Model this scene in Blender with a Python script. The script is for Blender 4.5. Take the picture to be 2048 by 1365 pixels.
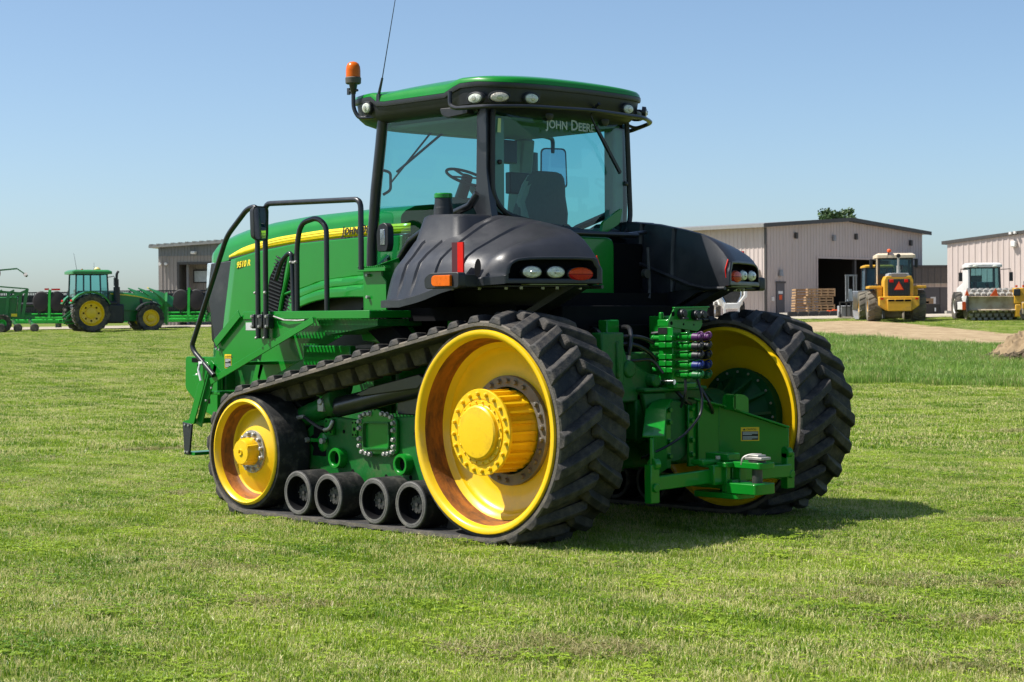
import bpy, bmesh, math, random
from math import sin, cos, pi, radians as R, sqrt, atan2
from mathutils import Vector, Matrix, noise as mnoise
random.seed(7)
sc = bpy.context.scene
for o in list(bpy.data.objects): bpy.data.objects.remove(o)
COL = sc.collection

# ---------------------------------------------------------------- camera
CAM = (10.3341, -11.4008, 1.7362); YAW = 0.806; PIT = -0.0123; ROLL = -0.0066; FPX = 3651.57
Fv = Vector((-sin(YAW)*cos(PIT), cos(YAW)*cos(PIT), sin(PIT)))
Rv = Vector((cos(YAW), sin(YAW), 0)); Uv = Rv.cross(Fv)
R2 = Rv*cos(ROLL)+Uv*sin(ROLL); U2 = -Rv*sin(ROLL)+Uv*cos(ROLL)
cam_data = bpy.data.cameras.new('camera'); cam = bpy.data.objects.new('camera', cam_data); COL.objects.link(cam)
m = Matrix((R2, U2, -Fv)).transposed().to_4x4(); m.translation = Vector(CAM); cam.matrix_world = m
cam_data.sensor_width = 36; cam_data.lens = FPX/2048*36; cam_data.clip_start = .1; cam_data.clip_end = 6000
cam_data.dof.use_dof = True; cam_data.dof.focus_distance = 15.5; cam_data.dof.aperture_fstop = 10
sc.camera = cam

# ---------------------------------------------------------------- sky, sun, exposure
SUN = Vector((-1.75, -1.94, 3.7)).normalized()
w = bpy.data.worlds.new('World'); sc.world = w; w.use_nodes = True
nt = w.node_tree; nt.nodes.clear()
sky = nt.nodes.new('ShaderNodeTexSky'); sky.sky_type = 'NISHITA'; sky.sun_disc = False
sky.sun_elevation = math.asin(SUN.z); sky.sun_rotation = atan2(SUN.x, SUN.y)
sky.air_density = .72; sky.dust_density = 1.5; sky.ozone_density = 2.7; sky.altitude = 300
bg = nt.nodes.new('ShaderNodeBackground'); bg.inputs[1].default_value = 0.115
out = nt.nodes.new('ShaderNodeOutputWorld')
tn = nt.nodes.new('ShaderNodeMix'); tn.data_type = 'RGBA'; tn.blend_type = 'MULTIPLY'; tn.inputs[0].default_value = 1; tn.inputs[7].default_value = (.98, 1.015, .975, 1)
nt.links.new(sky.outputs[0], tn.inputs[6]); nt.links.new(tn.outputs[2], bg.inputs[0]); nt.links.new(bg.outputs[0], out.inputs[0])
sd = bpy.data.lights.new('sun', 'SUN'); sd.energy = 5.0; sd.angle = R(.53); sd.color = (1, .955, .88)
so = bpy.data.objects.new('sun', sd); COL.objects.link(so)
so.rotation_euler = SUN.to_track_quat('Z', 'Y').to_euler(); so.location = (0, 0, 30)
sc.view_settings.view_transform = 'Standard'; sc.view_settings.look = 'None'
sc.view_settings.gamma = 1; sc.view_settings.use_curve_mapping = False; sc.view_settings.exposure = 0.55
sc.cycles.max_bounces = 10; sc.cycles.transparent_max_bounces = 16; sc.cycles.sample_clamp_indirect = 6

# ---------------------------------------------------------------- materials
MATS = {}
def N(t, kind, **kw):
    n = t.nodes.new(kind)
    for k, v in kw.items():
        if k in n.inputs: n.inputs[k].default_value = v
        else: setattr(n, k, v)
    return n
def mat(name, col, rough=.5, metal=0, var=.12, scale=6, dirt=None, dirt_amt=0, dirt_scale=3, bump=0, bscale=60, coat=0, spec=.5, emis=None, stretch=None, rvar=.1):
    """painted / moulded surface: base colour with blotchy variation, optional dust or rust, roughness variation and fine relief"""
    if name in MATS: return MATS[name]
    M = bpy.data.materials.new(name); M.use_nodes = True; t = M.node_tree; L = t.links
    b = t.nodes['Principled BSDF']
    b.inputs['Metallic'].default_value = metal; b.inputs['Coat Weight'].default_value = coat; b.inputs['Coat Roughness'].default_value = .06
    b.inputs['Specular IOR Level'].default_value = spec
    tc = N(t, 'ShaderNodeTexCoord')
    vec = tc.outputs['Object']
    if stretch:
        mp = N(t, 'ShaderNodeMapping'); mp.inputs['Scale'].default_value = stretch; L.new(vec, mp.inputs[0]); vec = mp.outputs[0]
    n1 = N(t, 'ShaderNodeTexNoise', Scale=scale, Detail=5.0, Roughness=.6); L.new(vec, n1.inputs['Vector'])
    hi = [min(1, c*(1+var)) for c in col]; lo = [c*(1-var) for c in col]
    r1 = N(t, 'ShaderNodeValToRGB'); L.new(n1.outputs['Fac'], r1.inputs[0])
    r1.color_ramp.elements[0].position = .3; r1.color_ramp.elements[0].color = (*lo, 1)
    r1.color_ramp.elements[1].position = .7; r1.color_ramp.elements[1].color = (*hi, 1)
    cur = r1.outputs[0]
    if dirt:
        n2 = N(t, 'ShaderNodeTexNoise', Scale=dirt_scale, Detail=8.0, Roughness=.7); L.new(vec, n2.inputs['Vector'])
        r2 = N(t, 'ShaderNodeValToRGB'); L.new(n2.outputs['Fac'], r2.inputs[0])
        r2.color_ramp.elements[0].position = .62-.45*dirt_amt; r2.color_ramp.elements[0].color = (0, 0, 0, 1)
        r2.color_ramp.elements[1].position = .82-.3*dirt_amt; r2.color_ramp.elements[1].color = (1, 1, 1, 1)
        mx = N(t, 'ShaderNodeMix', data_type='RGBA'); L.new(r2.outputs[0], mx.inputs[0]); L.new(cur, mx.inputs[6]); mx.inputs[7].default_value = (*dirt, 1)
        cur = mx.outputs[2]
    L.new(cur, b.inputs['Base Color'])
    mr = N(t, 'ShaderNodeMapRange'); L.new(n1.outputs['Fac'], mr.inputs[0])
    mr.inputs[1].default_value = .3; mr.inputs[2].default_value = .7
    mr.inputs[3].default_value = max(.02, rough-rvar*rough); mr.inputs[4].default_value = min(1, rough+rvar*rough*2)
    L.new(mr.outputs[0], b.inputs['Roughness'])
    if bump:
        n3 = N(t, 'ShaderNodeTexNoise', Scale=bscale, Detail=4.0); L.new(tc.outputs['Object'], n3.inputs['Vector'])
        bp = N(t, 'ShaderNodeBump', Strength=bump, Distance=.01); L.new(n3.outputs['Fac'], bp.inputs['Height']); L.new(bp.outputs[0], b.inputs['Normal'])
    if emis: b.inputs['Emission Color'].default_value = (*emis, 1); b.inputs['Emission Strength'].default_value = 1
    MATS[name] = M; return M
def glass(name, tint, refl=.06, rough=.01, op=0.0, opcol=(.1, .15, .15)):
    """tinted pane: coloured transparency under a fresnel reflection"""
    if name in MATS: return MATS[name]
    M = bpy.data.materials.new(name); M.use_nodes = True; t = M.node_tree; L = t.links; t.nodes.clear()
    tr = N(t, 'ShaderNodeBsdfTransparent'); tr.inputs[0].default_value = (*tint, 1)
    gl = N(t, 'ShaderNodeBsdfGlossy'); gl.inputs['Roughness'].default_value = rough
    fr = N(t, 'ShaderNodeFresnel', IOR=1.5); o = N(t, 'ShaderNodeOutputMaterial')
    ge = N(t, 'ShaderNodeNewGeometry'); io = N(t, 'ShaderNodeMapRange'); L.new(ge.outputs['Backfacing'], io.inputs[0]); io.inputs[3].default_value = 1.5; io.inputs[4].default_value = 1/1.5; L.new(io.outputs[0], fr.inputs['IOR'])
    mx = N(t, 'ShaderNodeMixShader'); L.new(fr.outputs[0], mx.inputs[0]); L.new(tr.outputs[0], mx.inputs[1]); L.new(gl.outputs[0], mx.inputs[2])
    cur = mx.outputs[0]
    if op:
        df = N(t, 'ShaderNodeBsdfDiffuse'); df.inputs[0].default_value = (*opcol, 1)
        m2 = N(t, 'ShaderNodeMixShader'); m2.inputs[0].default_value = op; L.new(cur, m2.inputs[1]); L.new(df.outputs[0], m2.inputs[2]); cur = m2.outputs[0]
    L.new(cur, o.inputs[0]); MATS[name] = M; return M

# ---------------------------------------------------------------- mesh builder
class MB:
    def __init__(s, sy=1): s.v = []; s.f = []; s.sy = sy; s.mi = []; s.cur = 0
    def add(s, vs, fs):
        o = len(s.v); s.v += [tuple(v) for v in vs]
        for f in fs: s.f.append([i+o for i in f]); s.mi.append(s.cur)
        return s
    def box(s, x0, x1, y0, y1, z0, z1, M=None):
        vs = [Vector((x, y, z)) for z in (z0, z1) for y in (y0, y1) for x in (x0, x1)]
        if M: vs = [M @ v for v in vs]
        return s.add(vs, [(0, 2, 3, 1), (4, 5, 7, 6), (0, 1, 5, 4), (2, 6, 7, 3), (0, 4, 6, 2), (1, 3, 7, 5)])
    def bar(s, p, q, wd, ht, up=(0, 0, 1)):
        """rectangular bar from p to q"""
        p = Vector(p); q = Vector(q); d = (q-p).normalized(); u = Vector(up); a = d.cross(u)
        if a.length < 1e-4: a = d.cross(Vector((1, 0, 0)))
        a.normalize(); b = a.cross(d).normalized()
        vs = [c + a*i*wd/2 + b*j*ht/2 for c in (p, q) for i, j in ((-1, -1), (1, -1), (1, 1), (-1, 1))]
        return s.add(vs, [(3, 2, 1, 0), (4, 5, 6, 7), (0, 1, 5, 4), (1, 2, 6, 5), (2, 3, 7, 6), (3, 0, 4, 7)])
    def prism(s, poly, ax, a0, a1):
        """polygon extruded along ax ('x': poly=(y,z), 'y': poly=(x,z), 'z': poly=(x,y))"""
        A = sum(poly[i][0]*poly[(i+1) % len(poly)][1]-poly[(i+1) % len(poly)][0]*poly[i][1] for i in range(len(poly)))
        if A < 0: poly = poly[::-1]
        lo, hi = min(a0, a1), max(a0, a1); n = len(poly)
        def P(p, a): return {'x': (a, p[0], p[1]), 'y': (p[0], a, p[1]), 'z': (p[0], p[1], a)}[ax]
        if ax == 'y': lo, hi = hi, lo
        vs = [P(p, lo) for p in poly]+[P(p, hi) for p in poly]
        fs = [list(range(n))[::-1], list(range(n, 2*n))]+[(i, (i+1) % n, n+(i+1) % n, n+i) for i in range(n)]
        return s.add(vs, fs)
    def rings(s, rs, closed=True, cap0=False, cap1=False):
        n = len(rs[0]); vs = [p for r in rs for p in r]; fs = []
        for k in range(len(rs)-1):
            for i in range(n if closed else n-1):
                j = (i+1) % n; fs.append((k*n+i, k*n+j, (k+1)*n+j, (k+1)*n+i))
        if cap0: fs.append(list(range(n))[::-1])
        if cap1: fs.append([(len(rs)-1)*n+i for i in range(n)])
        return s.add(vs, fs)
    def lathe(s, prof, c, ax, n=32, cap0=False, cap1=False, a0=0):
        """profile (r, h): h along ax from c"""
        ax = Vector(ax).normalized(); t = Vector((0, 0, 1)) if abs(ax.z) < .9 else Vector((1, 0, 0))
        u = t.cross(ax).normalized(); v = ax.cross(u); c = Vector(c)
        rs = [[c+ax*h+u*r*cos(a0+2*pi*i/n)+v*r*sin(a0+2*pi*i/n) for i in range(n)] for r, h in prof]
        return s.rings(rs, True, cap0, cap1)
    def cyl(s, p, q, r, r2=None, n=16, cap=True):
        p = Vector(p); q = Vector(q); r2 = r if r2 is None else r2
        return s.lathe([(r, 0), (r2, (q-p).length)], p, q-p, n, cap, cap)
    def tube(s, pts, r, n=10, fil=0, closed=False):
        pts = [Vector(p) for p in pts]
        if fil: pts = fillet(pts, fil)
        rs = []; up = None
        for i, p in enumerate(pts):
            d = (pts[min(i+1, len(pts)-1)]-pts[max(i-1, 0)]).normalized()
            if up is None: up = d.orthogonal().normalized()
            up = (up-d*up.dot(d)).normalized(); b = d.cross(up)
            rr = r[i] if isinstance(r, (list, tuple)) else r
            rs.append([p+up*rr*cos(2*pi*k/n)+b*rr*sin(2*pi*k/n) for k in range(n)])
        return s.rings(rs, True, True, True)
    def sphere(s, c, r, n=12, sc3=(1, 1, 1), half=False):
        c = Vector(c); k0 = 0
        rs = []
        for k in range(n//2+1):
            th = pi*k/(n//2)
            if half and th < pi/2-.01: continue
            rr = max(sin(th), .002)
            rs.append([c+Vector((r*sc3[0]*rr*cos(2*pi*i/n), r*sc3[1]*rr*sin(2*pi*i/n), -r*sc3[2]*cos(th))) for i in range(n)])
        return s.rings(rs, True, True, True)
    def bolt(s, p, ax, r=.014, h=.014):
        ax = Vector(ax).normalized(); return s.lathe([(r, -.004), (r, h*.8), (r*.8, h)], p, ax, 6, False, True)
    def split(s, name, m, parent=None, **kw):
        """one object per connected piece"""
        par = list(range(len(s.v)))
        def find(i):
            while par[i] != i: par[i] = par[par[i]]; i = par[i]
            return i
        for f in s.f:
            for i in f[1:]: par[find(i)] = find(f[0])
        groups = {}
        for f in s.f: groups.setdefault(find(f[0]), []).append(f)
        out = []
        for fs in groups.values():
            ids = sorted({i for f in fs for i in f}); mp = {j: k for k, j in enumerate(ids)}
            b = MB(s.sy); b.add([s.v[i] for i in ids], [[mp[i] for i in f] for f in fs]); out.append(b.build(name, m, parent, **kw))
        return out
    def build(s, name, m, parent=None, bevel=0, seg=2, ang=35, smooth=True, label=None):
        me = bpy.data.meshes.new(name)
        vs = [(x, y*s.sy, z) for x, y, z in s.v]; fs = s.f if s.sy > 0 else [f[::-1] for f in s.f]
        me.from_pydata(vs, [], fs)
        ml = m if isinstance(m, (list, tuple)) else [m]
        for q in ml: me.materials.append(q)
        if len(ml) > 1:
            for p, i in zip(me.polygons, s.mi): p.material_index = i
        if smooth:
            me.polygons.foreach_set('use_smooth', [True]*len(me.polygons)); me.set_sharp_from_angle(angle=R(ang))
        me.update()
        o = bpy.data.objects.new(name, me); COL.objects.link(o)
        if parent:
            o.parent = parent
            if parent.type == 'EMPTY': pass
        if bevel:
            b = o.modifiers.new('bevel', 'BEVEL'); b.width = bevel; b.segments = seg; b.limit_method = 'ANGLE'; b.angle_limit = R(40); b.harden_normals = False
        if label: o['label'] = label
        return o
def fillet(pts, r, k=5):
    out = [pts[0]]
    for i in range(1, len(pts)-1):
        p, a, b = pts[i], pts[i-1], pts[i+1]
        d1 = (a-p); d2 = (b-p); q = min(r, d1.length*.45, d2.length*.45)
        s0 = p+d1.normalized()*q; s1 = p+d2.normalized()*q
        for j in range(k+1):
            t = j/k; out.append(s0*(1-t)**2+p*2*t*(1-t)+s1*t*t)
    out.append(pts[-1]); return out
def rpoly(pts, r, k=4):
    """rounded 2-D polygon"""
    P = [Vector((a, b, 0)) for a, b in pts]; n = len(P); out = []
    for i in range(n):
        p, a, b = P[i], P[i-1], P[(i+1) % n]; d1 = a-p; d2 = b-p
        rr = r[i] if isinstance(r, (list, tuple)) else r
        q = min(rr, d1.length*.48, d2.length*.48)
        if q <= 0: out.append((p.x, p.y)); continue
        s0 = p+d1.normalized()*q; s1 = p+d2.normalized()*q
        for j in range(k+1):
            t = j/k; c = s0*(1-t)**2+p*2*t*(1-t)+s1*t*t; out.append((c.x, c.y))
    return out
def lerp(a, b, t): return a+(b-a)*t
def interp(x, tab):
    if x <= tab[0][0]: return tab[0][1]
    for (x0, y0), (x1, y1) in zip(tab, tab[1:]):
        if x <= x1: return y0+(y1-y0)*(x-x0)/(x1-x0)
    return tab[-1][1]
def thing(name, loc, label, cat, group=None, rz=0):
    o = bpy.data.objects.new(name, None); COL.objects.link(o); o.location = loc; o.rotation_euler = (0, 0, rz); o.empty_display_size = .2
    o['label'] = label; o['category'] = cat
    if group: o['group'] = group
    return o
def tag(o, label, cat, group=None):
    o['label'] = label; o['category'] = cat
    if group: o['group'] = group
    return o
def empty_part(name, parent):
    o = bpy.data.objects.new(name, None); COL.objects.link(o); o.parent = parent; return o
def inst(src, parent, M=None, name=None):
    c = src.copy(); COL.objects.link(c); c.parent = parent
    if M is not None: c.matrix_local = M
    return c
def text(name, body, size, m, M, parent, ext=.002, shear=0, bold=0, xs=1, align='LEFT', caps=False):
    cu = bpy.data.curves.new(name, 'FONT'); cu.body = body; cu.size = size; cu.extrude = ext; cu.shear = shear; cu.offset = bold; cu.align_x = align
    cu.materials.append(m); cu.resolution_u = 3
    if caps:
        cu.small_caps_scale = .8
        for i, ch in enumerate(body): cu.body_format[i].use_small_caps = ch.islower()
    tmp = bpy.data.objects.new(name, cu); COL.objects.link(tmp); dg = bpy.context.evaluated_depsgraph_get()
    me = bpy.data.meshes.new_from_object(tmp.evaluated_get(dg), depsgraph=dg); bpy.data.objects.remove(tmp)
    if not me.materials: me.materials.append(m)
    o = bpy.data.objects.new(name, me); COL.objects.link(o); o.matrix_local = M; o.parent = parent
    if xs != 1: o.matrix_local = M @ Matrix.Diagonal((xs, 1, 1, 1))
    return o
def frame(o, xa, ya):
    """matrix with origin o, local x along xa, local y along ya"""
    xa = Vector(xa).normalized(); ya = Vector(ya); za = xa.cross(ya).normalized(); ya = za.cross(xa)
    m = Matrix((xa, ya, za)).transposed().to_4x4(); m.translation = Vector(o); return m
# ---------------------------------------------------------------- ground
FH = Vector((-sin(YAW), cos(YAW), 0)); RH = Vector((cos(YAW), sin(YAW), 0)); C0 = Vector((CAM[0], CAM[1], 0))
G0 = -.022
def dl(x, y):
    p = Vector((x, y, 0))-C0; return p.dot(FH), p.dot(RH)
def XY(d, l):
    p = C0+FH*d+RH*l; return p.x, p.y
def gz(x, y):
    d, l = dl(x, y)
    if d <= 36: return G0
    t = min(max((l/max(d, 1)+.28)/.56, 0), 1)
    sl = .0205+.0082*t
    u = min(d, 104)-36
    rise = sl*(u-3*(1-math.exp(-u/3)))
    return G0+rise
M_lawn = None
def make_ground_mats():
    M = bpy.data.materials.new('lawn_soil'); M.use_nodes = True; t = M.node_tree; L = t.links; b = t.nodes['Principled BSDF']
    g = N(t, 'ShaderNodeNewGeometry'); pos = g.outputs['Position']
    def noise(s, d=6., r=.65, st=None):
        v = pos
        if st:
            mp = N(t, 'ShaderNodeMapping'); mp.inputs['Scale'].default_value = st; mp.inputs['Rotation'].default_value = (0, 0, YAW*0+.35); L.new(pos, mp.inputs[0]); v = mp.outputs[0]
        n = N(t, 'ShaderNodeTexNoise', Scale=s, Detail=d, Roughness=r); L.new(v, n.inputs['Vector']); return n.outputs['Fac']
    def ramp(f, els):
        r = N(t, 'ShaderNodeValToRGB'); L.new(f, r.inputs[0]); e = r.color_ramp.elements
        e[0].position, e[0].color = els[0][0], (*els[0][1], 1); e[1].position, e[1].color = els[-1][0], (*els[-1][1], 1)
        for p, c in els[1:-1]: q = e.new(p); q.color = (*c, 1)
        return r.outputs[0]
    def mix(f, a, bb):
        m = N(t, 'ShaderNodeMix', data_type='RGBA')
        if isinstance(f, float): m.inputs[0].default_value = f
        else: L.new(f, m.inputs[0])
        for k, q in ((6, a), (7, bb)):
            if isinstance(q, tuple): m.inputs[k].default_value = (*q, 1)
            else: L.new(q, m.inputs[k])
        return m.outputs[2]
    fine = ramp(noise(9, 10, .8), [(.3, (.06, .105, .011)), (.5, (.14, .19, .028)), (.7, (.26, .28, .07))])  # lawn tones lowered to stand in for missing blade self-shadow
    broad = ramp(noise(.35, 4, .6), [(.35, (.09, .135, .018)), (.65, (.18, .21, .05))])
    c = mix(.45, fine, broad)
    straw = ramp(noise(.8, 5, .7, (1, .25, 1)), [(.56, (0, 0, 0)), (.72, (1, 1, 1))])
    c = mix(straw, c, (.30, .27, .11))
    L.new(c, b.inputs['Base Color']); b.inputs['Roughness'].default_value = .95; b.inputs['Specular IOR Level'].default_value = .1
    bp = N(t, 'ShaderNodeBump', Strength=.6, Distance=.05); L.new(noise(14, 8, .8), bp.inputs['Height']); L.new(bp.outputs[0], b.inputs['Normal'])
    D = bpy.data.materials.new('dirt'); D.use_nodes = True; t = D.node_tree; L = t.links; b = t.nodes['Principled BSDF']
    g = N(t, 'ShaderNodeNewGeometry'); pos = g.outputs['Position']
    c = ramp(noise(1.2, 10, .75), [(.3, (.22, .155, .085)), (.5, (.37, .275, .165)), (.72, (.52, .41, .26))])
    spots = ramp(noise(5, 6, .7), [(.6, (0, 0, 0)), (.7, (1, 1, 1))])
    c = mix(spots, c, (.2, .15, .08)); L.new(c, b.inputs['Base Color']); b.inputs['Roughness'].default_value = .95; b.inputs['Specular IOR Level'].default_value = .1
    bp = N(t, 'ShaderNodeBump', Strength=.9, Distance=.06); L.new(noise(5, 8, .8), bp.inputs['Height']); L.new(bp.outputs[0], b.inputs['Normal'])
    return M, D
M_lawn, M_dirt = make_ground_mats()
def ground():
    ds = [-40, -10, 2, 6, 10, 14, 18, 22, 26, 30, 33, 36]+[38+2*i for i in range(34)]+[106, 112, 125, 150, 200, 300, 500, 900, 1800, 4000]
    fr = [i/16-1 for i in range(33)]
    mb = MB(); rows = []
    for d in ds:
        wd = 60+max(d, 0)*1.1
        rows.append([(*XY(d, f*wd), gz(*XY(d, f*wd))) for f in fr])
    mb.rings(rows[::1], closed=False)
    o = mb.build('lawn', M_lawn, smooth=True, ang=80); o['kind'] = 'structure'; return o
lawn = ground()
def strip(name, pts, m, dz=.012, nx=14):
    """sheet laid on the ground: list of (d, l0, l1)"""
    mb = MB(); rows = []
    for k in range(len(pts)):
        d, l0, l1 = pts[k]; row = []
        for i in range(nx+1):
            l = lerp(l0, l1, i/nx); x, y = XY(d, l); row.append((x, y, gz(x, y)+dz))
        rows.append(row)
    mb.rings(rows, closed=False); o = mb.build(name, m, ang=80); o['kind'] = 'structure'; return o
# ---------------------------------------------------------------- grass: blade tufts instanced over the lawn
def grass_mat(name, g0, g1, straw, sbias):
    M = bpy.data.materials.new(name); M.use_nodes = True; t = M.node_tree; L = t.links; b = t.nodes['Principled BSDF']; o = t.nodes['Material Output']
    at = N(t, 'ShaderNodeAttribute', attribute_name='bc'); geo = N(t, 'ShaderNodeNewGeometry')
    n1 = N(t, 'ShaderNodeTexNoise', Scale=.5, Detail=4.0, Roughness=.65); L.new(geo.outputs['Position'], n1.inputs['Vector'])
    mp = N(t, 'ShaderNodeMapping'); mp.inputs['Scale'].default_value = (.5, 1.6, 1); mp.inputs['Rotation'].default_value = (0, 0, .5)
    L.new(geo.outputs['Position'], mp.inputs[0])
    n2 = N(t, 'ShaderNodeTexNoise', Scale=1.1, Detail=5.0, Roughness=.7); L.new(mp.outputs[0], n2.inputs['Vector'])
    # colour of a living blade: blade random + broad patches
    ad = N(t, 'ShaderNodeMath', operation='ADD'); L.new(at.outputs['Fac'], ad.inputs[0])
    ml = N(t, 'ShaderNodeMath', operation='MULTIPLY_ADD'); L.new(n1.outputs['Fac'], ml.inputs[0]); ml.inputs[1].default_value = 2.4; ml.inputs[2].default_value = -1.2
    L.new(ml.outputs[0], ad.inputs[1])
    r = N(t, 'ShaderNodeValToRGB'); L.new(ad.outputs[0], r.inputs[0]); e = r.color_ramp.elements
    e[0].position = 0; e[0].color = (*g0, 1); e[1].position = 1; e[1].color = (*g1, 1)
    # dry blades: threshold by patches
    m2 = N(t, 'ShaderNodeMath', operation='MULTIPLY_ADD'); L.new(n2.outputs['Fac'], m2.inputs[0]); m2.inputs[1].default_value = 2.6; m2.inputs[2].default_value = -1.3+sbias
    at2 = N(t, 'ShaderNodeAttribute', attribute_name='bd')
    gt = N(t, 'ShaderNodeMath', operation='LESS_THAN'); L.new(at2.outputs['Fac'], gt.inputs[0]); L.new(m2.outputs[0], gt.inputs[1])
    mx = N(t, 'ShaderNodeMix', data_type='RGBA'); L.new(gt.outputs[0], mx.inputs[0]); L.new(r.outputs[0], mx.inputs[6]); mx.inputs[7].default_value = (*straw, 1)
    L.new(mx.outputs[2], b.inputs['Base Color']); b.inputs['Roughness'].default_value = .42; b.inputs['Specular IOR Level'].default_value = .4
    tl = N(t, 'ShaderNodeBsdfTranslucent'); L.new(mx.outputs[2], tl.inputs[0])
    ms = N(t, 'ShaderNodeMixShader'); ms.inputs[0].default_value = .38; L.new(b.outputs[0], ms.inputs[1]); L.new(tl.outputs[0], ms.inputs[2]); L.new(ms.outputs[0], o.inputs[0])
    return M
G_MOWN = grass_mat('mown_grass', (.072, .18, .009), (.385, .51, .044), (.66, .61, .27), .32)
G_TALL = grass_mat('tall_grass', (.10, .21, .026), (.27, .42, .07), (.46, .43, .18), .10)
SRC = bpy.data.collections.new('tuft_sources'); SRC2 = bpy.data.collections.new('tuft_sources_far'); SRC3 = bpy.data.collections.new('tuft_sources_tall')
def tuft(nm, size, n, h0, h1, wd, m, col, seed, clover=0, lean=.5):
    rnd = random.Random(seed); vs = []; fs = []; bc = []; bd = []
    for i in range(n):
        x = rnd.uniform(-.5, .5)*size; y = rnd.uniform(-.5, .5)*size; a = rnd.uniform(0, 2*pi); h = rnd.uniform(h0, h1)*(1.35 if rnd.random() < .06 else 1)
        dx, dy = cos(a), sin(a); ln = rnd.uniform(.15, 1.1)*lean*h*2; px, py = -dy, dx
        if rnd.random() < .5: px, py = dx*.7-dy*.7, dx*.7+dy*.7
        w_ = wd*rnd.uniform(.6, 1.3); c = rnd.random(); d_ = rnd.random(); o = len(vs)
        vs += [(x-px*w_/2, y-py*w_/2, -.01), (x+px*w_/2, y+py*w_/2, -.01),
               (x+dx*ln*.35-px*w_*.4, y+dy*ln*.35-py*w_*.4, h*.6), (x+dx*ln*.35+px*w_*.4, y+dy*ln*.35+py*w_*.4, h*.6),
               (x+dx*ln, y+dy*ln, h*rnd.uniform(.75, 1))]
        fs += [(o, o+1, o+3, o+2), (o+2, o+3, o+4)]; bc += [c]*5; bd += [d_]*5
    for i in range(clover):   # low broad leaves
        x = rnd.uniform(-.5, .5)*size; y = rnd.uniform(-.5, .5)*size; z = rnd.uniform(.4, .9)*h1; c = rnd.uniform(.3, .9)
        for k in range(3):
            a = k*2.09+rnd.random(); r = rnd.uniform(.008, .017); cx, cy = x+cos(a)*r, y+sin(a)*r; o = len(vs)
            vs += [(x, y, z), (cx-sin(a)*r*.8, cy+cos(a)*r*.8, z+.004), (x+cos(a)*r*1.9, y+sin(a)*r*1.9, z-.002), (cx+sin(a)*r*.8, cy-cos(a)*r*.8, z+.004)]
            fs += [(o, o+1, o+2, o+3)]; bc += [c]*4; bd += [2.]*4
    me = bpy.data.meshes.new(nm); me.from_pydata(vs, [], fs); me.materials.append(m)
    for nme, arr in (('bc', bc), ('bd', bd)):
        a = me.attributes.new(nme, 'FLOAT', 'POINT'); a.data.foreach_set('value', arr)
    o = bpy.data.objects.new(nm, me); col.objects.link(o); return o
for i in range(7): tuft('tuft', .5, 950, .016, .044, .0046, G_MOWN, SRC, 100+i, clover=(70 if i == 0 else 16 if i % 3 == 0 else 3))
for i in range(5): tuft('tuft', 1.1, 1100, .02, .045, .010, G_MOWN, SRC2, 200+i, clover=0)
for i in range(5): tuft('tuft', .9, 420, .10, .30, .011, G_TALL, SRC3, 300+i, clover=0, lean=.35)
def scatter(name, pts, col, smin, smax):
    me = bpy.data.meshes.new(name); me.from_pydata(pts, [], [])
    o = bpy.data.objects.new(name, me); COL.objects.link(o); o['kind'] = 'stuff'
    ng = bpy.data.node_groups.new(name, 'GeometryNodeTree')
    ng.interface.new_socket('Geometry', in_out='INPUT', socket_type='NodeSocketGeometry'); ng.interface.new_socket('Geometry', in_out='OUTPUT', socket_type='NodeSocketGeometry')
    gi = ng.nodes.new('NodeGroupInput'); go = ng.nodes.new('NodeGroupOutput')
    mp = ng.nodes.new('GeometryNodeMeshToPoints'); ip = ng.nodes.new('GeometryNodeInstanceOnPoints'); ci = ng.nodes.new('GeometryNodeCollectionInfo')
    ci.inputs['Collection'].default_value = col; ci.inputs['Separate Children'].default_value = True; ci.inputs['Reset Children'].default_value = True
    ip.inputs['Pick Instance'].default_value = True
    rv = ng.nodes.new('FunctionNodeRandomValue'); rv.data_type = 'FLOAT_VECTOR'; rv.inputs[0].default_value = (-.05, -.05, 0); rv.inputs[1].default_value = (.05, .05, 6.283)
    rs = ng.nodes.new('FunctionNodeRandomValue'); rs.data_type = 'FLOAT'; rs.inputs[2].default_value = smin; rs.inputs[3].default_value = smax
    L = ng.links
    L.new(gi.outputs[0], mp.inputs[0]); L.new(mp.outputs[0], ip.inputs['Points']); L.new(ci.outputs[0], ip.inputs['Instance'])
    L.new(rv.outputs[0], ip.inputs['Rotation']); L.new(rs.outputs[1], ip.inputs['Scale']); L.new(ip.outputs[0], go.inputs[0])
    md = o.modifiers.new('scatter', 'NODES'); md.node_group = ng; return o
# where the dirt track and the tall strip lie, in metres from the camera position (d ahead, l to the right)
def track_edges(l):      # near and far edge of the bare earth track
    return interp(l, [(5, 80), (12.5, 74), (14.2, 67), (15.4, 64.3), (16.7, 63.4), (20, 61), (40, 55)]), interp(l, [(5, 94), (18.8, 93), (19.3, 84), (19.9, 74), (22, 71), (40, 64)])
def tall_near(l): return interp(l, [(0, 45), (8, 44), (13, 41), (20, 41), (40, 41)])
rg = random.Random(3)
def field(step, d0, d1, margin, test, jit=.5):
    pts = []; d = d0
    while d < d1:
        hw = .28*d*1.12+margin; l = -hw
        while l < hw:
            dd = d+rg.uniform(-jit, jit)*step; ll = l+rg.uniform(-jit, jit)*step
            x, y = XY(dd, ll)
            if test(dd, ll, x, y): pts.append((x, y, gz(x, y)))
            l += step
        d += step
    return pts
def on_track(d, l):
    if l < 5: return False
    a, b = track_edges(l); e = 1.6*mnoise.noise((l*.6, d*.5, 0))
    return a+e < d < b+e
def is_tall(d, l): return l > 3 and d > tall_near(l)+.8*mnoise.noise((l*.6, 0, 3)) and d < track_edges(l)[0]-1
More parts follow.
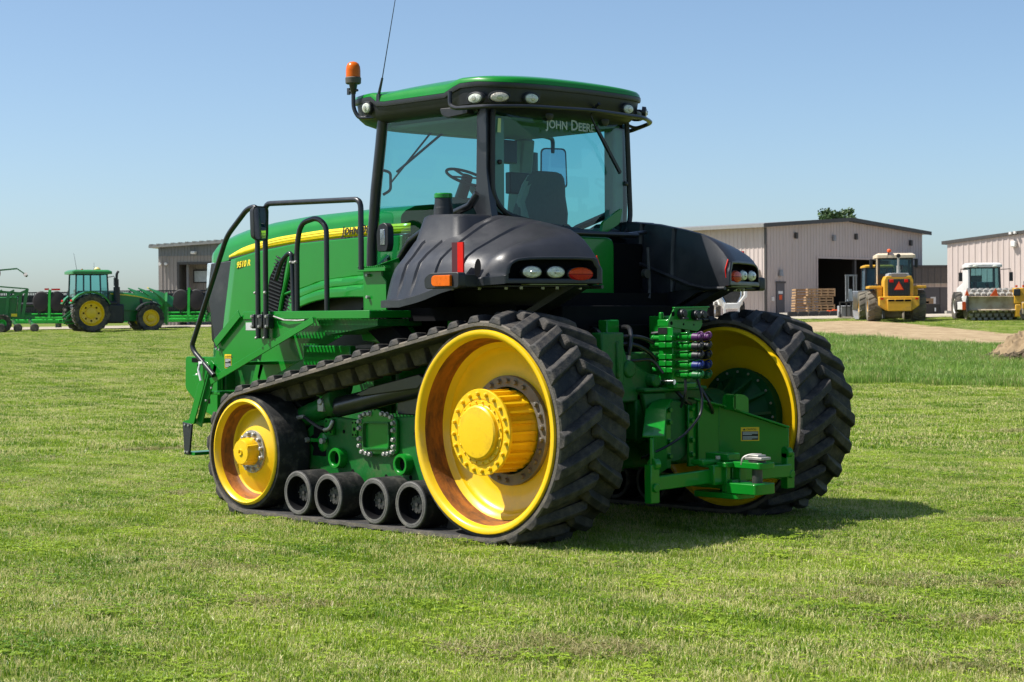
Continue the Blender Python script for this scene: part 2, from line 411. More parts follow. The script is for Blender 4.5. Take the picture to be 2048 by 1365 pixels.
def under_belt(x, y): return -3.2 < x < .1 and 1.2 < abs(y) < 1.66
near = field(.31, 7.0, 24, 2.6, lambda d, l, x, y: not under_belt(x, y))
gr = scatter('grass', near, SRC, .75, 1.25)
mid = field(.72, 23.5, 100, 9, lambda d, l, x, y: not on_track(d, l) and not is_tall(d, l) and (d < 70 or rg.random() < .8))
gr2 = scatter('grass', mid, SRC2, .8, 1.25)
tall = field(.62, 40, 80, 9, lambda d, l, x, y: is_tall(d, l))
gr3 = scatter('grass', tall, SRC3, .7, 1.2)

# dry clippings lying in small heaps
SRC4 = bpy.data.collections.new('clipping_sources')
G_DRY = grass_mat('dry_clippings', (.36, .31, .13), (.50, .44, .22), (.20, .24, .05), .42)
for i in range(4): tuft('clipping', .26, 220, .008, .034, .006, G_DRY, SRC4, 400+i, lean=1.6)
cp = []
for k in range(34):
    d = rg.uniform(8.5, 30); l = rg.uniform(-.29, .29)*d; x, y = XY(d, l)
    if -5 < x < 1.5 and abs(y) < 2.2: continue
    a = rg.uniform(-.4, .4)
    for j in range(rg.randint(3, 16)):
        dd = d+rg.gauss(0, .16); ll = l+rg.gauss(0, .1)+j*.07*cos(a); x, y = XY(dd+j*.05*sin(a), ll); cp.append((x, y, gz(x, y)+.012))
scatter('grass_clippings', cp, SRC4, .6, 1.3)
# ---------------------------------------------------------------- paint and material set
GREEN = mat('green_paint', (.005, .20, .016), .30, var=.06, scale=3, coat=.45, spec=.22, dirt=(.02, .17, .03), dirt_amt=.10, dirt_scale=2)
GREEN_F = mat('green_casting', (.007, .125, .018), .42, var=.15, scale=8, spec=.3, dirt=(.075, .095, .04), dirt_amt=.28, dirt_scale=4, bump=.12, bscale=40)
YEL = mat('yellow_paint', (.82, .52, .004), .33, var=.05, scale=4, coat=.3, dirt=(.66, .42, .03), dirt_amt=.15, dirt_scale=2.2, bump=.03, bscale=30)
YEL_H = mat('yellow_hub', (.82, .51, .004), .36, var=.05, scale=5, coat=.2, dirt=(.55, .28, .01), dirt_amt=.16, dirt_scale=5, bump=.1, bscale=45)
RUST_SHADE = mat('rust_and_shade', (.27, .085, .006), .65, var=.5, scale=3, dirt=(.035, .016, .008), dirt_amt=.3, dirt_scale=4, bump=.3, stretch=(1, 3, 1))  # rust, plus the barrel's shade and yellow reflection painted into the colour
BLK = mat('black_steel', (.012, .013, .016), .32, var=.2, scale=8, coat=.2, dirt=(.05, .048, .042), dirt_amt=.12)
PLA = mat('fender_plastic', (.021, .022, .027), .38, var=.14, scale=4, dirt=(.055, .055, .058), dirt_amt=.2, dirt_scale=1.6, bump=.10, bscale=180, rvar=.08)
PLB = mat('black_plastic', (.014, .015, .018), .45, var=.2, scale=6, dirt=(.045, .043, .04), dirt_amt=.15, bump=.08, bscale=150)
RUB = mat('tread_rubber', (.020, .019, .019), .7, var=.35, scale=5, dirt=(.10, .084, .066), dirt_amt=.36, dirt_scale=5, bump=.45, bscale=70)
RUBE = mat('rubber_edge', (.10, .088, .073), .8, var=.3, scale=9, dirt=(.19, .155, .115), dirt_amt=.35, dirt_scale=6, bump=.5, bscale=60)
RUBR = mat('roller_rubber', (.016, .016, .016), .6, var=.3, scale=8, spec=.35, dirt=(.085, .078, .068), dirt_amt=.3, dirt_scale=9, bump=.3, bscale=90)
RINGM = mat('scuffed_ring', (.10, .095, .088), .65, var=.3, scale=12, dirt=(.17, .155, .13), dirt_amt=.3, dirt_scale=10, bump=.3, bscale=90)
GUIDE = mat('guide_rubber', (.06, .052, .043), .85, var=.3, scale=9, dirt=(.14, .115, .085), dirt_amt=.4, dirt_scale=7, bump=.4)
STEEL = mat('zinc_steel', (.40, .39, .36), .5, metal=.6, var=.2, scale=20)
TAUPE = mat('flange_steel', (.16, .145, .12), .6, metal=.2, var=.2, scale=10, dirt=(.25, .2, .12), dirt_amt=.3)
DGREY = mat('dark_metal', (.06, .058, .056), .5, metal=.5, var=.3, scale=20, dirt=(.12, .11, .1), dirt_amt=.3)
DRV = mat('shaded_drive_casting', (.006, .075, .018), .5, var=.2, spec=.3)  # darker green puts the shade of the rear into the colour
DARK = mat('shadow_black', (.006, .006, .007), .8, var=.2, spec=.1)
SILV = mat('chrome', (.7, .7, .7), .15, metal=1, var=.03)
AMBER = mat('amber_lens', (.66, .12, .0), .28, var=.12, scale=30, spec=.25)
REDL = mat('red_lens', (.46, .01, .012), .25, var=.12, scale=30, spec=.3)
REFR = mat('red_reflector', (.60, .010, .004), .4, spec=.2, var=.05, scale=60)
REFD = mat('dark_red_reflector', (.075, .005, .010), .3, var=.05, scale=60)
LENS = mat('lamp_lens', (.62, .64, .56), .12, var=.25, scale=45, coat=1, bump=.5, bscale=120)
STRIPE = mat('yellow_decal', (.88, .66, .004), .3, var=.03, coat=.4)
WHITE = mat('white_print', (.75, .76, .75), .4, var=.03)
BLKP = mat('black_print', (.012, .012, .012), .4, var=.05)
WARN = mat('warning_yellow', (.85, .55, .01), .4, var=.04)
BEIGE = mat('cab_trim', (.34, .33, .28), .7, var=.08)
SEATM = mat('seat_fabric', (.10, .12, .12), .85, var=.15, scale=30, bump=.2)
GLS = glass('cab_glass', (.47, .80, .80))
GLSD = glass('clear_lens', (.85, .9, .92))
MIRR = mat('mirror_glass', (.75, .78, .8), .02, metal=1, var=.01)
YO, YI, RB, RD, WB, RBI, RI = 1.8157, 1.0919, .86, .793, 3.137, .556, .477
TR = thing('tracked_tractor', (0, 0, 0), 'big green tracked tractor with yellow drive wheels and black rear fenders on the lawn', 'tractor')

# ---------------------------------------------------------------- belts
TH_T = R(101.07)
def loop_len():
    return WB, RB*(TH_T+pi/2), sqrt((WB-(RB-RBI)*cos(TH_T)*0)**2+(RB-RBI)**2-(RB-RBI)**2), 0
L1 = WB
L2 = RB*(TH_T+pi/2)
pA = Vector((RB*cos(TH_T), RB+RB*sin(TH_T))); pB = Vector((-WB+RBI*cos(TH_T), RBI+RBI*sin(TH_T)))
L3 = (pB-pA).length; L4 = RBI*(R(270)-TH_T); LT = L1+L2+L3+L4
def belt(s):
    """point (x, z), tangent, outward normal at arc length s"""
    s %= LT
    if s < L1: return Vector((-WB+s, 0)), Vector((1, 0)), Vector((0, -1))
    s -= L1
    if s < L2:
        a = -pi/2+s/RB; n = Vector((cos(a), sin(a))); return Vector((0, RB))+n*RB, Vector((-n.y, n.x)), n
    s -= L2
    if s < L3:
        t = (pB-pA).normalized(); return pA+t*s, t, Vector((t.y, -t.x))
    s -= L3; a = TH_T+s/RBI; n = Vector((cos(a), sin(a))); return Vector((-WB, RBI))+n*RBI, Vector((-n.y, n.x)), n
NL = 44; PITCH = LT/NL
def make_track(sy):
    mb = MB(sy); rs = []
    K = 264; T = .044
    for k in range(K):
        p, t, n = belt(LT*k/K)
        q = []
        for y, dep in ((-YO, .012), (-YO, T-.006), (-YO+.008, T), (-YI-.008, T), (-YI, T-.006), (-YI, .012), (-YI-.012, 0), (-YO+.012, 0)):
            c = p-n*dep; q.append(Vector((c.x, y, c.y)))
        rs.append(q)
    rs.append(rs[0])
    n8 = 8; vs = [v for r in rs[:-1] for v in r]; fs = []; 
    for k in range(K):
        for i in range(n8):
            j = (i+1) % n8; a = k*n8; b = ((k+1) % K)*n8
            fs.append((a+i, b+i, b+j, a+j)); mb.mi.append(1 if i in (0, 7) or (i in (4, 5)) else 0)
    mb.v = [tuple(v) for v in vs]; mb.f = fs
    bt = mb.build('track_belt', (RUB, RUBE), TR, ang=40)
    # chevron lugs: one mesh per hand, copied round the belt as separate blocks
    H = .056; LEN = .405; ADV = .21
    def lug_mesh(hand):
        b = MB(sy); wdt = YO-YI
        us = [0, .035, .2, LEN-.03, LEN]
        top = []; bot = []
        for u in us:
            f = u/LEN; v0 = ADV*(f**1.08)
            hb = .074-.010*f; ht = .041-.004*f; h = H*1.1 if u > .1 else (H*.88 if u > 0 else H*.68)
            if u == LEN: h = H*.85
            e0 = -.004 if u == 0 else 0
            bot.append([(u+e0, v0-hb, -.012), (u+e0, v0+hb, -.012)]); 
            uu = u-.02 if u == LEN else u+(.006 if u == 0 else 0)
            top.append([(uu, v0-ht, h), (uu, v0+ht, h)])
        rs = [[bot[i][0], top[i][0], top[i][1], bot[i][1]] for i in range(len(us))]
        def W(p):
            u, v, w_ = p; y = -YO+u if hand == 0 else -YI-u
            return Vector((v, y, -w_))      # local: x along travel (bottom run), y lateral, -z outward
        rr = [[W(p) for p in r] for r in rs]
        if hand == 0: rr = [r[::-1] for r in rr]
        b.rings(rr, True, True, True)
        return b
    src = [lug_mesh(0).build('tread_lug', RUB, bt, bevel=.008, seg=2), lug_mesh(1).build('tread_lug', RUB, bt, bevel=.008, seg=2)]
    g = MB(sy); yc = -(YO+YI)/2
    rr = []
    for z, wx, wy in ((.0, .092, .105), (.05, .090, .09), (.118, .080, .074), (.126, .072, .064)):
        rr.append([(-wx, yc-wy, z), (wx, yc-wy, z), (wx, yc+wy, z), (-wx, yc+wy, z)])
    g.rings(rr, True, False, True); gs = g.build('guide_lug', GUIDE, bt, bevel=.006)
    def Mat(s, dep=0):
        p, t, n = belt(s); p = p-n*dep
        # local x -> tangent, local z -> inward (-n)
        return Matrix(((t.x, 0, -n.x, p.x), (0, 1, 0, 0), (t.y, 0, -n.y, p.y), (0, 0, 0, 1)))
    for hand in (0, 1):
        for k in range(NL):
            o = src[hand] if k == 0 else inst(src[hand], bt)
            o.matrix_local = Mat((k+.5*hand+.18)*PITCH)
    for k in range(NL):
        o = gs if k == 0 else inst(gs, bt)
        o.matrix_local = Mat((k+.3)*PITCH, .041)
    return bt
# ---------------------------------------------------------------- wheels
def bolt_src(name, m, r, h, parent, flange=True):
    b = MB()
    if flange: b.lathe([(r*1.25, 0), (r*1.25, h*.18), (r, h*.2)], (0, 0, 0), (0, 0, 1), 10)
    b.lathe([(r, h*.15), (r, h*.85), (r*.78, h)], (0, 0, 0), (0, 0, 1), 6, False, True)
    return b.build(name, m, parent)
def ring_bolts(src, parent, c, r, n, sy, a0=0, skip=()):
    rot = Matrix(((1, 0, 0, 0), (0, 0, 1*sy*-1, 0), (0, 1*sy, 0, 0), (0, 0, 0, 1)))  # local z -> outward (-y for left)
    first = True
    for k in range(n):
        if k in skip: continue
        a = a0+2*pi*k/n
        o = src if first else inst(src, parent); first = False
        o.matrix_local = Matrix.Translation((c[0]+r*cos(a), c[1]*sy, c[2]+r*sin(a))) @ rot
def drive_wheel(sy):
    c = (0, 0, RB); AX = (0, -1, 0)
    w_ = MB(sy)
    # outer rim half: rubber-free yellow rim, lip, barrel, dish
    w_.lathe([(RD, 1.55), (RD, YO-.012), (RD-.006, YO), (RD-.03, YO+.004), (RD-.055, YO-.012), (RD-.062, YO-.05), (RD-.066, YO-.055)], c, AX, 72)
    w_.lathe([(.655, 1.56), (.645, 1.53), (.60, 1.505), (.5, 1.50), (.432, 1.50), (.40, 1.50)], c, AX, 72)
    dw = w_.build('drive_wheel', YEL, TR, ang=50)
    ru = MB(sy); ru.lathe([(RD-.066, YO-.055), (.715, 1.70), (.695, 1.60)], c, AX, 72)
    ru.build('rusty_shaded_barrel', RUST_SHADE, dw, label='rust-brown inside of the wheel barrel with shade and yellow reflection painted in')
    y2 = MB(sy); y2.lathe([(.695, 1.60), (.672, 1.57), (.655, 1.56)], c, AX, 72); y2.build('barrel_step', YEL, dw)
    # inner half seen from the middle of the tractor
    wi = MB(sy); wi.lathe([(RD-.06, 1.2), (RD-.05, YI+.02), (RD-.03, YI-.004), (RD-.005, YI), (RD, YI+.015), (RD, 1.55)], c, AX, 72)
    wi.lathe([(.40, 1.42), (.46, 1.40), (.62, 1.37), (.70, 1.28), (RD-.06, 1.2)], c, AX, 72); wi.build('inner_rim', YEL, dw)
    rb = MB(sy); rb.lathe([(RD, 1.12), (RB-.043, 1.11), (RB-.043, YO-.02), (RD, YO-.022)], c, AX, 72); rb.build('wheel_rubber', RUB, dw)
    # bolt ring
    fl = MB(sy); fl.lathe([(.432, 1.50), (.432, 1.535), (.428, 1.54), (.345, 1.54), (.34, 1.50)], c, AX, 64); fl.build('bolt_flange', TAUPE, dw)
    bs = bolt_src('flange_bolt', TAUPE, .019, .028, dw); ring_bolts(bs, dw, (0, -1.54, RB), .39, 26, sy, .1, skip=(3, 11, 20))
    # hub drum with ribs
    h = MB(sy); h.lathe([(.315, 1.49), (.315, 1.555), (.30, 1.57), (.285, 1.80), (.287, 1.808)], c, AX, 64)
    for k in range(24):
        a = 2*pi*k/24; rr = []
        for y, r0, r1, wd in ((1.53, .25, .327, .036), (1.60, .25, .325, .03), (1.79, .25, .322, .024), (1.806, .25, .32, .022)):
            u = Vector((cos(a), 0, sin(a))); t_ = Vector((-sin(a), 0, cos(a))); b0 = Vector((0, -y, RB))
            rr.append([b0+u*r0-t_*wd*.5, b0+u*r1-t_*wd*.35, b0+u*r1+t_*wd*.35, b0+u*r0+t_*wd*.5])
        h.rings(rr, True, True, True)
    h.build('hub_drum', YEL_H, dw, ang=45)
    f = MB(sy); f.lathe([(.29, 1.80), (.334, 1.803), (.336, 1.81), (.336, 1.826), (.332, 1.832), (.262, 1.832), (.258, 1.826), (.252, 1.826), (.25, 1.838), (.222, 1.838), (.218, 1.834), (.212, 1.838), (.208, 1.866), (.195, 1.876), (.1, 1.882), (0.002, 1.882)], c, AX, 64, False, True)
    f.build('hub_cap', YEL_H, dw, ang=30)
    b1 = bolt_src('hub_bolt', YEL_H, .0155, .026, dw); ring_bolts(b1, dw, (0, -1.832, RB), .298, 20, sy, .07)
    b2 = bolt_src('cap_bolt', YEL_H, .0085, .012, dw, False); ring_bolts(b2, dw, (0, -1.838, RB), .236, 20, sy, .15)
    # final drive inside
    fd = MB(sy); fd.lathe([(.13, .45), (.15, .72), (.24, .74), (.26, .95), (.21, 1.0), (.20, 1.22), (.30, 1.30), (.395, 1.32), (.405, 1.345), (.405, 1.42), (.3, 1.43)], (0, 0, RB), AX, 40)
    for k in range(12):
        a = 2*pi*k/12+.1; u = Vector((cos(a), 0, sin(a))); t_ = Vector((-sin(a), 0, cos(a))); b0 = Vector((0, 0, RB)); rr = []
        for r0, y0 in ((.2, 1.08), (.30, 1.22), (.37, 1.30)):
            rr.append([b0+u*r0+t_*.012+Vector((0, -y0, 0)), b0+u*r0-t_*.012+Vector((0, -y0, 0)), b0+u*r0-t_*.012+Vector((0, -1.33, 0)), b0+u*r0+t_*.012+Vector((0, -1.33, 0))])
        fd.rings(rr, True, True, True)
    fd.build('final_drive', DRV, dw)
    fdr = MB(sy); fdr.lathe([(.345, 1.335), (.345, 1.305), (.425, 1.305), (.425, 1.34)], (0, 0, RB), AX, 48); fdr.build('drive_flange', DRV, dw)
    b3 = bolt_src('drive_bolt', STEEL, .012, .016, dw, False)
    rot = Matrix(((1, 0, 0, 0), (0, 0, sy, 0), (0, -sy, 0, 0), (0, 0, 0, 1)))
    for k in range(20):
        a = 2*pi*k/20; o = b3 if k == 0 else inst(b3, dw); o.matrix_local = Matrix.Translation((.39*cos(a), -1.304*sy, RB+.39*sin(a))) @ rot
    return dw
def idler_wheel(sy):
    c = (-WB, 0, RBI); AX = (0, -1, 0)
    w_ = MB(sy); w_.lathe([(RI, 1.6), (RI, YO-.014), (RI-.006, YO-.002), (RI-.024, YO+.003), (RI-.042, YO-.014), (RI-.05, YO-.05)], c, AX, 56)
    w_.lathe([(.385, 1.66), (.37, 1.65), (.30, 1.675), (.24, 1.705), (.19, 1.715), (.12, 1.715)], c, AX, 56)
    iw = w_.build('idler_wheel', YEL, TR, ang=50)
    ru = MB(sy); ru.lathe([(RI-.05, YO-.05), (.41, 1.69), (.40, 1.67), (.385, 1.66)], c, AX, 56); ru.build('rusty_shaded_barrel', RUST_SHADE, iw, label='black and rust-brown inside of the wheel barrel with shade and reflection painted in')
    rb = MB(sy); rb.lathe([(RI, 1.48), (RBI-.044, 1.47), (RBI-.043, YO-.03), (RBI-.049, YO-.02), (RI, YO-.018)], c, AX, 64); 
    rb.lathe([(RI, YI+.02), (RBI-.044, YI+.02), (RBI-.044, 1.40), (.2, 1.42)], c, AX, 64)
    rb.build('wheel_rubber', RUBR, iw)
    inn = MB(sy); inn.lathe([(.1, 1.25), (.3, 1.22), (.40, 1.16), (RI-.03, YI), (RI, YI+.02)], c, AX, 48); inn.build('inner_rim', YEL, iw)
    fl = MB(sy); fl.lathe([(.193, 1.71), (.192, 1.732), (.12, 1.735), (.1, 1.73)], c, AX, 40); fl.build('bolt_flange', STEEL, iw)
    bs = bolt_src('flange_bolt', STEEL, .019, .03, iw); ring_bolts(bs, iw, (-WB, -1.734, RBI), .162, 12, sy, .2)
    h = MB(sy); h.lathe([(.128, 1.72), (.122, 1.76), (.114, 1.835), (.108, 1.845), (.106, 1.85), (.03, 1.852), (.028, 1.862), (.02, 1.862), (.018, 1.852), (.002, 1.852)], c, AX, 40, False, True)
    for k in range(5):
        a = .5+2*pi*k/5; h.cyl(Vector((-WB+.112*cos(a), -1.74, RBI+.112*sin(a))), Vector((-WB+.104*cos(a), -1.846, RBI+.104*sin(a))), .02, .014, 8)
    h.build('hub_cap', YEL_H, iw, ang=45)
    return iw
def roller(sy, x, r=.1944):
    c = (x, 0, r+.042); AX = (0, -1, 0)
    t_ = MB(sy)
    for a, b in ((YO, 1.53), (1.37, YI)):
        t_.lathe([(r-.04, b), (r-.01, b), (r, b+.012), (r, a-.014), (r-.006, a-.006)], c, AX, 40)
        if a == YO: rg_ = MB(sy); rg_.lathe([(r-.006, a-.006), (r-.012, a-.001), (r-.024, a), (r-.027, a-.003), (r-.030, a), (r-.045, a-.002)], c, AX, 40)
    o = t_.build('track_roller', RUBR, TR, ang=35); rg_.build('roller_ring', RINGM, o, ang=30)
    q = MB(sy); q.lathe([(r-.045, YO-.002), (r-.053, YO-.006), (r-.056, YO-.1), (.1, YO-.13), (.06, YO-.14)], c, AX, 40)
    q.build('roller_rim', DARK, o); q = MB(sy); q.lathe([(r-.045, YI+.002), (r-.056, YI+.09), (.1, YI+.1), (.002, YI+.1)], c, AX, 32); q.build('inner_rim', DARK, o); q = MB(sy); q.lathe([(.08, 1.37), (.08, 1.53)], c, AX, 20); q.build('roller_axle', DGREY, o)
    h = MB(sy); h.lathe([(.08, YO-.16), (.078, YO-.085), (.072, YO-.078), (.018, YO-.078), (.016, YO-.066), (.002, YO-.066)], c, AX, 28, False, True)
    for k in range(8):
        a = k*pi/4; h.bolt((x+.064*cos(a), -(YO-.079), c[2]+.064*sin(a)), (0, -1, 0), .009, .012)
    h.build('roller_hub', DGREY, o)
    return o
for sy in (1, -1):
    make_track(sy); drive_wheel(sy); idler_wheel(sy)
    for x in (-2.3545, -1.9276, -1.3212, -.8545): roller(sy, x)
# ---------------------------------------------------------------- undercarriage
def undercarriage(sy):
    y0, y1 = -1.44, -1.38
    u = MB(sy)
    pts = [(-2.93, .42), (-2.91, .60), (-2.60, .83), (-2.3, .885), (-2.02, .87), (-1.2, .93), (-.55, .9), (-.5, .40), (-1.0, .34), (-1.15, .26), (-1.6, .30), (-1.75, .26), (-2.1, .27), (-2.25, .33), (-2.6, .40)]
    u.prism(pts, 'y', y0, y1)
    fr = u.build('undercarriage_frame', GREEN_F, TR, bevel=.012)
    b = MB(sy); b.prism([(-2.9, .45), (-2.6, .78), (-.5, .8), (-.45, .45), (-1.2, .3), (-2.2, .3)], 'y', -1.30, -1.16); b.box(-2.6, -.5, -1.38, -1.3, .35, .5); b.split('frame_web', GREEN_F, fr)
    # raised window frame with bolts
    f = MB(sy); ox = rpoly([(-1.93, .575), (-1.42, .60), (-1.42, .905), (-1.60, .93), (-1.68, .985), (-1.76, .93), (-1.93, .90)], .05)
    ix = rpoly([(-1.84, .62), (-1.49, .64), (-1.49, .87), (-1.84, .86)], .03)
    f.prism(ox, 'y', -1.475, -1.445); f.build('window_frame', GREEN, fr, bevel=.006)
    w_ = MB(sy); n = len(ix)
    r0 = [Vector((x, -1.4655, z)) for x, z in ix]; r1 = [Vector((x, -1.4645+.0, z)) for x, z in ix]
    # recess is a tray standing proud as a rim with a deep pocket look: rim then inner plate
    rim = [Vector((x*1.0, -1.505, z)) for x, z in ix]; cx = sum(p[0] for p in ix)/n; cz = sum(p[1] for p in ix)/n
    inner = [Vector((cx+(x-cx)*.95, -1.505, cz+(z-cz)*.90)) for x, z in ix]; deep = [Vector((cx+(x-cx)*.90, -1.4635, cz+(z-cz)*.86)) for x, z in ix]
    w_.rings([r0, rim, inner, deep], True, False, True); w_.build('access_pocket', GREEN_F, fr)
    bs = bolt_src('frame_bolt', STEEL, .019, .03, fr)
    P = [(-1.905, .65), (-1.905, .71), (-1.905, .80), (-1.905, .86), (-1.885, .905), (-1.83, .925), (-1.77, .93), (-1.60, .935), (-1.54, .93), (-1.48, .91), (-1.452, .86), (-1.452, .80), (-1.452, .72), (-1.452, .66), (-1.47, .615), (-1.52, .60), (-1.57, .595), (-1.76, .585), (-1.81, .59), (-1.87, .60)]
    rot = Matrix(((1, 0, 0, 0), (0, 0, -sy, 0), (0, sy, 0, 0), (0, 0, 0, 1)))
    for k, (x, z) in enumerate(P):
        o = bs if k == 0 else inst(bs, fr); o.matrix_local = Matrix.Translation((x, -1.475*sy, z)) @ rot
    t = MB(sy)
    for x, z in ((-2.21, .53), (-1.33, .52)):
        t.lathe([(.062, -.05), (.06, .075), (.066, .08), (.085, .08), (.09, .07), (.092, -.03)], (x, -1.44, z), (0, -1, 0), 28)
    t.split('cross_tube', GREEN, fr)
    d = MB(sy)
    for x, z in ((-2.21, .53), (-1.33, .52)): d.lathe([(.061, .0), (.061, .02), (.001, .021)], (x, -1.445, z), (0, -1, 0), 24)
    d.prism(rpoly([(-2.62, .53), (-2.42, .53), (-2.42, .61), (-2.39, .65), (-2.39, .69), (-2.45, .72), (-2.45, .80), (-2.60, .80), (-2.60, .72), (-2.64, .7), (-2.64, .64), (-2.6, .6)], .012), 'y', -1.4425, -1.441)
    for x, z, r in ((-2.78, .55, .014), (-2.17, .76, .018), (-1.22, .78, .018), (-2.52, .37, .02), (-2.05, .42, .02), (-1.6, .40, .02), (-1.28, .41, .02), (-1.97, .75, .012), (-1.0, .8, .018)):
        d.lathe([(r, 0), (.001, .001)], (x, -1.442, z), (0, -1, 0), 12)
    d.split('frame_hole', DARK, fr)
    e = MB(sy); e.sphere((-2.47, -1.42, .655), .085, 16, (1, .5, 1.2)); e.box(-2.62, -2.4, -1.47, -1.445, .655, .685)
    e.build('pivot_ball', GREEN, fr)
    g = MB(sy); g.box(-2.40, -2.29, -1.475, -1.441, .725, .87); g.box(-2.02, -1.95, -1.475, -1.441, .72, .87); g.split('boss_plate', GREEN, fr, bevel=.006)
    k = MB(sy)
    for x in (-2.375, -2.315):
        for z in (.75, .845): k.lathe([(.011, 0), (.001, .001)], (x, -1.4765, z), (0, -1, 0), 10)
    for x, z in ((-2.005, .74), (-2.005, .845), (-1.965, .74), (-1.965, .845)): k.lathe([(.01, 0), (.001, .001)], (x, -1.4765, z), (0, -1, 0), 10)
    k.lathe([(.017, 0), (.001, .001)], (-1.985, -1.4765, .79), (0, -1, 0), 12); k.split('bolt_hole', DARK, fr)
    s_ = MB(sy); s_.cyl((-2.63, -1.475, .67), (-2.63, -1.51, .67), .022); s_.cyl((-2.41, -1.475, .67), (-2.41, -1.51, .67), .026); s_.split('pivot_bolt', STEEL, fr)
    # tension cylinder, guard tube, hose
    cy = MB(sy); cy.cyl((-3.0, -1.40, .80), (-2.33, -1.40, 1.005), .095, None, 28); cy.cyl((-2.4, -1.40, .985), (-2.28, -1.40, 1.02), .115, None, 28)
    cy.build('tension_cylinder', GREEN_F, fr, bevel=.008)
    gt = MB(sy); gt.cyl((-2.30, -1.40, .965), (-1.1, -1.40, 1.19), .088, None, 28); gt.prism([(-1.95, 1.09), (-1.86, 1.075), (-1.12, 1.16), (-1.02, 1.24), (-1.1, 1.285), (-1.75, 1.16)], 'y', -1.50, -1.40)
    gt.prism([(-1.5, .93), (-1.0, .93), (-.9, 1.25), (-1.5, 1.1)], 'y', -1.40, -1.3)
    gt.build('cylinder_guard', BLK, fr, bevel=.01)
    ho = MB(sy); ho.tube([(-2.75, -1.51, .865), (-2.62, -1.53, .88), (-2.5, -1.54, .83), (-2.36, -1.53, .775), (-2.26, -1.51, .775), (-2.24, -1.5, .86)], .016, 10, .1); ho.build('hose', PLB, fr)
    st = MB(sy); st.cyl((-2.78, -1.51, .86), (-2.62, -1.53, .88), .018); st.tube([(-2.34, -1.53, .772), (-2.26, -1.53, .785), (-2.235, -1.51, .86)], .017, 8, .04); st.box(-2.43, -2.35, -1.53, -1.48, .93, 1.01); st.cyl((-2.39, -1.5, 1.01), (-2.39, -1.54, 1.02), .03)
    st.split('hose_fitting', STEEL, fr, bevel=.006)
    return fr
undercarriage(1); undercarriage(-1)
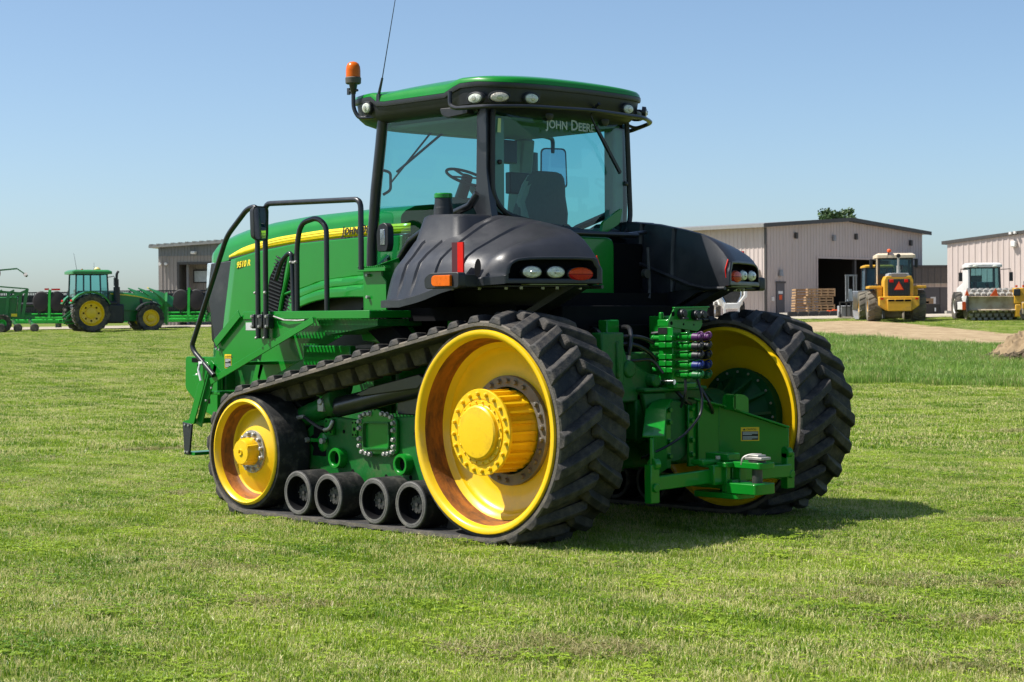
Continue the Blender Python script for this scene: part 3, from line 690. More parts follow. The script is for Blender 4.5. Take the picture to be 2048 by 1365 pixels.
# ---------------------------------------------------------------- hood
HEADL = mat('headlamp_glass', (.40, .48, .55), .08, var=.3, scale=12, coat=1)
def hood():
    # section tables along x: half width, top of side (stripe top), crown height, bottom
    def W(x): return interp(x, [(-5.80, .25), (-5.7, .38), (-5.55, .48), (-5.4, .555), (-5.0, .585), (-4.6, .60), (-2.3, .62)])
    def ZS(x): return interp(x, [(-5.8, 2.36), (-5.55, 2.40), (-5.1, 2.47), (-4.5, 2.555), (-3.9, 2.615), (-2.9, 2.655), (-2.3, 2.655)])
    def ZC(x): return interp(x, [(-5.8, 2.40), (-5.74, 2.46), (-5.5, 2.58), (-5.1, 2.68), (-4.5, 2.745), (-3.9, 2.78), (-2.9, 2.80), (-2.3, 2.80)])
    def ZB(x): return interp(x, [(-5.8, 2.33), (-5.4, 2.33), (-5.1, 2.345), (-4.5, 2.43), (-3.9, 2.48), (-2.9, 2.51), (-2.3, 2.5)])
    xs = [-5.8, -5.78, -5.74, -5.66, -5.55, -5.4, -5.2, -5.0, -4.75, -4.5, -4.2, -3.9, -3.5, -3.0, -2.6, -2.35]
    mb = MB(); rs = []
    for x in xs:
        w_, zs, zc, zb = W(x), ZS(x), ZC(x), ZB(x); q = []
        half = [(w_, zb), (w_, zs), (w_-.012, zs+.035), (w_-.06, zs+(zc-zs)*.52), (w_*.72, zs+(zc-zs)*.83), (w_*.4, zs+(zc-zs)*.97), (0, zc)]
        for y, z in half: q.append(Vector((x, -y, z)))
        for y, z in half[-2::-1]: q.append(Vector((x, y, z)))
        rs.append(q)
    mb.rings(rs, False, True, True)
    hd = mb.build('hood', GREEN, TR, ang=50)
    # side panels with their creases
    for sy in (1, -1):
        p = MB(sy)
        def ybase(x): return -W(x)-.004
        body = [(-4.98, 2.352), (-4.5, 2.42), (-3.9, 2.472), (-2.9, 2.50), (-2.22, 2.495), (-2.22, 1.93), (-2.95, 1.945), (-3.25, 1.94), (-3.55, 1.90), (-3.86, 1.82), (-4.19, 1.66), (-4.35, 1.5), (-5.20, 1.45), (-5.12, 1.75), (-5.03, 2.1)]
        nx = 26; zt = [(x, z) for x, z in body[:5]]; zb = [(-5.20, 1.45), (-4.45, 1.47), (-4.35, 1.52), (-4.19, 1.68), (-3.86, 1.83), (-3.55, 1.905), (-3.25, 1.94), (-2.95, 1.945), (-2.22, 1.93)]
        rows = []
        for i in range(nx+1):
            row = []
            for j in range(49):
                v = j/48; xt = lerp(-4.98, -2.22, i/nx); xb = lerp(-5.20, -2.22, i/nx); x = lerp(xb, xt, v); z = lerp(interp(xb, zb), interp(xt, zt), v)
                # bulging crease rising from the front low corner toward the cab
                zc1 = interp(x, [(-4.4, 1.75), (-3.9, 2.0), (-3.4, 2.1), (-2.8, 2.13), (-2.2, 2.13)]); zc2 = zc1-.085
                off = 0
                if x > -4.0: off = .035*max(0, min(1, (zc1-z)/.012))*min(1, (x+4.0)/.3)+.03*max(0, min(1, (zc2-z)/.012))*min(1, (x+4.0)/.3)
                row.append(Vector((x, ybase(x)-.02-off, z)))
            rows.append(row)
        p.rings(rows, False)
        sp = p.build('engine_side_panel', GREEN, TR, ang=25)
        sm = sp.modifiers.new('solid', 'SOLIDIFY'); sm.thickness = .03; sm.offset = -1
        c = MB(sy); c.tube([(x, ybase(x)-.022, interp(x, [(-4.35, 2.0), (-3.7, 2.2), (-2.9, 2.29), (-2.2, 2.31)])) for x in (-3.95, -3.7, -3.4, -3.1, -2.8, -2.5, -2.3)], .006, 6); c.build('panel_crease', GREEN, sp)
        # louvre openings
        lo = MB(sy)
        for pl in ([(-4.36, 1.92), (-4.30, 2.16), (-4.17, 2.31), (-4.00, 2.36), (-4.06, 2.2), (-4.2, 1.62), (-4.33, 1.54)], [(-3.93, 2.38), (-3.85, 2.38), (-3.83, 2.28), (-3.9, 2.05), (-4.1, 1.72), (-4.16, 1.7), (-4.0, 2.2)]):
            lo.prism(rpoly(pl, .03), 'y', -.662, -.63)
        lv = lo.split('louvre_screen', DARK, sp)
        fn = MB(sy)
        for k in range(22):
            z = 1.6+k*.034; x0 = -4.36+max(0, (z-1.95)*.42); x1 = -4.22+(z-1.55)*.25
            fn.bar((x0+.02, -.664, z+.05), (x1-.01, -.667, z), .008, .01)
        for k in range(16):
            z = 1.76+k*.036; x0 = -4.12+(z-1.7)*.29; x1 = x0+.11
            fn.bar((x0+.02, -.664, z+.045), (x1, -.667, z), .008, .01)
        fo = fn.build('louvre_fin', PLB, sp); fo['kind'] = 'stuff'
        fm = MB(sy); fm.tube([(-4.20, -.665, 1.56), (-4.08, -.668, 1.95), (-3.98, -.668, 2.2), (-3.93, -.665, 2.385)], .024, 8); fm.tube([(-4.08, -.668, 1.98), (-3.85, -.668, 2.03)], .014, 8); fm.split('louvre_frame', GREEN, sp)
        # black grille flank and headlight
        g = MB(sy); g.prism(rpoly([(-5.0, 2.345), (-5.40, 2.325), (-5.47, 2.02), (-5.36, 1.6), (-5.31, 1.48), (-5.24, 1.47), (-5.16, 1.78), (-5.05, 2.1)], .015), 'y', -.598, -.50); g.build('grille_flank', PLA, TR, bevel=.012)
        h = MB(sy); h.prism(rpoly([(-5.37, 2.335), (-5.53, 2.33), (-5.55, 2.06), (-5.44, 2.12)], .02), 'y', -.555, -.40); h.build('headlight', HEADL, TR, bevel=.015)
        # stripe
        top = [(-5.10, 2.395), (-4.82, 2.475), (-4.53, 2.517), (-4.20, 2.555), (-3.55, 2.592), (-2.80, 2.607), (-2.21, 2.607)]
        bot = [(-5.10, 2.372), (-4.75, 2.405), (-4.53, 2.44), (-4.02, 2.478), (-3.17, 2.512), (-2.85, 2.517), (-2.21, 2.515)]
        s_ = MB(sy); xs2 = [-5.10+(2.89)*i/24 for i in range(25)]
        s_.rings([[Vector((x, -W(x)-.0045, interp(x, bot))) for x in xs2], [Vector((x, -W(x)-.0045, interp(x, top))) for x in xs2]], False)
        if sy < 0: s_.f = s_.f
        so_ = s_.build('yellow_stripe', STRIPE, TR); so_.modifiers.new('s', 'SOLIDIFY').thickness = .003
        b = MB(sy)
        for k in range(3):
            b.tube([(x, -W(x)-.006, lerp(interp(x, bot), interp(x, top), .25+.25*k)) for x in xs2[4:]], .0018, 4)
        b.build('stripe_line', mat('stripe_line', (.78, .56, .005), .4), so_)['kind'] = 'stuff'
        k = MB(sy); k.rings([[Vector((x, -W(x)-.004, interp(x, bot)-.022)) for x in xs2], [Vector((x, -W(x)-.004, interp(x, bot)+.001)) for x in xs2]], False); ks = k.build('stripe_border', BLKP, TR); ks.modifiers.new('s', 'SOLIDIFY').thickness = .003
    g = MB(); g.prism(rpoly([(-.48, 2.3), (.48, 2.3), (.44, 1.5), (-.44, 1.5)], .05), 'x', -5.62, -5.5); g.box(-5.5, -2.3, -.5, .5, 1.45, 2.33); g.build('grille_core', PLB, TR)
    # lettering: on the stripe and the model number
    text('stripe_lettering', 'John Deere', .112, BLKP, frame((-3.19, -.633, 2.532), (1, 0, .025), (0, 0, 1)), TR, .0015, .25, .0025, 1, 'LEFT', True)
    text('stripe_lettering', 'John Deere', .112, BLKP, frame((-2.35, .633, 2.532), (-1, 0, .025), (0, 0, 1)), TR, .0015, .25, .0, 1, 'LEFT', True)
    text('model_lettering', '9510 R', .082, BLKP, frame((-4.872, -.648, 2.262), (1, 0, .09), (0, 0, 1)), TR, .001, .35, .008)
    text('model_lettering', '9510 R', .082, STRIPE, frame((-4.872, -.651, 2.265), (1, 0, .09), (0, 0, 1)), TR, .002, .35, .003)
hood()
# ---------------------------------------------------------------- chassis
def chassis():
    m = MB(); m.box(-5.7, .2, -.38, .38, .75, 1.45); m.prism([(-5.9, 1.35), (-5.3, 1.36), (-5.3, .9), (-5.55, .80), (-5.85, .98)], 'y', -.50, .50)
    ch = m.build('main_frame', GREEN_F, TR, bevel=.02)
    e = MB(); e.box(-4.4, -2.4, -.45, .45, 1.45, 2.0); e.box(-2.6, -.3, -.7, .7, 1.45, 1.95); e.box(-2.4, -.4, -1.05, 1.05, 1.72, 1.84)
    e.build('engine_block', DARK, TR)
    ax = MB(); ax.box(-.45, .22, -.55, .55, .5, 1.4); ax.cyl((0, -1.1, RB), (0, 1.1, RB), .2, None, 28)
    for y in (-.62, .62): ax.lathe([(.26, -.05), (.27, 0), (.27, .05)], (0, y, RB), (0, 1, 0), 28, True, True)
    ax.split('rear_axle', GREEN_F, TR, bevel=.03)
    # brackets and pipes that show over the belt
    b = MB()
    b.prism([(-2.5, 1.7), (-1.9, 1.75), (-1.45, 1.3), (-1.7, 1.2), (-2.0, 1.5), (-2.45, 1.55)], 'y', -1.0, -.94); b.box(-3.3, -2.6, -1.02, -.95, 1.15, 1.5); b.box(-2.0, -1.5, -.96, -.9, .9, 1.35); b.box(-2.35, -2.1, -.96, -.9, .9, 1.45)
    b.box(-1.35, -1.2, -.96, -.9, 1.3, 1.75)
    b.split('frame_bracket', GREEN, TR, bevel=.01)
    d = MB(); d.prism([(-2.25, 1.72), (-1.85, 1.72), (-1.35, 1.36), (-1.7, 1.36)], 'y', -1.2, -1.05); d.build('exhaust_duct', DARK, TR)
    p = MB(); 
    for k, (x, z) in enumerate(((-2.1, 1.62), (-1.95, 1.55), (-2.0, 1.48))): p.tube([(x-.3, -.9, z-.1), (x, -.96, z), (x+.2, -.95, z+.05), (x+.35, -.9, z-.1)], .02, 8, .1)
    p.split('hydraulic_hose', BLK, TR)
    q = MB(); q.lathe([(.3, 0), (.3, .03), (.25, .05)], (-3.0, -.9, 1.2), (0, -1, 0), 32, False, True); q.build('round_cover', GREEN, TR)
chassis()
# ---------------------------------------------------------------- left steps and platform
def steps():
    yo, yi = -1.50, -.95
    s_ = MB(); s_.prism([(-3.56, 1.80), (-2.42, 1.80), (-2.60, 1.70), (-4.06, 1.16), (-4.10, 1.19), (-3.98, 1.53)], 'y', yo, yo+.012)
    # bottom and front flanges
    s_.bar((-2.48, yo-.025, 1.737), (-4.07, yo-.025, 1.16), .012, .06, (0, 0, 1)); s_.bar((-3.98, yo-.03, 1.52), (-3.59, yo-.03, 1.80), .012, .075)
    st = s_.build('outer_stringer', GREEN, TR, bevel=.003)
    i_ = MB(); i_.prism([(-3.5, 1.80), (-2.42, 1.80), (-2.60, 1.66), (-4.06, 1.12), (-4.10, 1.19), (-3.98, 1.53)], 'y', yi-.012, yi); i_.build('inner_stringer', GREEN, TR)
    l_ = MB(); l_.prism([(-4.10, 1.36), (-4.0, 1.30), (-4.27, .72), (-4.36, .75)], 'y', yo, yo+.012); l_.bar((-4.10, yo-.04, 1.34), (-4.37, yo-.04, .77), .012, .09)
    l_.prism([(-4.10, 1.36), (-4.0, 1.30), (-4.27, .72), (-4.36, .75)], 'y', yi-.012, yi)
    l_.split('lower_stringer', GREEN, TR, bevel=.003)
    t = MB(); t.prism([(-4.37, .80), (-4.56, .77), (-4.56, .75), (-4.37, .75)], 'y', yo-.01, yi); t.build('step_tread', GREEN, TR)
    for k, (x, z) in enumerate(((-4.08, 1.05), (-3.86, 1.33), (-3.62, 1.58))):
        q = MB(); q.box(x-.16, x+.1, yo+.014, yi-.014, z-.015, z+.015); q.build('step_tread', GREEN, TR, bevel=.004)
    f = MB(); f.prism([(-4.56, .76), (-4.40, .745), (-4.45, .45), (-4.53, .45)], 'y', yo-.02, yo); f.prism([(-4.56, .76), (-4.40, .745), (-4.45, .45), (-4.53, .45)], 'y', yi, yi+.02); f.split('rubber_strap', PLA, TR, bevel=.004)
    g = MB(); g.box(-4.56, -4.38, yo, yi, .445, .475); g.build('step_tread', GREEN, TR)
    k = MB()
    for x, z in ((-4.51, .735), (-4.45, .73), (-4.51, .475), (-4.47, .475), (-4.06, 1.1), (-4.15, .98), (-3.97, 1.47), (-3.93, 1.46)): k.bolt((x, yo-.022, z), (0, -1, 0), .011, .01)
    k.build('step_bolt', STEEL, TR)['kind'] = 'stuff'
    # platform: edge channel and grating
    p = MB(); p.box(-3.56, -1.72, yo-.012, yo, 1.745, 1.815); p.box(-3.56, -3.545, yo, -.68, 1.75, 1.812); p.box(-1.735, -1.72, yo, -.68, 1.75, 1.812); p.box(-3.545, -1.735, -.70, -.68, 1.75, 1.812)
    pf = p.build('platform', GREEN, TR, bevel=.004)
    gm = bpy.data.meshes.new; gr_ = MB()
    for i in range(12): gr_.box(-3.54, -1.74, yo+.03+i*.062, yo+.036+i*.062, 1.775, 1.812)
    for i in range(36): gr_.box(-3.52+i*.05, -3.512+i*.05, yo+.001, -.70, 1.778, 1.806)
    for i in range(36):
        for j in range(8): gr_.lathe([(.014, 0), (.010, .007)], (-3.50+i*.05, yo+.05+j*.1, 1.808), (0, 0, 1), 5, False, True)
    gg = gr_.build('platform_grating', GREEN, pf); gg['kind'] = 'stuff'
    b = MB(); b.prism([(-2.6, 1.74), (-1.75, 1.74), (-1.75, 1.68), (-2.45, 1.60)], 'y', yo+.1, yo+.6); b.build('platform_underside', GREEN_F, pf)
    # rear step post
    q = MB(); q.prism([(-2.04, 1.815), (-1.74, 1.815), (-1.74, 2.06), (-1.80, 2.12), (-1.80, 2.16), (-2.04, 2.16)], 'y', -1.31, -1.295); q.prism([(-1.31, 1.76), (-.75, 2.0), (-.75, 2.33), (-1.31, 2.17)], 'x', -2.05, -2.035)
    q.box(-2.06, -1.68, -1.37, -1.30, 2.15, 2.185)
    for i in range(14): q.box(-2.055+i*.027, -2.042+i*.027, -1.375, -1.30, 2.185, 2.196)
    q.build('step_post', GREEN, TR, bevel=.004)
    k = MB(); k.bolt((-1.97, -1.312, 2.12), (0, -1, 0), .016, .03); k.bolt((-1.97, -1.312, 1.93), (0, -1, 0), .016, .03); k.split('post_bolt', STEEL, TR)
    # handrails
    r = .0245
    a = MB(); a.tube([(-3.27, yo-.05, 1.57), (-3.27, yo-.05, 2.775), (-3.42, yo-.05, 2.76), (-3.75, yo-.05, 2.52), (-4.34, yo-.05, 1.50), (-4.30, yo-.05, 1.44), (-3.98, yo-.05, 1.22)], r, 12, .09); a.build('handrail', BLK, TR)
    a = MB(); a.tube([(-3.15, yo-.05, 1.57), (-3.15, yo-.05, 2.79), (-1.78, yo-.05, 2.76), (-1.78, yo-.05, 2.16)], r, 12, .08); a.build('handrail', BLK, TR)
    a = MB(); a.tube([(-3.12, -1.46, 2.1), (-3.02, -1.46, 2.28), (-2.88, -1.46, 2.36), (-2.85, -1.46, 1.8)], .021, 12, .09); a.build('handrail', BLK, TR)
    a = MB(); a.tube([(-2.80, -1.46, 1.8), (-2.80, -1.46, 2.40), (-2.74, -1.46, 2.60), (-2.50, -1.46, 2.64), (-2.37, -1.46, 2.56), (-2.37, -1.46, 1.80)], .024, 12, .12); a.build('handrail', BLK, TR)
    c = MB(); c.box(-3.34, -3.30, yo-.075, yo-.013, 1.66, 1.79); c.box(-3.24, -3.18, yo-.075, yo-.013, 1.66, 1.79); c.box(-3.12, -3.08, yo-.075, yo-.013, 1.66, 1.79); c.split('rail_clamp', BLK, TR, bevel=.006)
    k = MB()
    for x in (-3.32, -3.21, -3.10):
        for z in (1.68, 1.77): k.bolt((x, yo-.076, z), (0, -1, 0), .015, .02)
    for x in (-3.27, -3.15): k.sphere((x, yo-.075, 1.575), .014, 8)
    k.box(-2.88, -2.78, -1.478, -1.472, 2.245, 2.265); k.sphere((-2.87, -1.48, 2.255), .013, 8); k.sphere((-2.79, -1.485, 2.255), .014, 8); k.sphere((-3.29, yo-.07, 1.985), .014, 8); k.sphere((-3.13, yo-.075, 1.985), .017, 8)
    k.build('clamp_bolt', STEEL, TR)['kind'] = 'stuff'
    h = MB(); h.tube([(-3.06, yo-.03, 1.77), (-2.9, yo-.03, 1.735), (-2.72, yo-.02, 1.73), (-2.62, yo-.016, 1.735)], .008, 8); h.build('release_cable', STEEL, TR)
    w_ = MB(); w_.tube([(-4.17, yo-.075, 1.33), (-4.19, yo-.08, 1.27), (-4.15, yo-.08, 1.17)], .012, 8); w_.box(-4.19, -4.13, yo-.08, yo-.02, 1.33, 1.35); w_.split('rail_tie', WHITE, TR)
    l1 = MB(); l1.box(-3.53, -3.36, yo-.002, yo-.0005, 1.645, 1.715); l1.build('serial_plate', mat('plate_grey', (.5, .5, .5), .4), TR)
    # warning decal
    warning((-3.87, yo-.002, 1.29), (1, 0, 0), .105, .13)
    # left mirror
    m_ = MB(); rp = rpoly([(-.085, -.155), (.085, -.155), (.095, .155), (-.095, .155)], .05)
    T = frame((-3.13, -1.62, 2.61), (-.11, .99, 0), (0, 0, 1))
    def W(p, z, s=1): return T @ Vector((p[0]*s, p[1]*s, z))
    m_.rings([[W(p, -.055, .7) for p in rp], [W(p, -.045, .9) for p in rp], [W(p, -.01) for p in rp], [W(p, .012) for p in rp], [W(p, .012, .93) for p in rp], [W(p, .006, .93) for p in rp]], True, True, True)
    mi = m_.build('side_mirror', PLB, TR)
    gl = MB(); gl.add([W(p, .008, .925) for p in rp], [list(range(len(rp)))]); gl.build('mirror_glass', MIRR, mi)
    a = MB(); a.tube([(-3.15, -1.55, 2.5), (-3.22, -1.56, 2.5)], .02, 8); a.tube([(-3.15, -1.55, 2.7), (-3.22, -1.56, 2.7)], .02, 8); a.build('mirror_arm', BLK, mi)
def warning(o, xa, wd, ht, head='CAUTION'):
    """yellow and black caution decal with its printed lines"""
    T = frame(o, xa, (0, 0, 1)); b = MB(); b.add([T @ Vector(p) for p in ((0, 0, 0), (wd, 0, 0), (wd, ht, 0), (0, ht, 0))], [(0, 1, 2, 3)]); wl = b.build('caution_decal', WARN, TR)
    b = MB(); e = .05*wd; b.add([T @ Vector(p) for p in ((e, e, .001), (wd-e, e, .001), (wd-e, ht*.70, .001), (e, ht*.70, .001))], [(0, 1, 2, 3)]); b.build('decal_field', BLKP, wl)
    b = MB(); n = 7
    for k in range(n):
        if k == 3: continue
        z = ht*(.62-.083*k); x1 = wd*(.92 if k not in (2, 6) else .6); b.add([T @ Vector(p) for p in ((wd*.1, z, .0018), (x1, z, .0018), (x1, z+ht*.03, .0018), (wd*.1, z+ht*.03, .0018))], [(0, 1, 2, 3)])
    b.build('decal_print', WHITE, wl)['kind'] = 'stuff'
    text('decal_heading', '\u25b2' if False else head, ht*.2, BLKP, T @ Matrix.Translation((wd*.30, ht*.77, .0018)), wl, .0004, 0, .0, .8)
    b = MB(); b.add([T @ Vector(p) for p in ((wd*.1, ht*.77, .0018), (wd*.26, ht*.77, .0018), (wd*.18, ht*.92, .0018))], [(0, 1, 2)]); b.build('decal_triangle', BLKP, wl)
steps()
def front_weight():
    b = MB()
    for y in (-.55, .53):
        b.prism(rpoly([(-5.95, 1.36), (-5.30, 1.36), (-5.30, .75), (-5.60, .78), (-5.96, 1.02)], .04), 'y', y, y+.025)
    b.box(-5.95, -5.92, -.53, .53, 1.0, 1.34); b.prism([(-5.75, 1.17), (-5.3, 1.17), (-5.3, .72), (-5.55, .80)], 'y', -.60, -.553)
    fw = b.build('front_bracket', GREEN, TR, bevel=.006)
    d = MB()
    d.prism([(-5.83, 1.345), (-5.60, 1.345), (-5.60, 1.30), (-5.83, 1.30)], 'y', -.553, -.551); d.prism([(-5.73, 1.28), (-5.69, 1.28), (-5.69, 1.13), (-5.73, 1.13)], 'y', -.553, -.551); d.prism([(-5.62, 1.2), (-5.56, 1.2), (-5.56, 1.05), (-5.62, 1.05)], 'y', -.553, -.5515)
    d.prism([(-5.52, .93), (-5.43, .93), (-5.43, .88), (-5.52, .88)], 'y', -.603, -.6005)
    d.split('bracket_slot', DARK, fw)
    k = MB(); k.sphere((-5.70, -.57, 1.16), .03, 10); k.build('bracket_bolt', STEEL, fw)
front_weight()
# ---------------------------------------------------------------- roof
def roof():
    x0, x1, hw = -2.80, -.645, 1.0
    def outline(sc_=1, n=96, e=5.5, dx=0, sx=None):
        cx, ax, ay = (x0+x1)/2+dx, (x1-x0)/2*(sx or sc_), hw*sc_; q = []
        for i in range(n):
            t = 2*pi*i/n; c, s = cos(t), sin(t)
            q.append((cx+ax*math.copysign(abs(c)**(2/e), c), ay*math.copysign(abs(s)**(2/e), s)))
        return q
    def trimz(x, y):   # lower edge of the green shell: lower on the sides, lifted over the lamp panel at the rear and at the front lamps
        z = 3.655+.065*max(0, min(1, (x+1.30)/.14))-.03*max(0, min(1, (x+.95)/.3))
        if x < -2.22: z += .06*max(0, min(1, (-2.22-x)/.09))
        z += .02*(1-(y/hw)**2)
        return z
    mb = MB()
    rs = []
    def ring(sc_, fz, e=5.5): 
        return [Vector((x, y, fz(x, y))) for x, y in outline(sc_, e=e)]
    rs.append(ring(.992, lambda x, y: trimz(x, y)+.004)); rs.append(ring(1.0, lambda x, y: trimz(x, y)+.012)); rs.append(ring(.995, lambda x, y: trimz(x, y)+.035))
    def dome(s, e=5.5):
        def f(x, y):
            base = trimz(x, y)*.25+3.665*.75
            
            return lerp(trimz(x, y)+.035, 3.838-.035*((x+1.45)/1.0)**2-.03*(y/hw)**2, min(1, (1-s)/.30)**.38)
        return f
    for s, e in ((.985, 5.3), (.965, 5), (.94, 4.6), (.90, 4.2), (.84, 3.8), (.75, 3.4), (.6, 3), (.4, 2.6), (.2, 2.2), (.02, 2)):
        rs.append(ring(s, dome(s), e))
    mb.rings(rs, True, False, True)
    rf = mb.build('cab_roof', GREEN, TR, ang=50)
    t = MB(); t.rings([ring(.985, lambda x, y: trimz(x, y)-.035), ring(1.0, lambda x, y: trimz(x, y)-.032), ring(1.004, lambda x, y: trimz(x, y)-.015), ring(1.003, lambda x, y: trimz(x, y)+.008), ring(.99, lambda x, y: trimz(x, y)+.010)], True)
    t.build('roof_trim', PLA, rf)
    u = MB()
    def zl(x, y): return 3.50+.02*(1-(y/hw)**2)
    u.rings([ring(.78, lambda x, y: 3.46), ring(.86, lambda x, y: 3.475), ring(.93, lambda x, y: zl(x, y)), ring(.972, lambda x, y: zl(x, y)+.05), ring(.985, lambda x, y: trimz(x, y)-.034)], True, True, False)
    u.build('roof_soffit', PLB, rf)
    # lamps round the rear corners and at the front corners
    def lamp(p, nrm, a, b, m, name='roof_lamp', dp=.02):
        nrm = Vector(nrm).normalized(); xa = Vector((0, 0, 1)).cross(nrm).normalized(); T = frame(p, xa, nrm.cross(xa)); q = MB(); n = 24
        def rg_(sx, sy_, z): return [T @ Vector((a*sx*cos(2*pi*i/n), b*sy_*sin(2*pi*i/n), z)) for i in range(n)]
        q.rings([rg_(1.22, 1.3, -.03), rg_(1.2, 1.28, .004), rg_(1.06, 1.08, .008), rg_(1.0, 1.0, .0)], True)
        h = q.build(name, PLB, rf)
        l_ = MB(); l_.rings([rg_(1, 1, .0), rg_(.85, .85, dp*.7), rg_(.5, .5, dp), rg_(.02, .02, dp*1.05)], True, False, True); l_.build('lens', m, h)
        i_ = MB(); i_.rings([rg_(.33, .5, dp*1.02), rg_(.30, .45, dp*1.25), rg_(.02, .02, dp*1.3)], True, False, True); i_.build('bulb', mat('bulb_reflector', (.5, .5, .46), .2, metal=.6, var=.3, scale=80), h)
        return h
    tsig = mat('turn_lens', (.62, .55, .47), .12, var=.45, scale=60, coat=1, bump=.5, bscale=120)
    for s in (1, -1):
        lamp((-.93, -1.002*s, 3.585), (.10, -1, -.1), .075, .042, LENS)
        q = lamp((-.735, -.905*s, 3.585), (.75, -.66*s if s > 0 else .66, -.1), .08, .042, tsig, 'turn_lamp')
        lamp((-.662, -.60*s, 3.59), (1, -.12*s, -.1), .07, .042, LENS)
        lamp((-2.37, -.995*s, 3.63), (-.05, -1*s, -.12), .058, .048, LENS)
    # rail round the roof
    r = MB()
    pts = [(-1.18, -1.06, 3.66), (-1.17, -1.07, 3.54), (-1.1, -1.07, 3.51), (-.75, -1.03, 3.5), (-.56, -.7, 3.505), (-.52, 0, 3.52), (-.56, .7, 3.51), (-.72, .98, 3.50), (-1.02, 1.02, 3.45), (-1.12, .92, 3.43)]
    r.tube(pts, .019, 10, .09); r.tube([(-.8, .99, 3.49), (-.9, .95, 3.46), (-.95, .88, 3.5)], .014, 8, .05)
    r.build('roof_rail', BLK, TR)
    # rivets and cap on the roof
    k = MB(); k.lathe([(.03, 0), (.03, .03), (.024, .035)], (-2.05, -.2, 3.875), (0, 0, 1), 12, False, True)
    for y in (-.25, .1, .35, .5): k.lathe([(.01, 0), (.008, .012)], (-1.5, y, 3.885), (0, 0, 1), 8, False, True)
    k.build('roof_fitting', DGREY, rf)['kind'] = 'stuff'
    # beacon
    b = MB(); b.tube([(-2.28, -.93, 3.545), (-2.50, -.98, 3.55), (-2.55, -1.0, 3.64), (-2.55, -1.0, 3.79)], .019, 10, .09); b.cyl((-2.55, -1, 3.77), (-2.55, -1, 3.86), .022, .04, 14); b.cyl((-2.6, -1, 3.80), (-2.49, -1, 3.80), .012, None, 8)
    b.box(-2.63, -2.60, -1.01, -.99, 3.80, 3.83); b.box(-2.63, -2.60, -1.01, -.99, 3.77, 3.80)
    bc = b.build('beacon', BLK, TR)
    b = MB(); b.lathe([(.06, 0), (.07, .008), (.072, .055), (.066, .062), (.06, .064)], (-2.55, -1, 3.86), (0, 0, 1), 28, True, True); b.build('beacon_base', mat('beacon_base', (.08, .07, .055), .6), bc)
    b = MB(); b.lathe([(.066, 0), (.066, .06), (.062, .095), (.05, .122), (.03, .136), (.002, .142)], (-2.55, -1, 3.922), (0, 0, 1), 28); b.build('beacon_lens', AMBER, bc)
    a = MB(); a.prism(rpoly([(-2.235, 3.665), (-2.185, 3.665), (-2.19, 3.74), (-2.225, 3.74)], .008), 'y', -1.0, -.965); a.cyl((-2.212, -.985, 3.73), (-2.165, -.98, 3.88), .014, .010, 8); a.cyl((-2.165, -.98, 3.88), (-1.95, -.96, 4.75), .005, .003, 6); a.build('antenna', BLK, TR)
    # side signal bar over the door
    d = MB(); d.prism(rpoly([(-1.42, 3.545), (-1.08, 3.535), (-1.06, 3.47), (-1.32, 3.455), (-1.39, 3.48)], .025), 'y', -.97, -.88); d.build('door_hinge_cover', PLB, TR, bevel=.01)
    return rf
ROOF = roof()
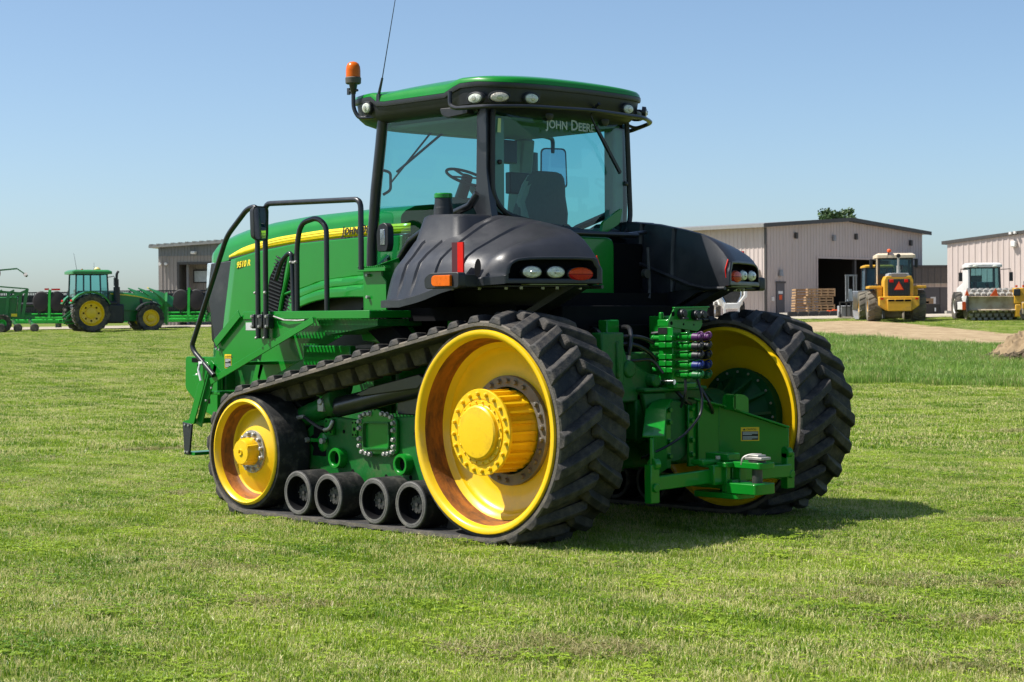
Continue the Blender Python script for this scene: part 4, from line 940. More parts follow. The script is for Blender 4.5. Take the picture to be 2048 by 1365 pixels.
# ---------------------------------------------------------------- cab
def cab():
    XR, XF = -.88, -2.30
    post = MB()
    # front pillars, rear pillars, roof header, sill
    for s in (1, -1):
        y = -.885*s
        post.tube([(-2.45, y, 2.10), (-2.44, y, 2.4), (-2.38, y, 2.9), (-2.31, y, 3.3), (-2.27, y, 3.56)], .05, 10)
        post.prism(rpoly([(-1.02, 3.56), (-1.04, 2.84), (-1.10, 2.72), (-1.02, 2.60), (-.84 if s > 0 else -.96, 2.55), (-.88 if s > 0 else -.95, 2.75), (-.915 if s > 0 else -.94, 3.0), (-.915 if s > 0 else -.94, 3.56)], .03), 'y', y+.062*s, y-.010*s)
        post.tube([(-1.03, y, 2.80), (-1.13, y, 2.70), (-1.57, y, 2.58), (-1.92, y, 2.42), (-2.12, y, 2.2), (-2.16, y, 2.12)], .034, 10)
        post.tube([(-2.29, y, 3.53), (-1.7, y, 3.535), (-1.0, y, 3.51)], .03, 8)
    post.tube([(-2.3, -.9, 3.53), (-2.34, 0, 3.55), (-2.3, .9, 3.53)], .04, 8)
    post.tube([(-2.44, -.88, 2.15), (-2.5, -.5, 2.4), (-2.52, 0, 2.55), (-2.5, .5, 2.4), (-2.44, .88, 2.15)], .035, 8)
    fr = post.build('cab_frame', BLK, TR, ang=45)
    # rear window surround following the pane outline
    oy = rpoly([(-.83, 3.53), (.835, 3.545), (.895, 2.62), (.78, 2.47), (.60, 2.52), (.42, 2.47), (.10, 2.50), (-.35, 2.54), (-.72, 2.62), (-.84, 2.78)], [.06, .06, .14, .1, .12, .12, .1, .2, .22, .2])
    def bulge(y): return -.80-.10*(y/.85)**2
    s_ = MB(); s_.tube([(bulge(y), y, z) for y, z in oy]+[(bulge(oy[0][0]), *oy[0])], .024, 8); s_.build('window_seal', PLB, fr)
    g = MB(); n = len(oy); cz = 3.02
    rr = []
    for k in (1, .75, .5, .25, .01): rr.append([Vector((bulge(y*k), y*k, cz+(z-cz)*k)) for y, z in oy])
    g.rings(rr, True, False, True); g.build('rear_window', GLS, TR, ang=80)
    # door glass, right glass, windscreen
    dg = rpoly([(-2.29, 3.52), (-1.03, 3.50), (-1.05, 2.80), (-1.15, 2.71), (-1.58, 2.585), (-1.93, 2.425), (-2.12, 2.2), (-2.17, 2.12), (-2.43, 2.12), (-2.42, 2.45), (-2.36, 2.9), (-2.3, 3.3)], .02)
    for s in (1, -1):
        b = MB(); b.add([Vector((x, -.889*s, z)) for x, z in (dg if s > 0 else dg[::-1])], [list(range(len(dg)))]); b.build('door_glass', GLS, TR)
    b = MB(); rows = []
    for z, xo in ((2.15, -2.46), (2.5, -2.47), (2.9, -2.41), (3.3, -2.34), (3.53, -2.30)):
        rows.append([Vector((xo+.06-.34*(1-abs(y/.88)**4.5), y, z)) for y in [-.88, -.87, -.85, -.82, -.78, -.73, -.67, -.6, -.45, -.25, 0, .25, .45, .6, .67, .73, .78, .82, .85, .87, .88]])
    b.rings(rows, False); b.build('windscreen', GLS, TR, ang=80)
    # shell of the lower cab, rear deck
    sh = MB(); sh.box(-2.4, -.9, -.8, .8, 1.95, 2.12); sh.prism([(-.84, 2.0), (.84, 2.0), (.84, 2.44), (.6, 2.49), (.1, 2.49), (-.4, 2.53), (-.84, 2.66)], 'x', -.98, -.9); sh.build('cab_floor', DARK, TR)
    # interior
    t = MB(); t.rings([[Vector((x, y, z)) for x, y in ((-2.26, -.82), (-.95, -.82), (-.95, .82), (-2.26, .82))] for z in (3.44, 3.50)], True, True, True); t.build('headliner', BEIGE, TR, bevel=.03)
    p = MB()
    p.prism([(-2.42, 2.1), (-2.28, 2.1), (-2.1, 3.44), (-2.26, 3.44)], 'y', .70, .86); p.box(-1.75, -.98, .62, .80, 2.1, 2.55)
    p.prism([(-1.06, 2.6), (-.93, 2.6), (-.93, 3.45), (-1.06, 3.45)], 'y', -.83, -.66); p.prism([(-1.06, 2.6), (-.93, 2.6), (-.93, 3.45), (-1.06, 3.45)], 'y', .70, .83)
    p.split('interior_trim', BEIGE, TR, bevel=.02)
    st = MB()
    # seat: cushion and sculpted back
    sec = []
    for z, yw, xo, th in ((2.42, .24, 0, .13), (2.55, .29, -.02, .14), (2.7, .30, -.02, .15), (2.85, .255, .0, .13), (2.95, .225, .03, .12), (3.01, .20, .045, .11), (3.045, .165, .055, .09), (3.062, .11, .06, .05)):
        ring = []
        for i in range(16):
            a = 2*pi*i/16; ring.append(Vector((-1.42+xo+th*.5*math.copysign(abs(cos(a))**.6, cos(a)), .27+yw*1.1*math.copysign(abs(sin(a))**.8, sin(a)), z)))
        sec.append(ring)
    st.rings(sec, True, True, True); st.box(-1.95, -1.42, .0, .54, 2.36, 2.5)
    sm = st.build('seat', SEATM, TR, ang=60)
    bl = MB(); bl.tube([(-1.40, .02, 2.62), (-1.42, -.0, 2.78), (-1.40, .05, 2.92), (-1.38, .1, 3.0)], .045, 8); bl.build('seat_bolster', BEIGE, sm)
    hr = MB(); hr.tube([(-1.95, .1, 2.62), (-1.98, .05, 2.85), (-2.1, .02, 2.95)], [.05, .06, .03], 8); hr.build('lever_grip', BEIGE, TR)
    jk = MB(); jk.cyl((-1.8, .55, 2.64), (-1.82, .55, 2.78), .02, .028, 8); jk.sphere((-1.82, .55, 2.80), .035, 8); jk.build('control_lever', PLB, TR)
    a = MB(); a.box(-1.85, -1.5, .45, .60, 2.55, 2.64); a.box(-1.62, -1.5, .5, .58, 2.64, 2.72); a.box(-1.5, -1.25, -.05, .4, 2.15, 2.36); a.cyl((-1.1, .2, 2.48), (-1.1, .28, 2.56), .04); a.split('armrest_console', PLB, TR, bevel=.02)
    w_ = MB(); c = Vector((-2.02, -.1, 3.03)); nn = Vector((.45, 0, .9)).normalized(); T = frame(c, (0, 1, 0), nn.cross(Vector((0, 1, 0))))
    w_.tube([T @ Vector((.20*cos(2*pi*i/32), .20*sin(2*pi*i/32), 0)) for i in range(33)], .014, 8); w_.bar(T @ Vector((-.2, 0, -.0)), T @ Vector((.2, 0, 0)), .03, .015); w_.bar(T @ Vector((0, 0, 0)), T @ Vector((0, .2, 0)), .03, .015); w_.cyl(T @ Vector((0, 0, .02)), T @ Vector((0, 0, -.3)), .05, .06)
    w_.build('steering_wheel', PLB, TR)
    dd = MB(); dd.prism(rpoly([(-2.35, 2.1), (-2.02, 2.1), (-1.96, 2.55), (-2.06, 2.86), (-2.3, 2.8)], .05), 'y', -.28, .08); dd.build('dash_console', mat('dash_trim', (.13, .14, .12), .7), TR, bevel=.03)
    x_ = MB(); x_.tube([(-1.9, .52, 2.4), (-1.9, .52, 2.9), (-1.95, .5, 2.95)], .02, 8); x_.box(-2.0, -1.93, .36, .62, 2.9, 3.1); x_.box(-2.2, -2.1, .28, .62, 3.2, 3.42); x_.split('monitor', PLB, TR, bevel=.01)
    # wipers
    v = MB(); v.cyl((-.60, .16, 3.60), (-.74, .19, 3.52), .014); v.bar((-.745, .19, 3.53), (-.77, .42, 3.24), .014, .012); v.bar((-.755, .28, 3.42), (-.772, .61, 3.03), .022, .028); v.split('rear_wiper', PLB, TR)
    v = MB(); v.bar((-2.36, -.72, 2.98), (-2.37, -.17, 3.52), .012, .014); v.bar((-2.40, -.62, 3.08), (-2.36, -.10, 3.46), .02, .018); v.split('front_wiper', PLB, TR)
    # handles
    h = MB(); h.tube([(-2.35, -.82, 3.08), (-2.3, -.78, 3.06), (-2.3, -.78, 2.9), (-2.36, -.82, 2.86)], .014, 8, .03); h.prism(rpoly([(-2.28, 2.34), (-2.15, 2.34), (-2.13, 2.40), (-2.13, 2.56), (-2.18, 2.60), (-2.26, 2.58), (-2.29, 2.5)], .025), 'y', -.96, -.89); h.build('door_handle', PLB, TR, bevel=.01)
    h = MB(); h.box(-2.23, -2.17, -.966, -.961, 2.40, 2.54); h.build('door_latch', SILV, TR, bevel=.004)
    k = MB()
    for y, z in ((-.775, 3.06), (.80, 2.95)): k.lathe([(.022, 0), (.02, .02), (.01, .026)], (bulge(y), y, z), (1, 0, 0), 14, False, True)
    for y in (-.28, .42): k.lathe([(.05, -.03), (.05, .02), (.03, .03)], (-.79, y, 3.485), (1, 0, 0), 18, False, True)
    k.split('glass_fitting', PLB, TR)
    s2 = MB(); s2.add([Vector((-.79, -.80+.0, 3.31)), Vector((-.79, -.76, 3.31)), Vector((-.79, -.755, 3.43)), Vector((-.79, -.79, 3.43))], [(0, 1, 2, 3)])
    o = s2.build('window_sticker', mat('sticker', (.55, .65, .3), .5), TR)
    o.location = (-.085, .0, 0)
    etch = mat('etched_print', (.42, .50, .50), .5)
    text('window_lettering', 'John', .125, etch, frame((-.79, -.30, 3.375), (-.01, 1, 0), (0, 0, 1)), TR, .0008, 0, .002, 1.0, 'LEFT', True)
    text('window_lettering', 'Deere', .125, etch, frame((-.79, .0, 3.375), (-.01, 1, 0), (0, 0, 1)), TR, .0008, 0, .002, 1.0, 'LEFT', True)
    # sticker on the door glass
    q = MB(); q.add([Vector((-2.30, -.8945, 2.14)), Vector((-1.95, -.8945, 2.14)), Vector((-1.95, -.8945, 2.24)), Vector((-2.30, -.8945, 2.24))], [(0, 1, 2, 3)]); q.build('door_sticker', WHITE, TR)
    text('door_sticker_lettering', 'KO', .07, BLKP, frame((-2.25, -.8955, 2.15), (1, 0, 0), (0, 0, 1)), TR, .0005, .2)
    # right mirror, exhaust stack and air intake seen through the glass
    rp = rpoly([(-.145, -.21), (.145, -.21), (.14, .19), (-.13, .19)], .05); T = frame((-2.50, 1.5, 3.24), (.37, .93, 0), (-.06, .0, 1))
    def W(p, z, s=1): return T @ Vector((p[0]*s, p[1]*s, z))
    m_ = MB(); m_.rings([[W(p, -.05, .8) for p in rp], [W(p, -.01) for p in rp], [W(p, .012) for p in rp], [W(p, .012, .93) for p in rp], [W(p, .006, .93) for p in rp]], True, True, True); mi = m_.build('side_mirror', PLB, TR)
    gl = MB(); gl.add([W(p, .008, .925) for p in rp], [list(range(len(rp)))]); gl.build('mirror_glass', MIRR, mi)
    a = MB(); a.tube([(-2.3, .9, 3.5), (-2.42, 1.3, 3.53), (-2.5, 1.5, 3.52), (-2.51, 1.5, 3.38)], .022, 10, .08); a.build('mirror_arm', BLK, mi)
    e = MB(); e.cyl((-2.46, 1.05, 2.3), (-2.46, 1.05, 3.35), .14, None, 24); e.cyl((-2.46, 1.05, 3.35), (-2.46, 1.05, 3.5), .085, None, 24); e.cyl((-2.46, 1.05, 3.5), (-2.46, 1.05, 3.58), .14, .14, 24); e.build('exhaust_stack', DGREY, TR)
cab()
# ---------------------------------------------------------------- rear fenders
def fender(sy):
    U = [(0, 0), (.02, .10), (.05, .22), (.09, .35), (.14, .46), (.24, .56), (.36, .65), (.52, .77), (.68, .88), (.85, .96), (1, 1), (1.03, .985)]
    BX = [(.01, .3), (.015, .4), (.02, .5), (.03, .62), (.045, .72), (.08, .83), (.13, .91), (.25, .97), (.5, 1.0), (.8, 1.0), (1, .97), (1.03, .9)]
    ZT = [(-1.45, 2.54), (-1.3, 2.60), (-1.05, 2.61), (-.8, 2.605), (-.5, 2.57), (-.2, 2.51), (.0, 2.46), (.12, 2.41), (.2, 2.345), (.26, 2.275), (.30, 2.225)]
    YOt = [(-1.45, -1.58), (-1.3, -1.64), (-1.05, -1.69), (-.8, -1.71), (-.55, -1.71), (-.3, -1.70), (-.1, -1.68), (.05, -1.66), (.2, -1.62), (.30, -1.58)]
    ZO = [(-1.45, 1.845), (-1.1, 1.845), (-.85, 1.88), (-.45, 1.965), (-.2, 1.99), (.1, 2.01), (.30, 2.02)]
    SH = [(-.75, 0), (-.4, .08), (0, .28), (.30, .385)]
    ribs = (-1.18, -.98, -.70, -.32)
    xs = set([-1.45, -1.43, -1.38, -1.3, -1.22, -1.1, -.9, -.8, -.6, -.5, -.4, -.2, -.1, 0, .08, .15, .22, .27, .30])
    ins = {}
    for r in ribs:
        xs = {x for x in xs if abs(x-r) > .028}
        for d, i in ((-.028, 0), (-.012, .022), (.012, .022), (.028, 0)): xs.add(round(r+d, 4)); ins[round(r+d, 4)] = i
    xs = sorted(xs); mb = MB(sy); rs = []
    for x in xs:
        zt, yo, zo, sh = interp(x, ZT), interp(x, YOt), interp(x, ZO), interp(x, SH); yi = -.85; q = []
        lip = .032*max(0, min(1, (.1-x)/.2))
        def PX(y): return x+sh*(y-yi)
        q.append(Vector((PX(yo-lip), yo-lip, zo-.012))); q.append(Vector((PX(yo-lip), yo-lip, zo+.045))); q.append(Vector((PX(yo-lip*.2), yo-lip*.2, zo+.052)))
        front = max(0, min(1, (-1.36-x)/.09))
        for k, (u, v) in enumerate(U):
            rr_ = max(0, min(1, (x-.02)/.26)); ub, vb = BX[k]; u, v = lerp(u, ub, rr_), lerp(v, vb, rr_)
            if k == 0: u, v = .012, .075+.2*rr_
            bo = max(0, 1-abs(x+1.28)/.22) if x < -1.05 else 0
            v2 = v+(.10*bo if .3 < u < .75 else 0)*(1-v)*2.2
            y = yo+(yi-yo)*u; z = zo+(zt-zo)*v2
            i = ins.get(x, 0)*(1 if 1 < k < 10 else 0)
            y += i*(1-u)*.8; z -= i*(.3+.7*u)
            y += front*.02; z -= front*.025*(v)
            q.append(Vector((PX(y), y, z)))
        # inner side
        gi = ins.get(x, 0)*1.1; q.append(Vector((PX(yi+.035), yi+.035-gi, zt-.06))); q.append(Vector((PX(yi+.055), yi+.055-gi, zt-(zt-zo)*.45))); q.append(Vector((PX(yi+.06), yi+.06-gi, zo+.10))); q.append(Vector((PX(yi+.06), yi+.06, zo-.012)))
        rs.append(q)
    mb.rings(rs, False, True, False)
    bt0 = rpoly([(-1.43, -1.42), (-.71, -1.38), (-.65, -.86), (-1.43, -.86)], .1); bt1 = rpoly([(-1.33, -1.27), (-.86, -1.25), (-.80, -.88), (-1.33, -.88)], .09); bt2 = rpoly([(-1.30, -1.24), (-.88, -1.22), (-.83, -.9), (-1.30, -.9)], .09)
    mb.rings([[(x, y, 2.22) for x, y in bt0], [(x, y, 2.36) for x, y in rpoly([(-1.37, -1.35), (-.78, -1.31), (-.72, -.87), (-1.37, -.87)], .1)], [(x, y, 2.595-.02*(x+1.45)) for x, y in bt1], [(x, y, 2.618-.02*(x+1.45)) for x, y in bt2]], True, False, True)
    # rear lip and lamp recess
    last = rs[-1]; low = [p for p in last]
    c = sum((p for p in last), Vector())/len(last)
    def inset(k, dx, f=.9):
        o = []
        for p in last:
            d = p-c; o.append(Vector((c.x+d.x*k+dx, c.y+d.y*k, c.z+d.z*f)))
        return o
    mb.rings([last, inset(.97, .010, .95), inset(.93, .012, .80), inset(.90, .005, .70)], True)
    fo = mb.build('rear_fender', PLA, TR, ang=32)
    rc = MB(sy); rc.rings([inset(.90, .005, .70), inset(.88, -.12, .66)], True, False, True); rc.build('lamp_recess', DARK, fo)
    # under plate and inner wall
    up = MB(sy); up.prism([(-1.4, -1.0), (-1.4, -1.55), (-1.0, -1.64), (-.5, -1.66), (-.1, -1.5), (.0, -1.40), (.22, -.84), (-1.4, -.84)], 'z', 1.985, 1.998)
    up.prism([(-1.4, 2.0), (.25, 2.0), (-.05, 1.95), (-.95, 1.52), (-1.4, 1.52)], 'y', -.80, -.83)
    up.prism([(.24, 1.99), (.10, 1.99), (-1.0, 1.50), (-.9, 1.50)], 'y', -1.02, -.83)
    up.split('fender_bracket', PLB, fo)
    lg = MB(sy); lg.tube([(-1.0, -.785, 2.28), (-.7, -.785, 2.22), (-.4, -.78, 2.12), (-.1, -.775, 2.02), (.1, -.77, 1.985), (.3, -.765, 1.985)], .016, 8); lg.build('fender_ledge', PLA, fo)
    bp_ = MB(sy); bp_.prism([(.0, -1.38), (.10, -1.38), (.26, -.9), (.02, -.9)], 'z', 2.0, 2.006); bp_.build('lamp_bracket', mat('olive_zinc', (.22, .24, .10), .5, metal=.3), fo)
    k = MB(sy)
    for x, y in ((-.3, -1.55), (-.1, -1.45), (0, -1.38), (.06, -1.2), (.12, -1.1), (-.5, -1.66), (.2, -.92)): k.bolt((x, y, 1.985), (0, 0, -1), .014, .02)
    k.build('fender_bolt', STEEL, fo)['kind'] = 'stuff'
    # lamps in the recess
    nrm = Vector((1, -.30, 0)).normalized()
    def oval(p, a, b, m, name, split=None):
        xa = Vector((0, 0, 1)).cross(nrm).normalized(); T = frame(p, xa, (0, 0, 1)); q = MB(sy); n = 24
        def rg_(s, z): return [T @ Vector((a*s*cos(2*pi*i/n), b*s*sin(2*pi*i/n), z)) for i in range(n)]
        if not split:
            q.rings([rg_(1.1, -.05), rg_(1.1, -.004), rg_(1.0, .0)], True); h = q.build(name, PLB, fo)
            l_ = MB(sy); l_.rings([rg_(1, 0), rg_(.8, .016), rg_(.45, .022), rg_(.02, .024)], True, False, True); l_.build('lens', m, h)
            i_ = MB(sy); i_.rings([rg_(.36, .022), rg_(.3, .03), rg_(.02, .031)], True, False, True); i_.build('bulb', MATS['bulb_reflector'], h); return h
        q.rings([rg_(1.06, -.05), rg_(1.06, -.004), rg_(1.0, 0)], True); h = q.build(name, PLB, fo)
        for half, mm, nm in ((1, m, 'amber_lens'), (-1, split, 'red_lens')):
            l_ = MB(sy); rr = []
            for s, z in ((1, 0), (.85, .018), (.5, .026), (.02, .028)):
                r = []
                for i in range(13):
                    t = pi*i/12*half; r.append(T @ Vector((a*s*cos(t), max(b*s*sin(t)*half, .002)*half, z)))
                if half < 0: r = r[::-1]
                rr.append(r)
            l_.rings(rr, False); l_.build(nm, mm, h)
        return h
    oval((.11, -1.365, 2.10), .082, .046, LENS, 'work_lamp'); oval((.175, -1.165, 2.10), .078, .046, LENS, 'work_lamp'); oval((.255, -.965, 2.085), .112, .054, mat('orange_red_lens', (.58, .055, .0), .28, var=.12, scale=30, spec=.25), 'tail_lamp', REDL)
    # side marker lamp and reflector on an arm
    a = MB(sy); a.box(-.42, -.20, -1.85, -1.66, 1.985, 2.085); a.prism(rpoly([(-.56, 1.975), (-.16, 1.975), (-.16, 2.10), (-.50, 2.10), (-.57, 2.06)], .03), 'y', -1.90, -1.82); a.build('marker_housing', PLB, fo, bevel=.006)
    l_ = MB(sy); T = frame((-.34, -1.905, 2.037), (1, -.0, 0), (0, 0, 1)); l_.prism(rpoly([(-.455, 1.992), (-.235, 1.992), (-.235, 2.078), (-.455, 2.078)], [.045, .005, .005, .045]), 'y', -1.925, -1.90); l_.sphere((-.545, -1.88, 2.03), .022, 10); l_.build('marker_lens', AMBER, fo, bevel=.012)
    r_ = MB(sy); r_.box(-.412, -.345, -1.742, -1.728, 2.085, 2.340); r_.build('reflector_plate', REFD, fo)
    b_ = MB(sy); b_.box(-.345, -.278, -1.744, -1.730, 2.085, 2.340); b_.build('red_reflector', REFR, fo)
    # flat black oval painting the shade of a pocket beside the lamps
    pk = MB(sy); T = frame((-.17, -1.685, 2.135), (1, .3, 0), (.05, .12, 1)); pk.add([T @ Vector((.03*cos(2*pi*i/20), .072*sin(2*pi*i/20), .004)) for i in range(20)], [list(range(20))]); pk.build('pocket_shade', DARK, fo)
    s_ = MB(sy); s_.prism(rpoly([(-.83, 2.02), (-.80, 2.0), (-.78, 2.15), (-.82, 2.24)], .01), 'x', .285, .292); s_.build('slow_reflector', REFR, fo)
    return fo
fender(1); fender(-1)
def rear():
    # canister on the left fender boss
    c = MB(); c.lathe([(.088, 0), (.08, .12), (.078, .122), (.072, .20)], (-1.24, -1.09, 2.56), (0, 0, 1), 28); cn = c.build('filler_neck', PLB, TR)
    g = MB(); g.lathe([(.074, 0), (.078, .004), (.078, .034), (.07, .042), (.002, .044)], (-1.24, -1.09, 2.76), (0, 0, 1), 28, True); g.build('filler_cap', GREEN, cn)
    t = MB(); yz = rpoly([(-.42, 1.84), (.325, 1.84), (.325, 2.44), (-.42, 2.44)], [.03, .03, .09, .09]); t.prism(yz, 'x', -.84, -.58); t.build('fuel_tank', GREEN, TR, bevel=.02)
    b = MB(); b.tube([(-.56, -.6, 2.465), (-.56, .60, 2.465)], .022, 12); b.tube([(-.6, .5, 2.47), (-.62, .78, 2.5)], .018, 8); b.split('deck_rail', BLK, TR)
    b = MB(); b.prism(rpoly([(.36, 2.46), (.60, 2.58), (.64, 2.72), (.52, 2.66), (.38, 2.58)], .03), 'x', -.80, -.77); b.build('lift_bracket', GREEN, TR)
    d = MB(); d.box(-.85, -.1, -.82, .82, 1.62, 1.84); d.box(-.84, -.7, .34, .82, 1.84, 2.4); d.box(-.30, -.06, -.5, .45, 1.5, 1.68); d.split('rear_crossmember', DARK, TR, bevel=.01)
    l_ = MB(); l_.cyl((-.34, .44, 2.12), (-.30, .44, 2.12), .04); l_.tube([(-.35, .5, 2.35), (-.33, .5, 2.0), (-.3, .46, 1.9)], .015, 8); l_.split('rear_socket', DGREY, TR)
    # castings of the axle
    a = MB()
    a.prism([(-.75, 1.60), (-.60, 1.62), (-.52, 1.40), (-.18, 1.25), (-.1, 1.06), (-.75, 1.05)], 'x', .16, .34)
    a.prism(rpoly([(-.42, .72), (.10, .72), (.10, 1.13), (-.42, 1.13)], .05), 'x', .16, .34); a.cyl((.0, -.02, .80), (.40, -.02, .80), .30, .26, 32); a.prism([(-.40, 1.125), (-.12, 1.125), (-.12, .60), (-.22, .55)], 'x', .345, .40); a.box(.05, .44, -.42, .36, 1.13, 1.165)
    a.box(.25, .38, -.86, -.6, 1.2, 1.62)
    a.cyl((.2, -.5, 1.32), (.36, -.5, 1.32), .1, .07, 16); a.cyl((.3, -.25, 1.22), (.42, -.25, 1.22), .06, .05, 14); a.box(.34, .40, -.7, -.66, 1.25, 1.55)
    a.split('axle_housing', GREEN_F, TR, bevel=.015)
    for k, pts in enumerate(([(.05, .1, 1.60), (.18, .16, 1.62), (.26, .2, 1.5), (.22, .22, 1.3), (.1, .2, 1.1)], [(.0, -.2, 1.66), (.15, -.28, 1.66), (.24, -.36, 1.55), (.22, -.4, 1.36)], [(.34, -.02, 1.2), (.45, .06, 1.05), (.42, .22, .98), (.2, .3, 1.05)], [(-.1, -.55, 1.6), (.1, -.62, 1.66), (.22, -.66, 1.5), (.2, -.62, 1.3)], [(.5, .2, 1.15), (.56, .26, 1.0), (.5, .36, .92), (.3, .4, .95)])):
        p = MB(); p.tube(pts, .016+.003*(k % 2), 8, .12); p.build('hydraulic_hose', BLK, TR)
        p = MB(); p.cyl(pts[-1], Vector(pts[-1])+(Vector(pts[-2])-Vector(pts[-1])).normalized()*.07, .024, None, 8); p.build('hose_fitting', STEEL, TR)
    v = MB(); v.box(.0, .2, .12, .3, 1.35, 1.75); v.box(-.05, .05, -.45, -.3, 1.4, 1.72); v.split('valve_bracket', GREEN, TR, bevel=.01)
    p = MB(); p.tube([(.1, -.42, 1.58), (.22, -.22, 1.58), (.28, -.05, 1.5), (.30, .02, 1.25)], .018, 10, .08); p.tube([(.1, -.46, 1.52), (.22, -.28, 1.52), (.28, -.12, 1.42), (.30, -.05, 1.25)], .018, 10, .08); p.tube([(.1, -.5, 1.40), (.25, -.35, 1.38), (.32, -.2, 1.40), (.4, -.15, 1.28)], .012, 8, .08)
    p.split('hydraulic_line', BLK, TR)
    s_ = MB(); s_.sphere((.30, -.16, 1.20), .045, 12, (2, 1, .8)); s_.cyl((.3, -.16, 1.20), (.5, -.13, 1.21), .022); s_.build('lift_ball', SILV, TR)
    # stacked control valves with couplers
    st = MB(); st.box(.30, .46, -.10, .12, 1.20, 1.66); st.box(.24, .50, -.13, .15, 1.155, 1.20); st.box(.28, .40, -.09, .05, 1.66, 1.72); st.cyl((.30, -.06, 1.72), (.30, -.06, 1.78), .02)
    vs = st.build('valve_stack', GREEN, TR, bevel=.008)
    caps = [mat('purple_cap', (.07, .012, .085), .45), PLB, PLB, mat('blue_cap', (.008, .022, .15), .45), mat('green_cap', (.01, .12, .03), .4)]
    for z in (1.567, 1.51, 1.415, 1.36, 1.305):
        b = MB(); b.box(.335, .41, -.135, -.09, z-.022, z+.022); b.box(.412, .475, -.13, -.08, z-.02, z+.02); b.cyl((.235, -.10, z), (.335, -.10, z), .022, None, 12); b.cyl((.24, -.10, z), (.262, -.10, z), .027, None, 8)
        b.build('valve_block', GREEN, vs, bevel=.004)
    for k, z in enumerate((1.575, 1.50, 1.425, 1.345, 1.265)):
        for y in (-.05, .05):
            b = MB(); b.cyl((.46, y, z), (.51, y, z), .018, None, 12); b.cyl((.51, y, z), (.60, y, z), .029, .031, 16); b.cyl((.60, y, z), (.64, y, z), .025, None, 16); b.bar((.5, y-.02, z+.03), (.6, y-.02, z+.034), .02, .012); b.build('coupler', GREEN, vs, bevel=.003)
            b = MB(); b.cyl((.64, y, z), (.70, y, z), .034, .030, 16); b.sphere((.71, y, z), .028, 10); b.tube([(.68, y, z+.03), (.73, y, z+.045), (.75, y, z+.01), (.72, y, z-.02)], .007, 6, .02); b.build('dust_cap', caps[k], vs)
    tp = MB(); tp.prism(rpoly([(-.17, 1.66), (.20, 1.62), (.24, 1.645), (.34, 1.82), (-.09, 1.815), (-.17, 1.70)], .012), 'x', .46, .472); tp.bar((.47, -.10, 1.815), (.47, .34, 1.822), .03, .012); tp.box(.44, .46, .0, .06, 1.55, 1.7); tp.build('connector_plate', GREEN, vs, bevel=.003)
    h = MB()
    for y, z, r in ((-.11, 1.765, .022), (-.13, 1.69, .016), (.27, 1.70, .016), (.02, 1.68, .01), (.15, 1.675, .008)): h.lathe([(r, 0), (.001, .001)], (.473, y, z), (1, 0, 0), 12)
    h.split('plate_hole', DARK, vs)
    for y, z in ((-.02, 1.765), (.15, 1.755), (.23, 1.755)):
        k = MB(); k.cyl((.472, y, z), (.52, y, z), .042, .038, 18); k.cyl((.52, y, z), (.53, y, z), .03, .026, 18); k.box(.49, .54, y-.03, y+.03, z-.045, z-.03); k.build('trailer_socket', PLB, vs, bevel=.004)
    k = MB(); k.box(.279, .2795, -.14, -.139, 1.6, 1.6); k = MB(); k.box(.30, .40, -.104, -.1015, 1.60, 1.655); k.build('valve_plate', BLKP, vs)
    cb = MB(); cb.tube([(.60, .02, 1.26), (.66, .03, 1.12), (.68, .0, .95), (.66, -.16, .80), (.62, -.36, .70), (.58, -.62, .62)], .011, 8, .2); cb.tube([(.55, -.05, 1.24), (.56, -.06, 1.1), (.5, -.05, 1.0)], .012, 8, .05); cb.split('release_cable', BLK, TR)
    # flared drawbar support: side plates, bolts, cross bar
    for s in (1, -1):
        b = MB(s)
        # s=1: left plate ; built as vertical sheet between (x, y) stations
        A = [(.36, -.14, 1.04, .52), (.46, -.20, 1.06, .50), (.52, -.40, 1.0, .46), (.90, -.86, .80, .36)]
        for (x0, y0, t0, b0), (x1, y1, t1, b1) in zip(A[1:], A[2:]):
            n = Vector((y1-y0, -(x1-x0), 0)).normalized()*.014
            P = [Vector((x0, y0, b0)), Vector((x1, y1, b1)), Vector((x1, y1, t1)), Vector((x0, y0, t0))]
            b.rings([[p+n for p in P], [p-n for p in P]], True, True, True)
        b.bar((.42, -.17, 1.065), (.56, -.42, .995), .16, .018); b.bar((.55, -.41, 1.0), (.90, -.84, .815), .17, .018)
        b.prism([(-.11, 1.02), (-.33, 1.02), (-.33, .50), (-.11, .50)], 'x', .42, .445)
        b.cyl((.90, -.86, .60), (.90, -.80, .60), .05); b.box(.86, .93, -.90, -.80, .30, .60); b.cyl((.86, -.85, .42), (.95, -.85, .42), .035)
        hp = b.build('hitch_plate', GREEN, TR, bevel=.006)
        k = bolt_src('hitch_bolt', GREEN, .022, .03, hp); rot = Matrix(((0, 0, 1, 0), (0, 1, 0, 0), (-1, 0, 0, 0), (0, 0, 0, 1)))
        fst = True
        for y in (-.14, -.235):
            for z in (.98, .90, .86, .73, .62) if y < -.2 else (.98, .88, .72, .60):
                o = k if fst else inst(k, hp); fst = False; o.matrix_local = Matrix.Translation((.446, y*s, z)) @ rot
    lu = MB(); lu.prism(rpoly([(.36, .985), (.56, .93), (.56, 1.06), (.50, 1.09), (.40, 1.10), (.36, 1.07)], .02), 'x', .60, .615); lu.prism(rpoly([(.36, .985), (.56, .93), (.56, 1.06), (.50, 1.09), (.40, 1.10), (.36, 1.07)], .02), 'x', .70, .715); lu.box(.60, .715, .375, .39, .97, 1.09); lu.split('hitch_lug', GREEN, TR)
    warning((.652, .535, .70), (.64, .77, 0), .155, .115)
    c = MB(); c.bar((.90, -.84, .45), (.93, -.14, .47), .05, .11); c.bar((.93, -.14, .47), (.92, .84, .45), .05, .11); cr = c.build('swing_bar', GREEN, TR, bevel=.008)
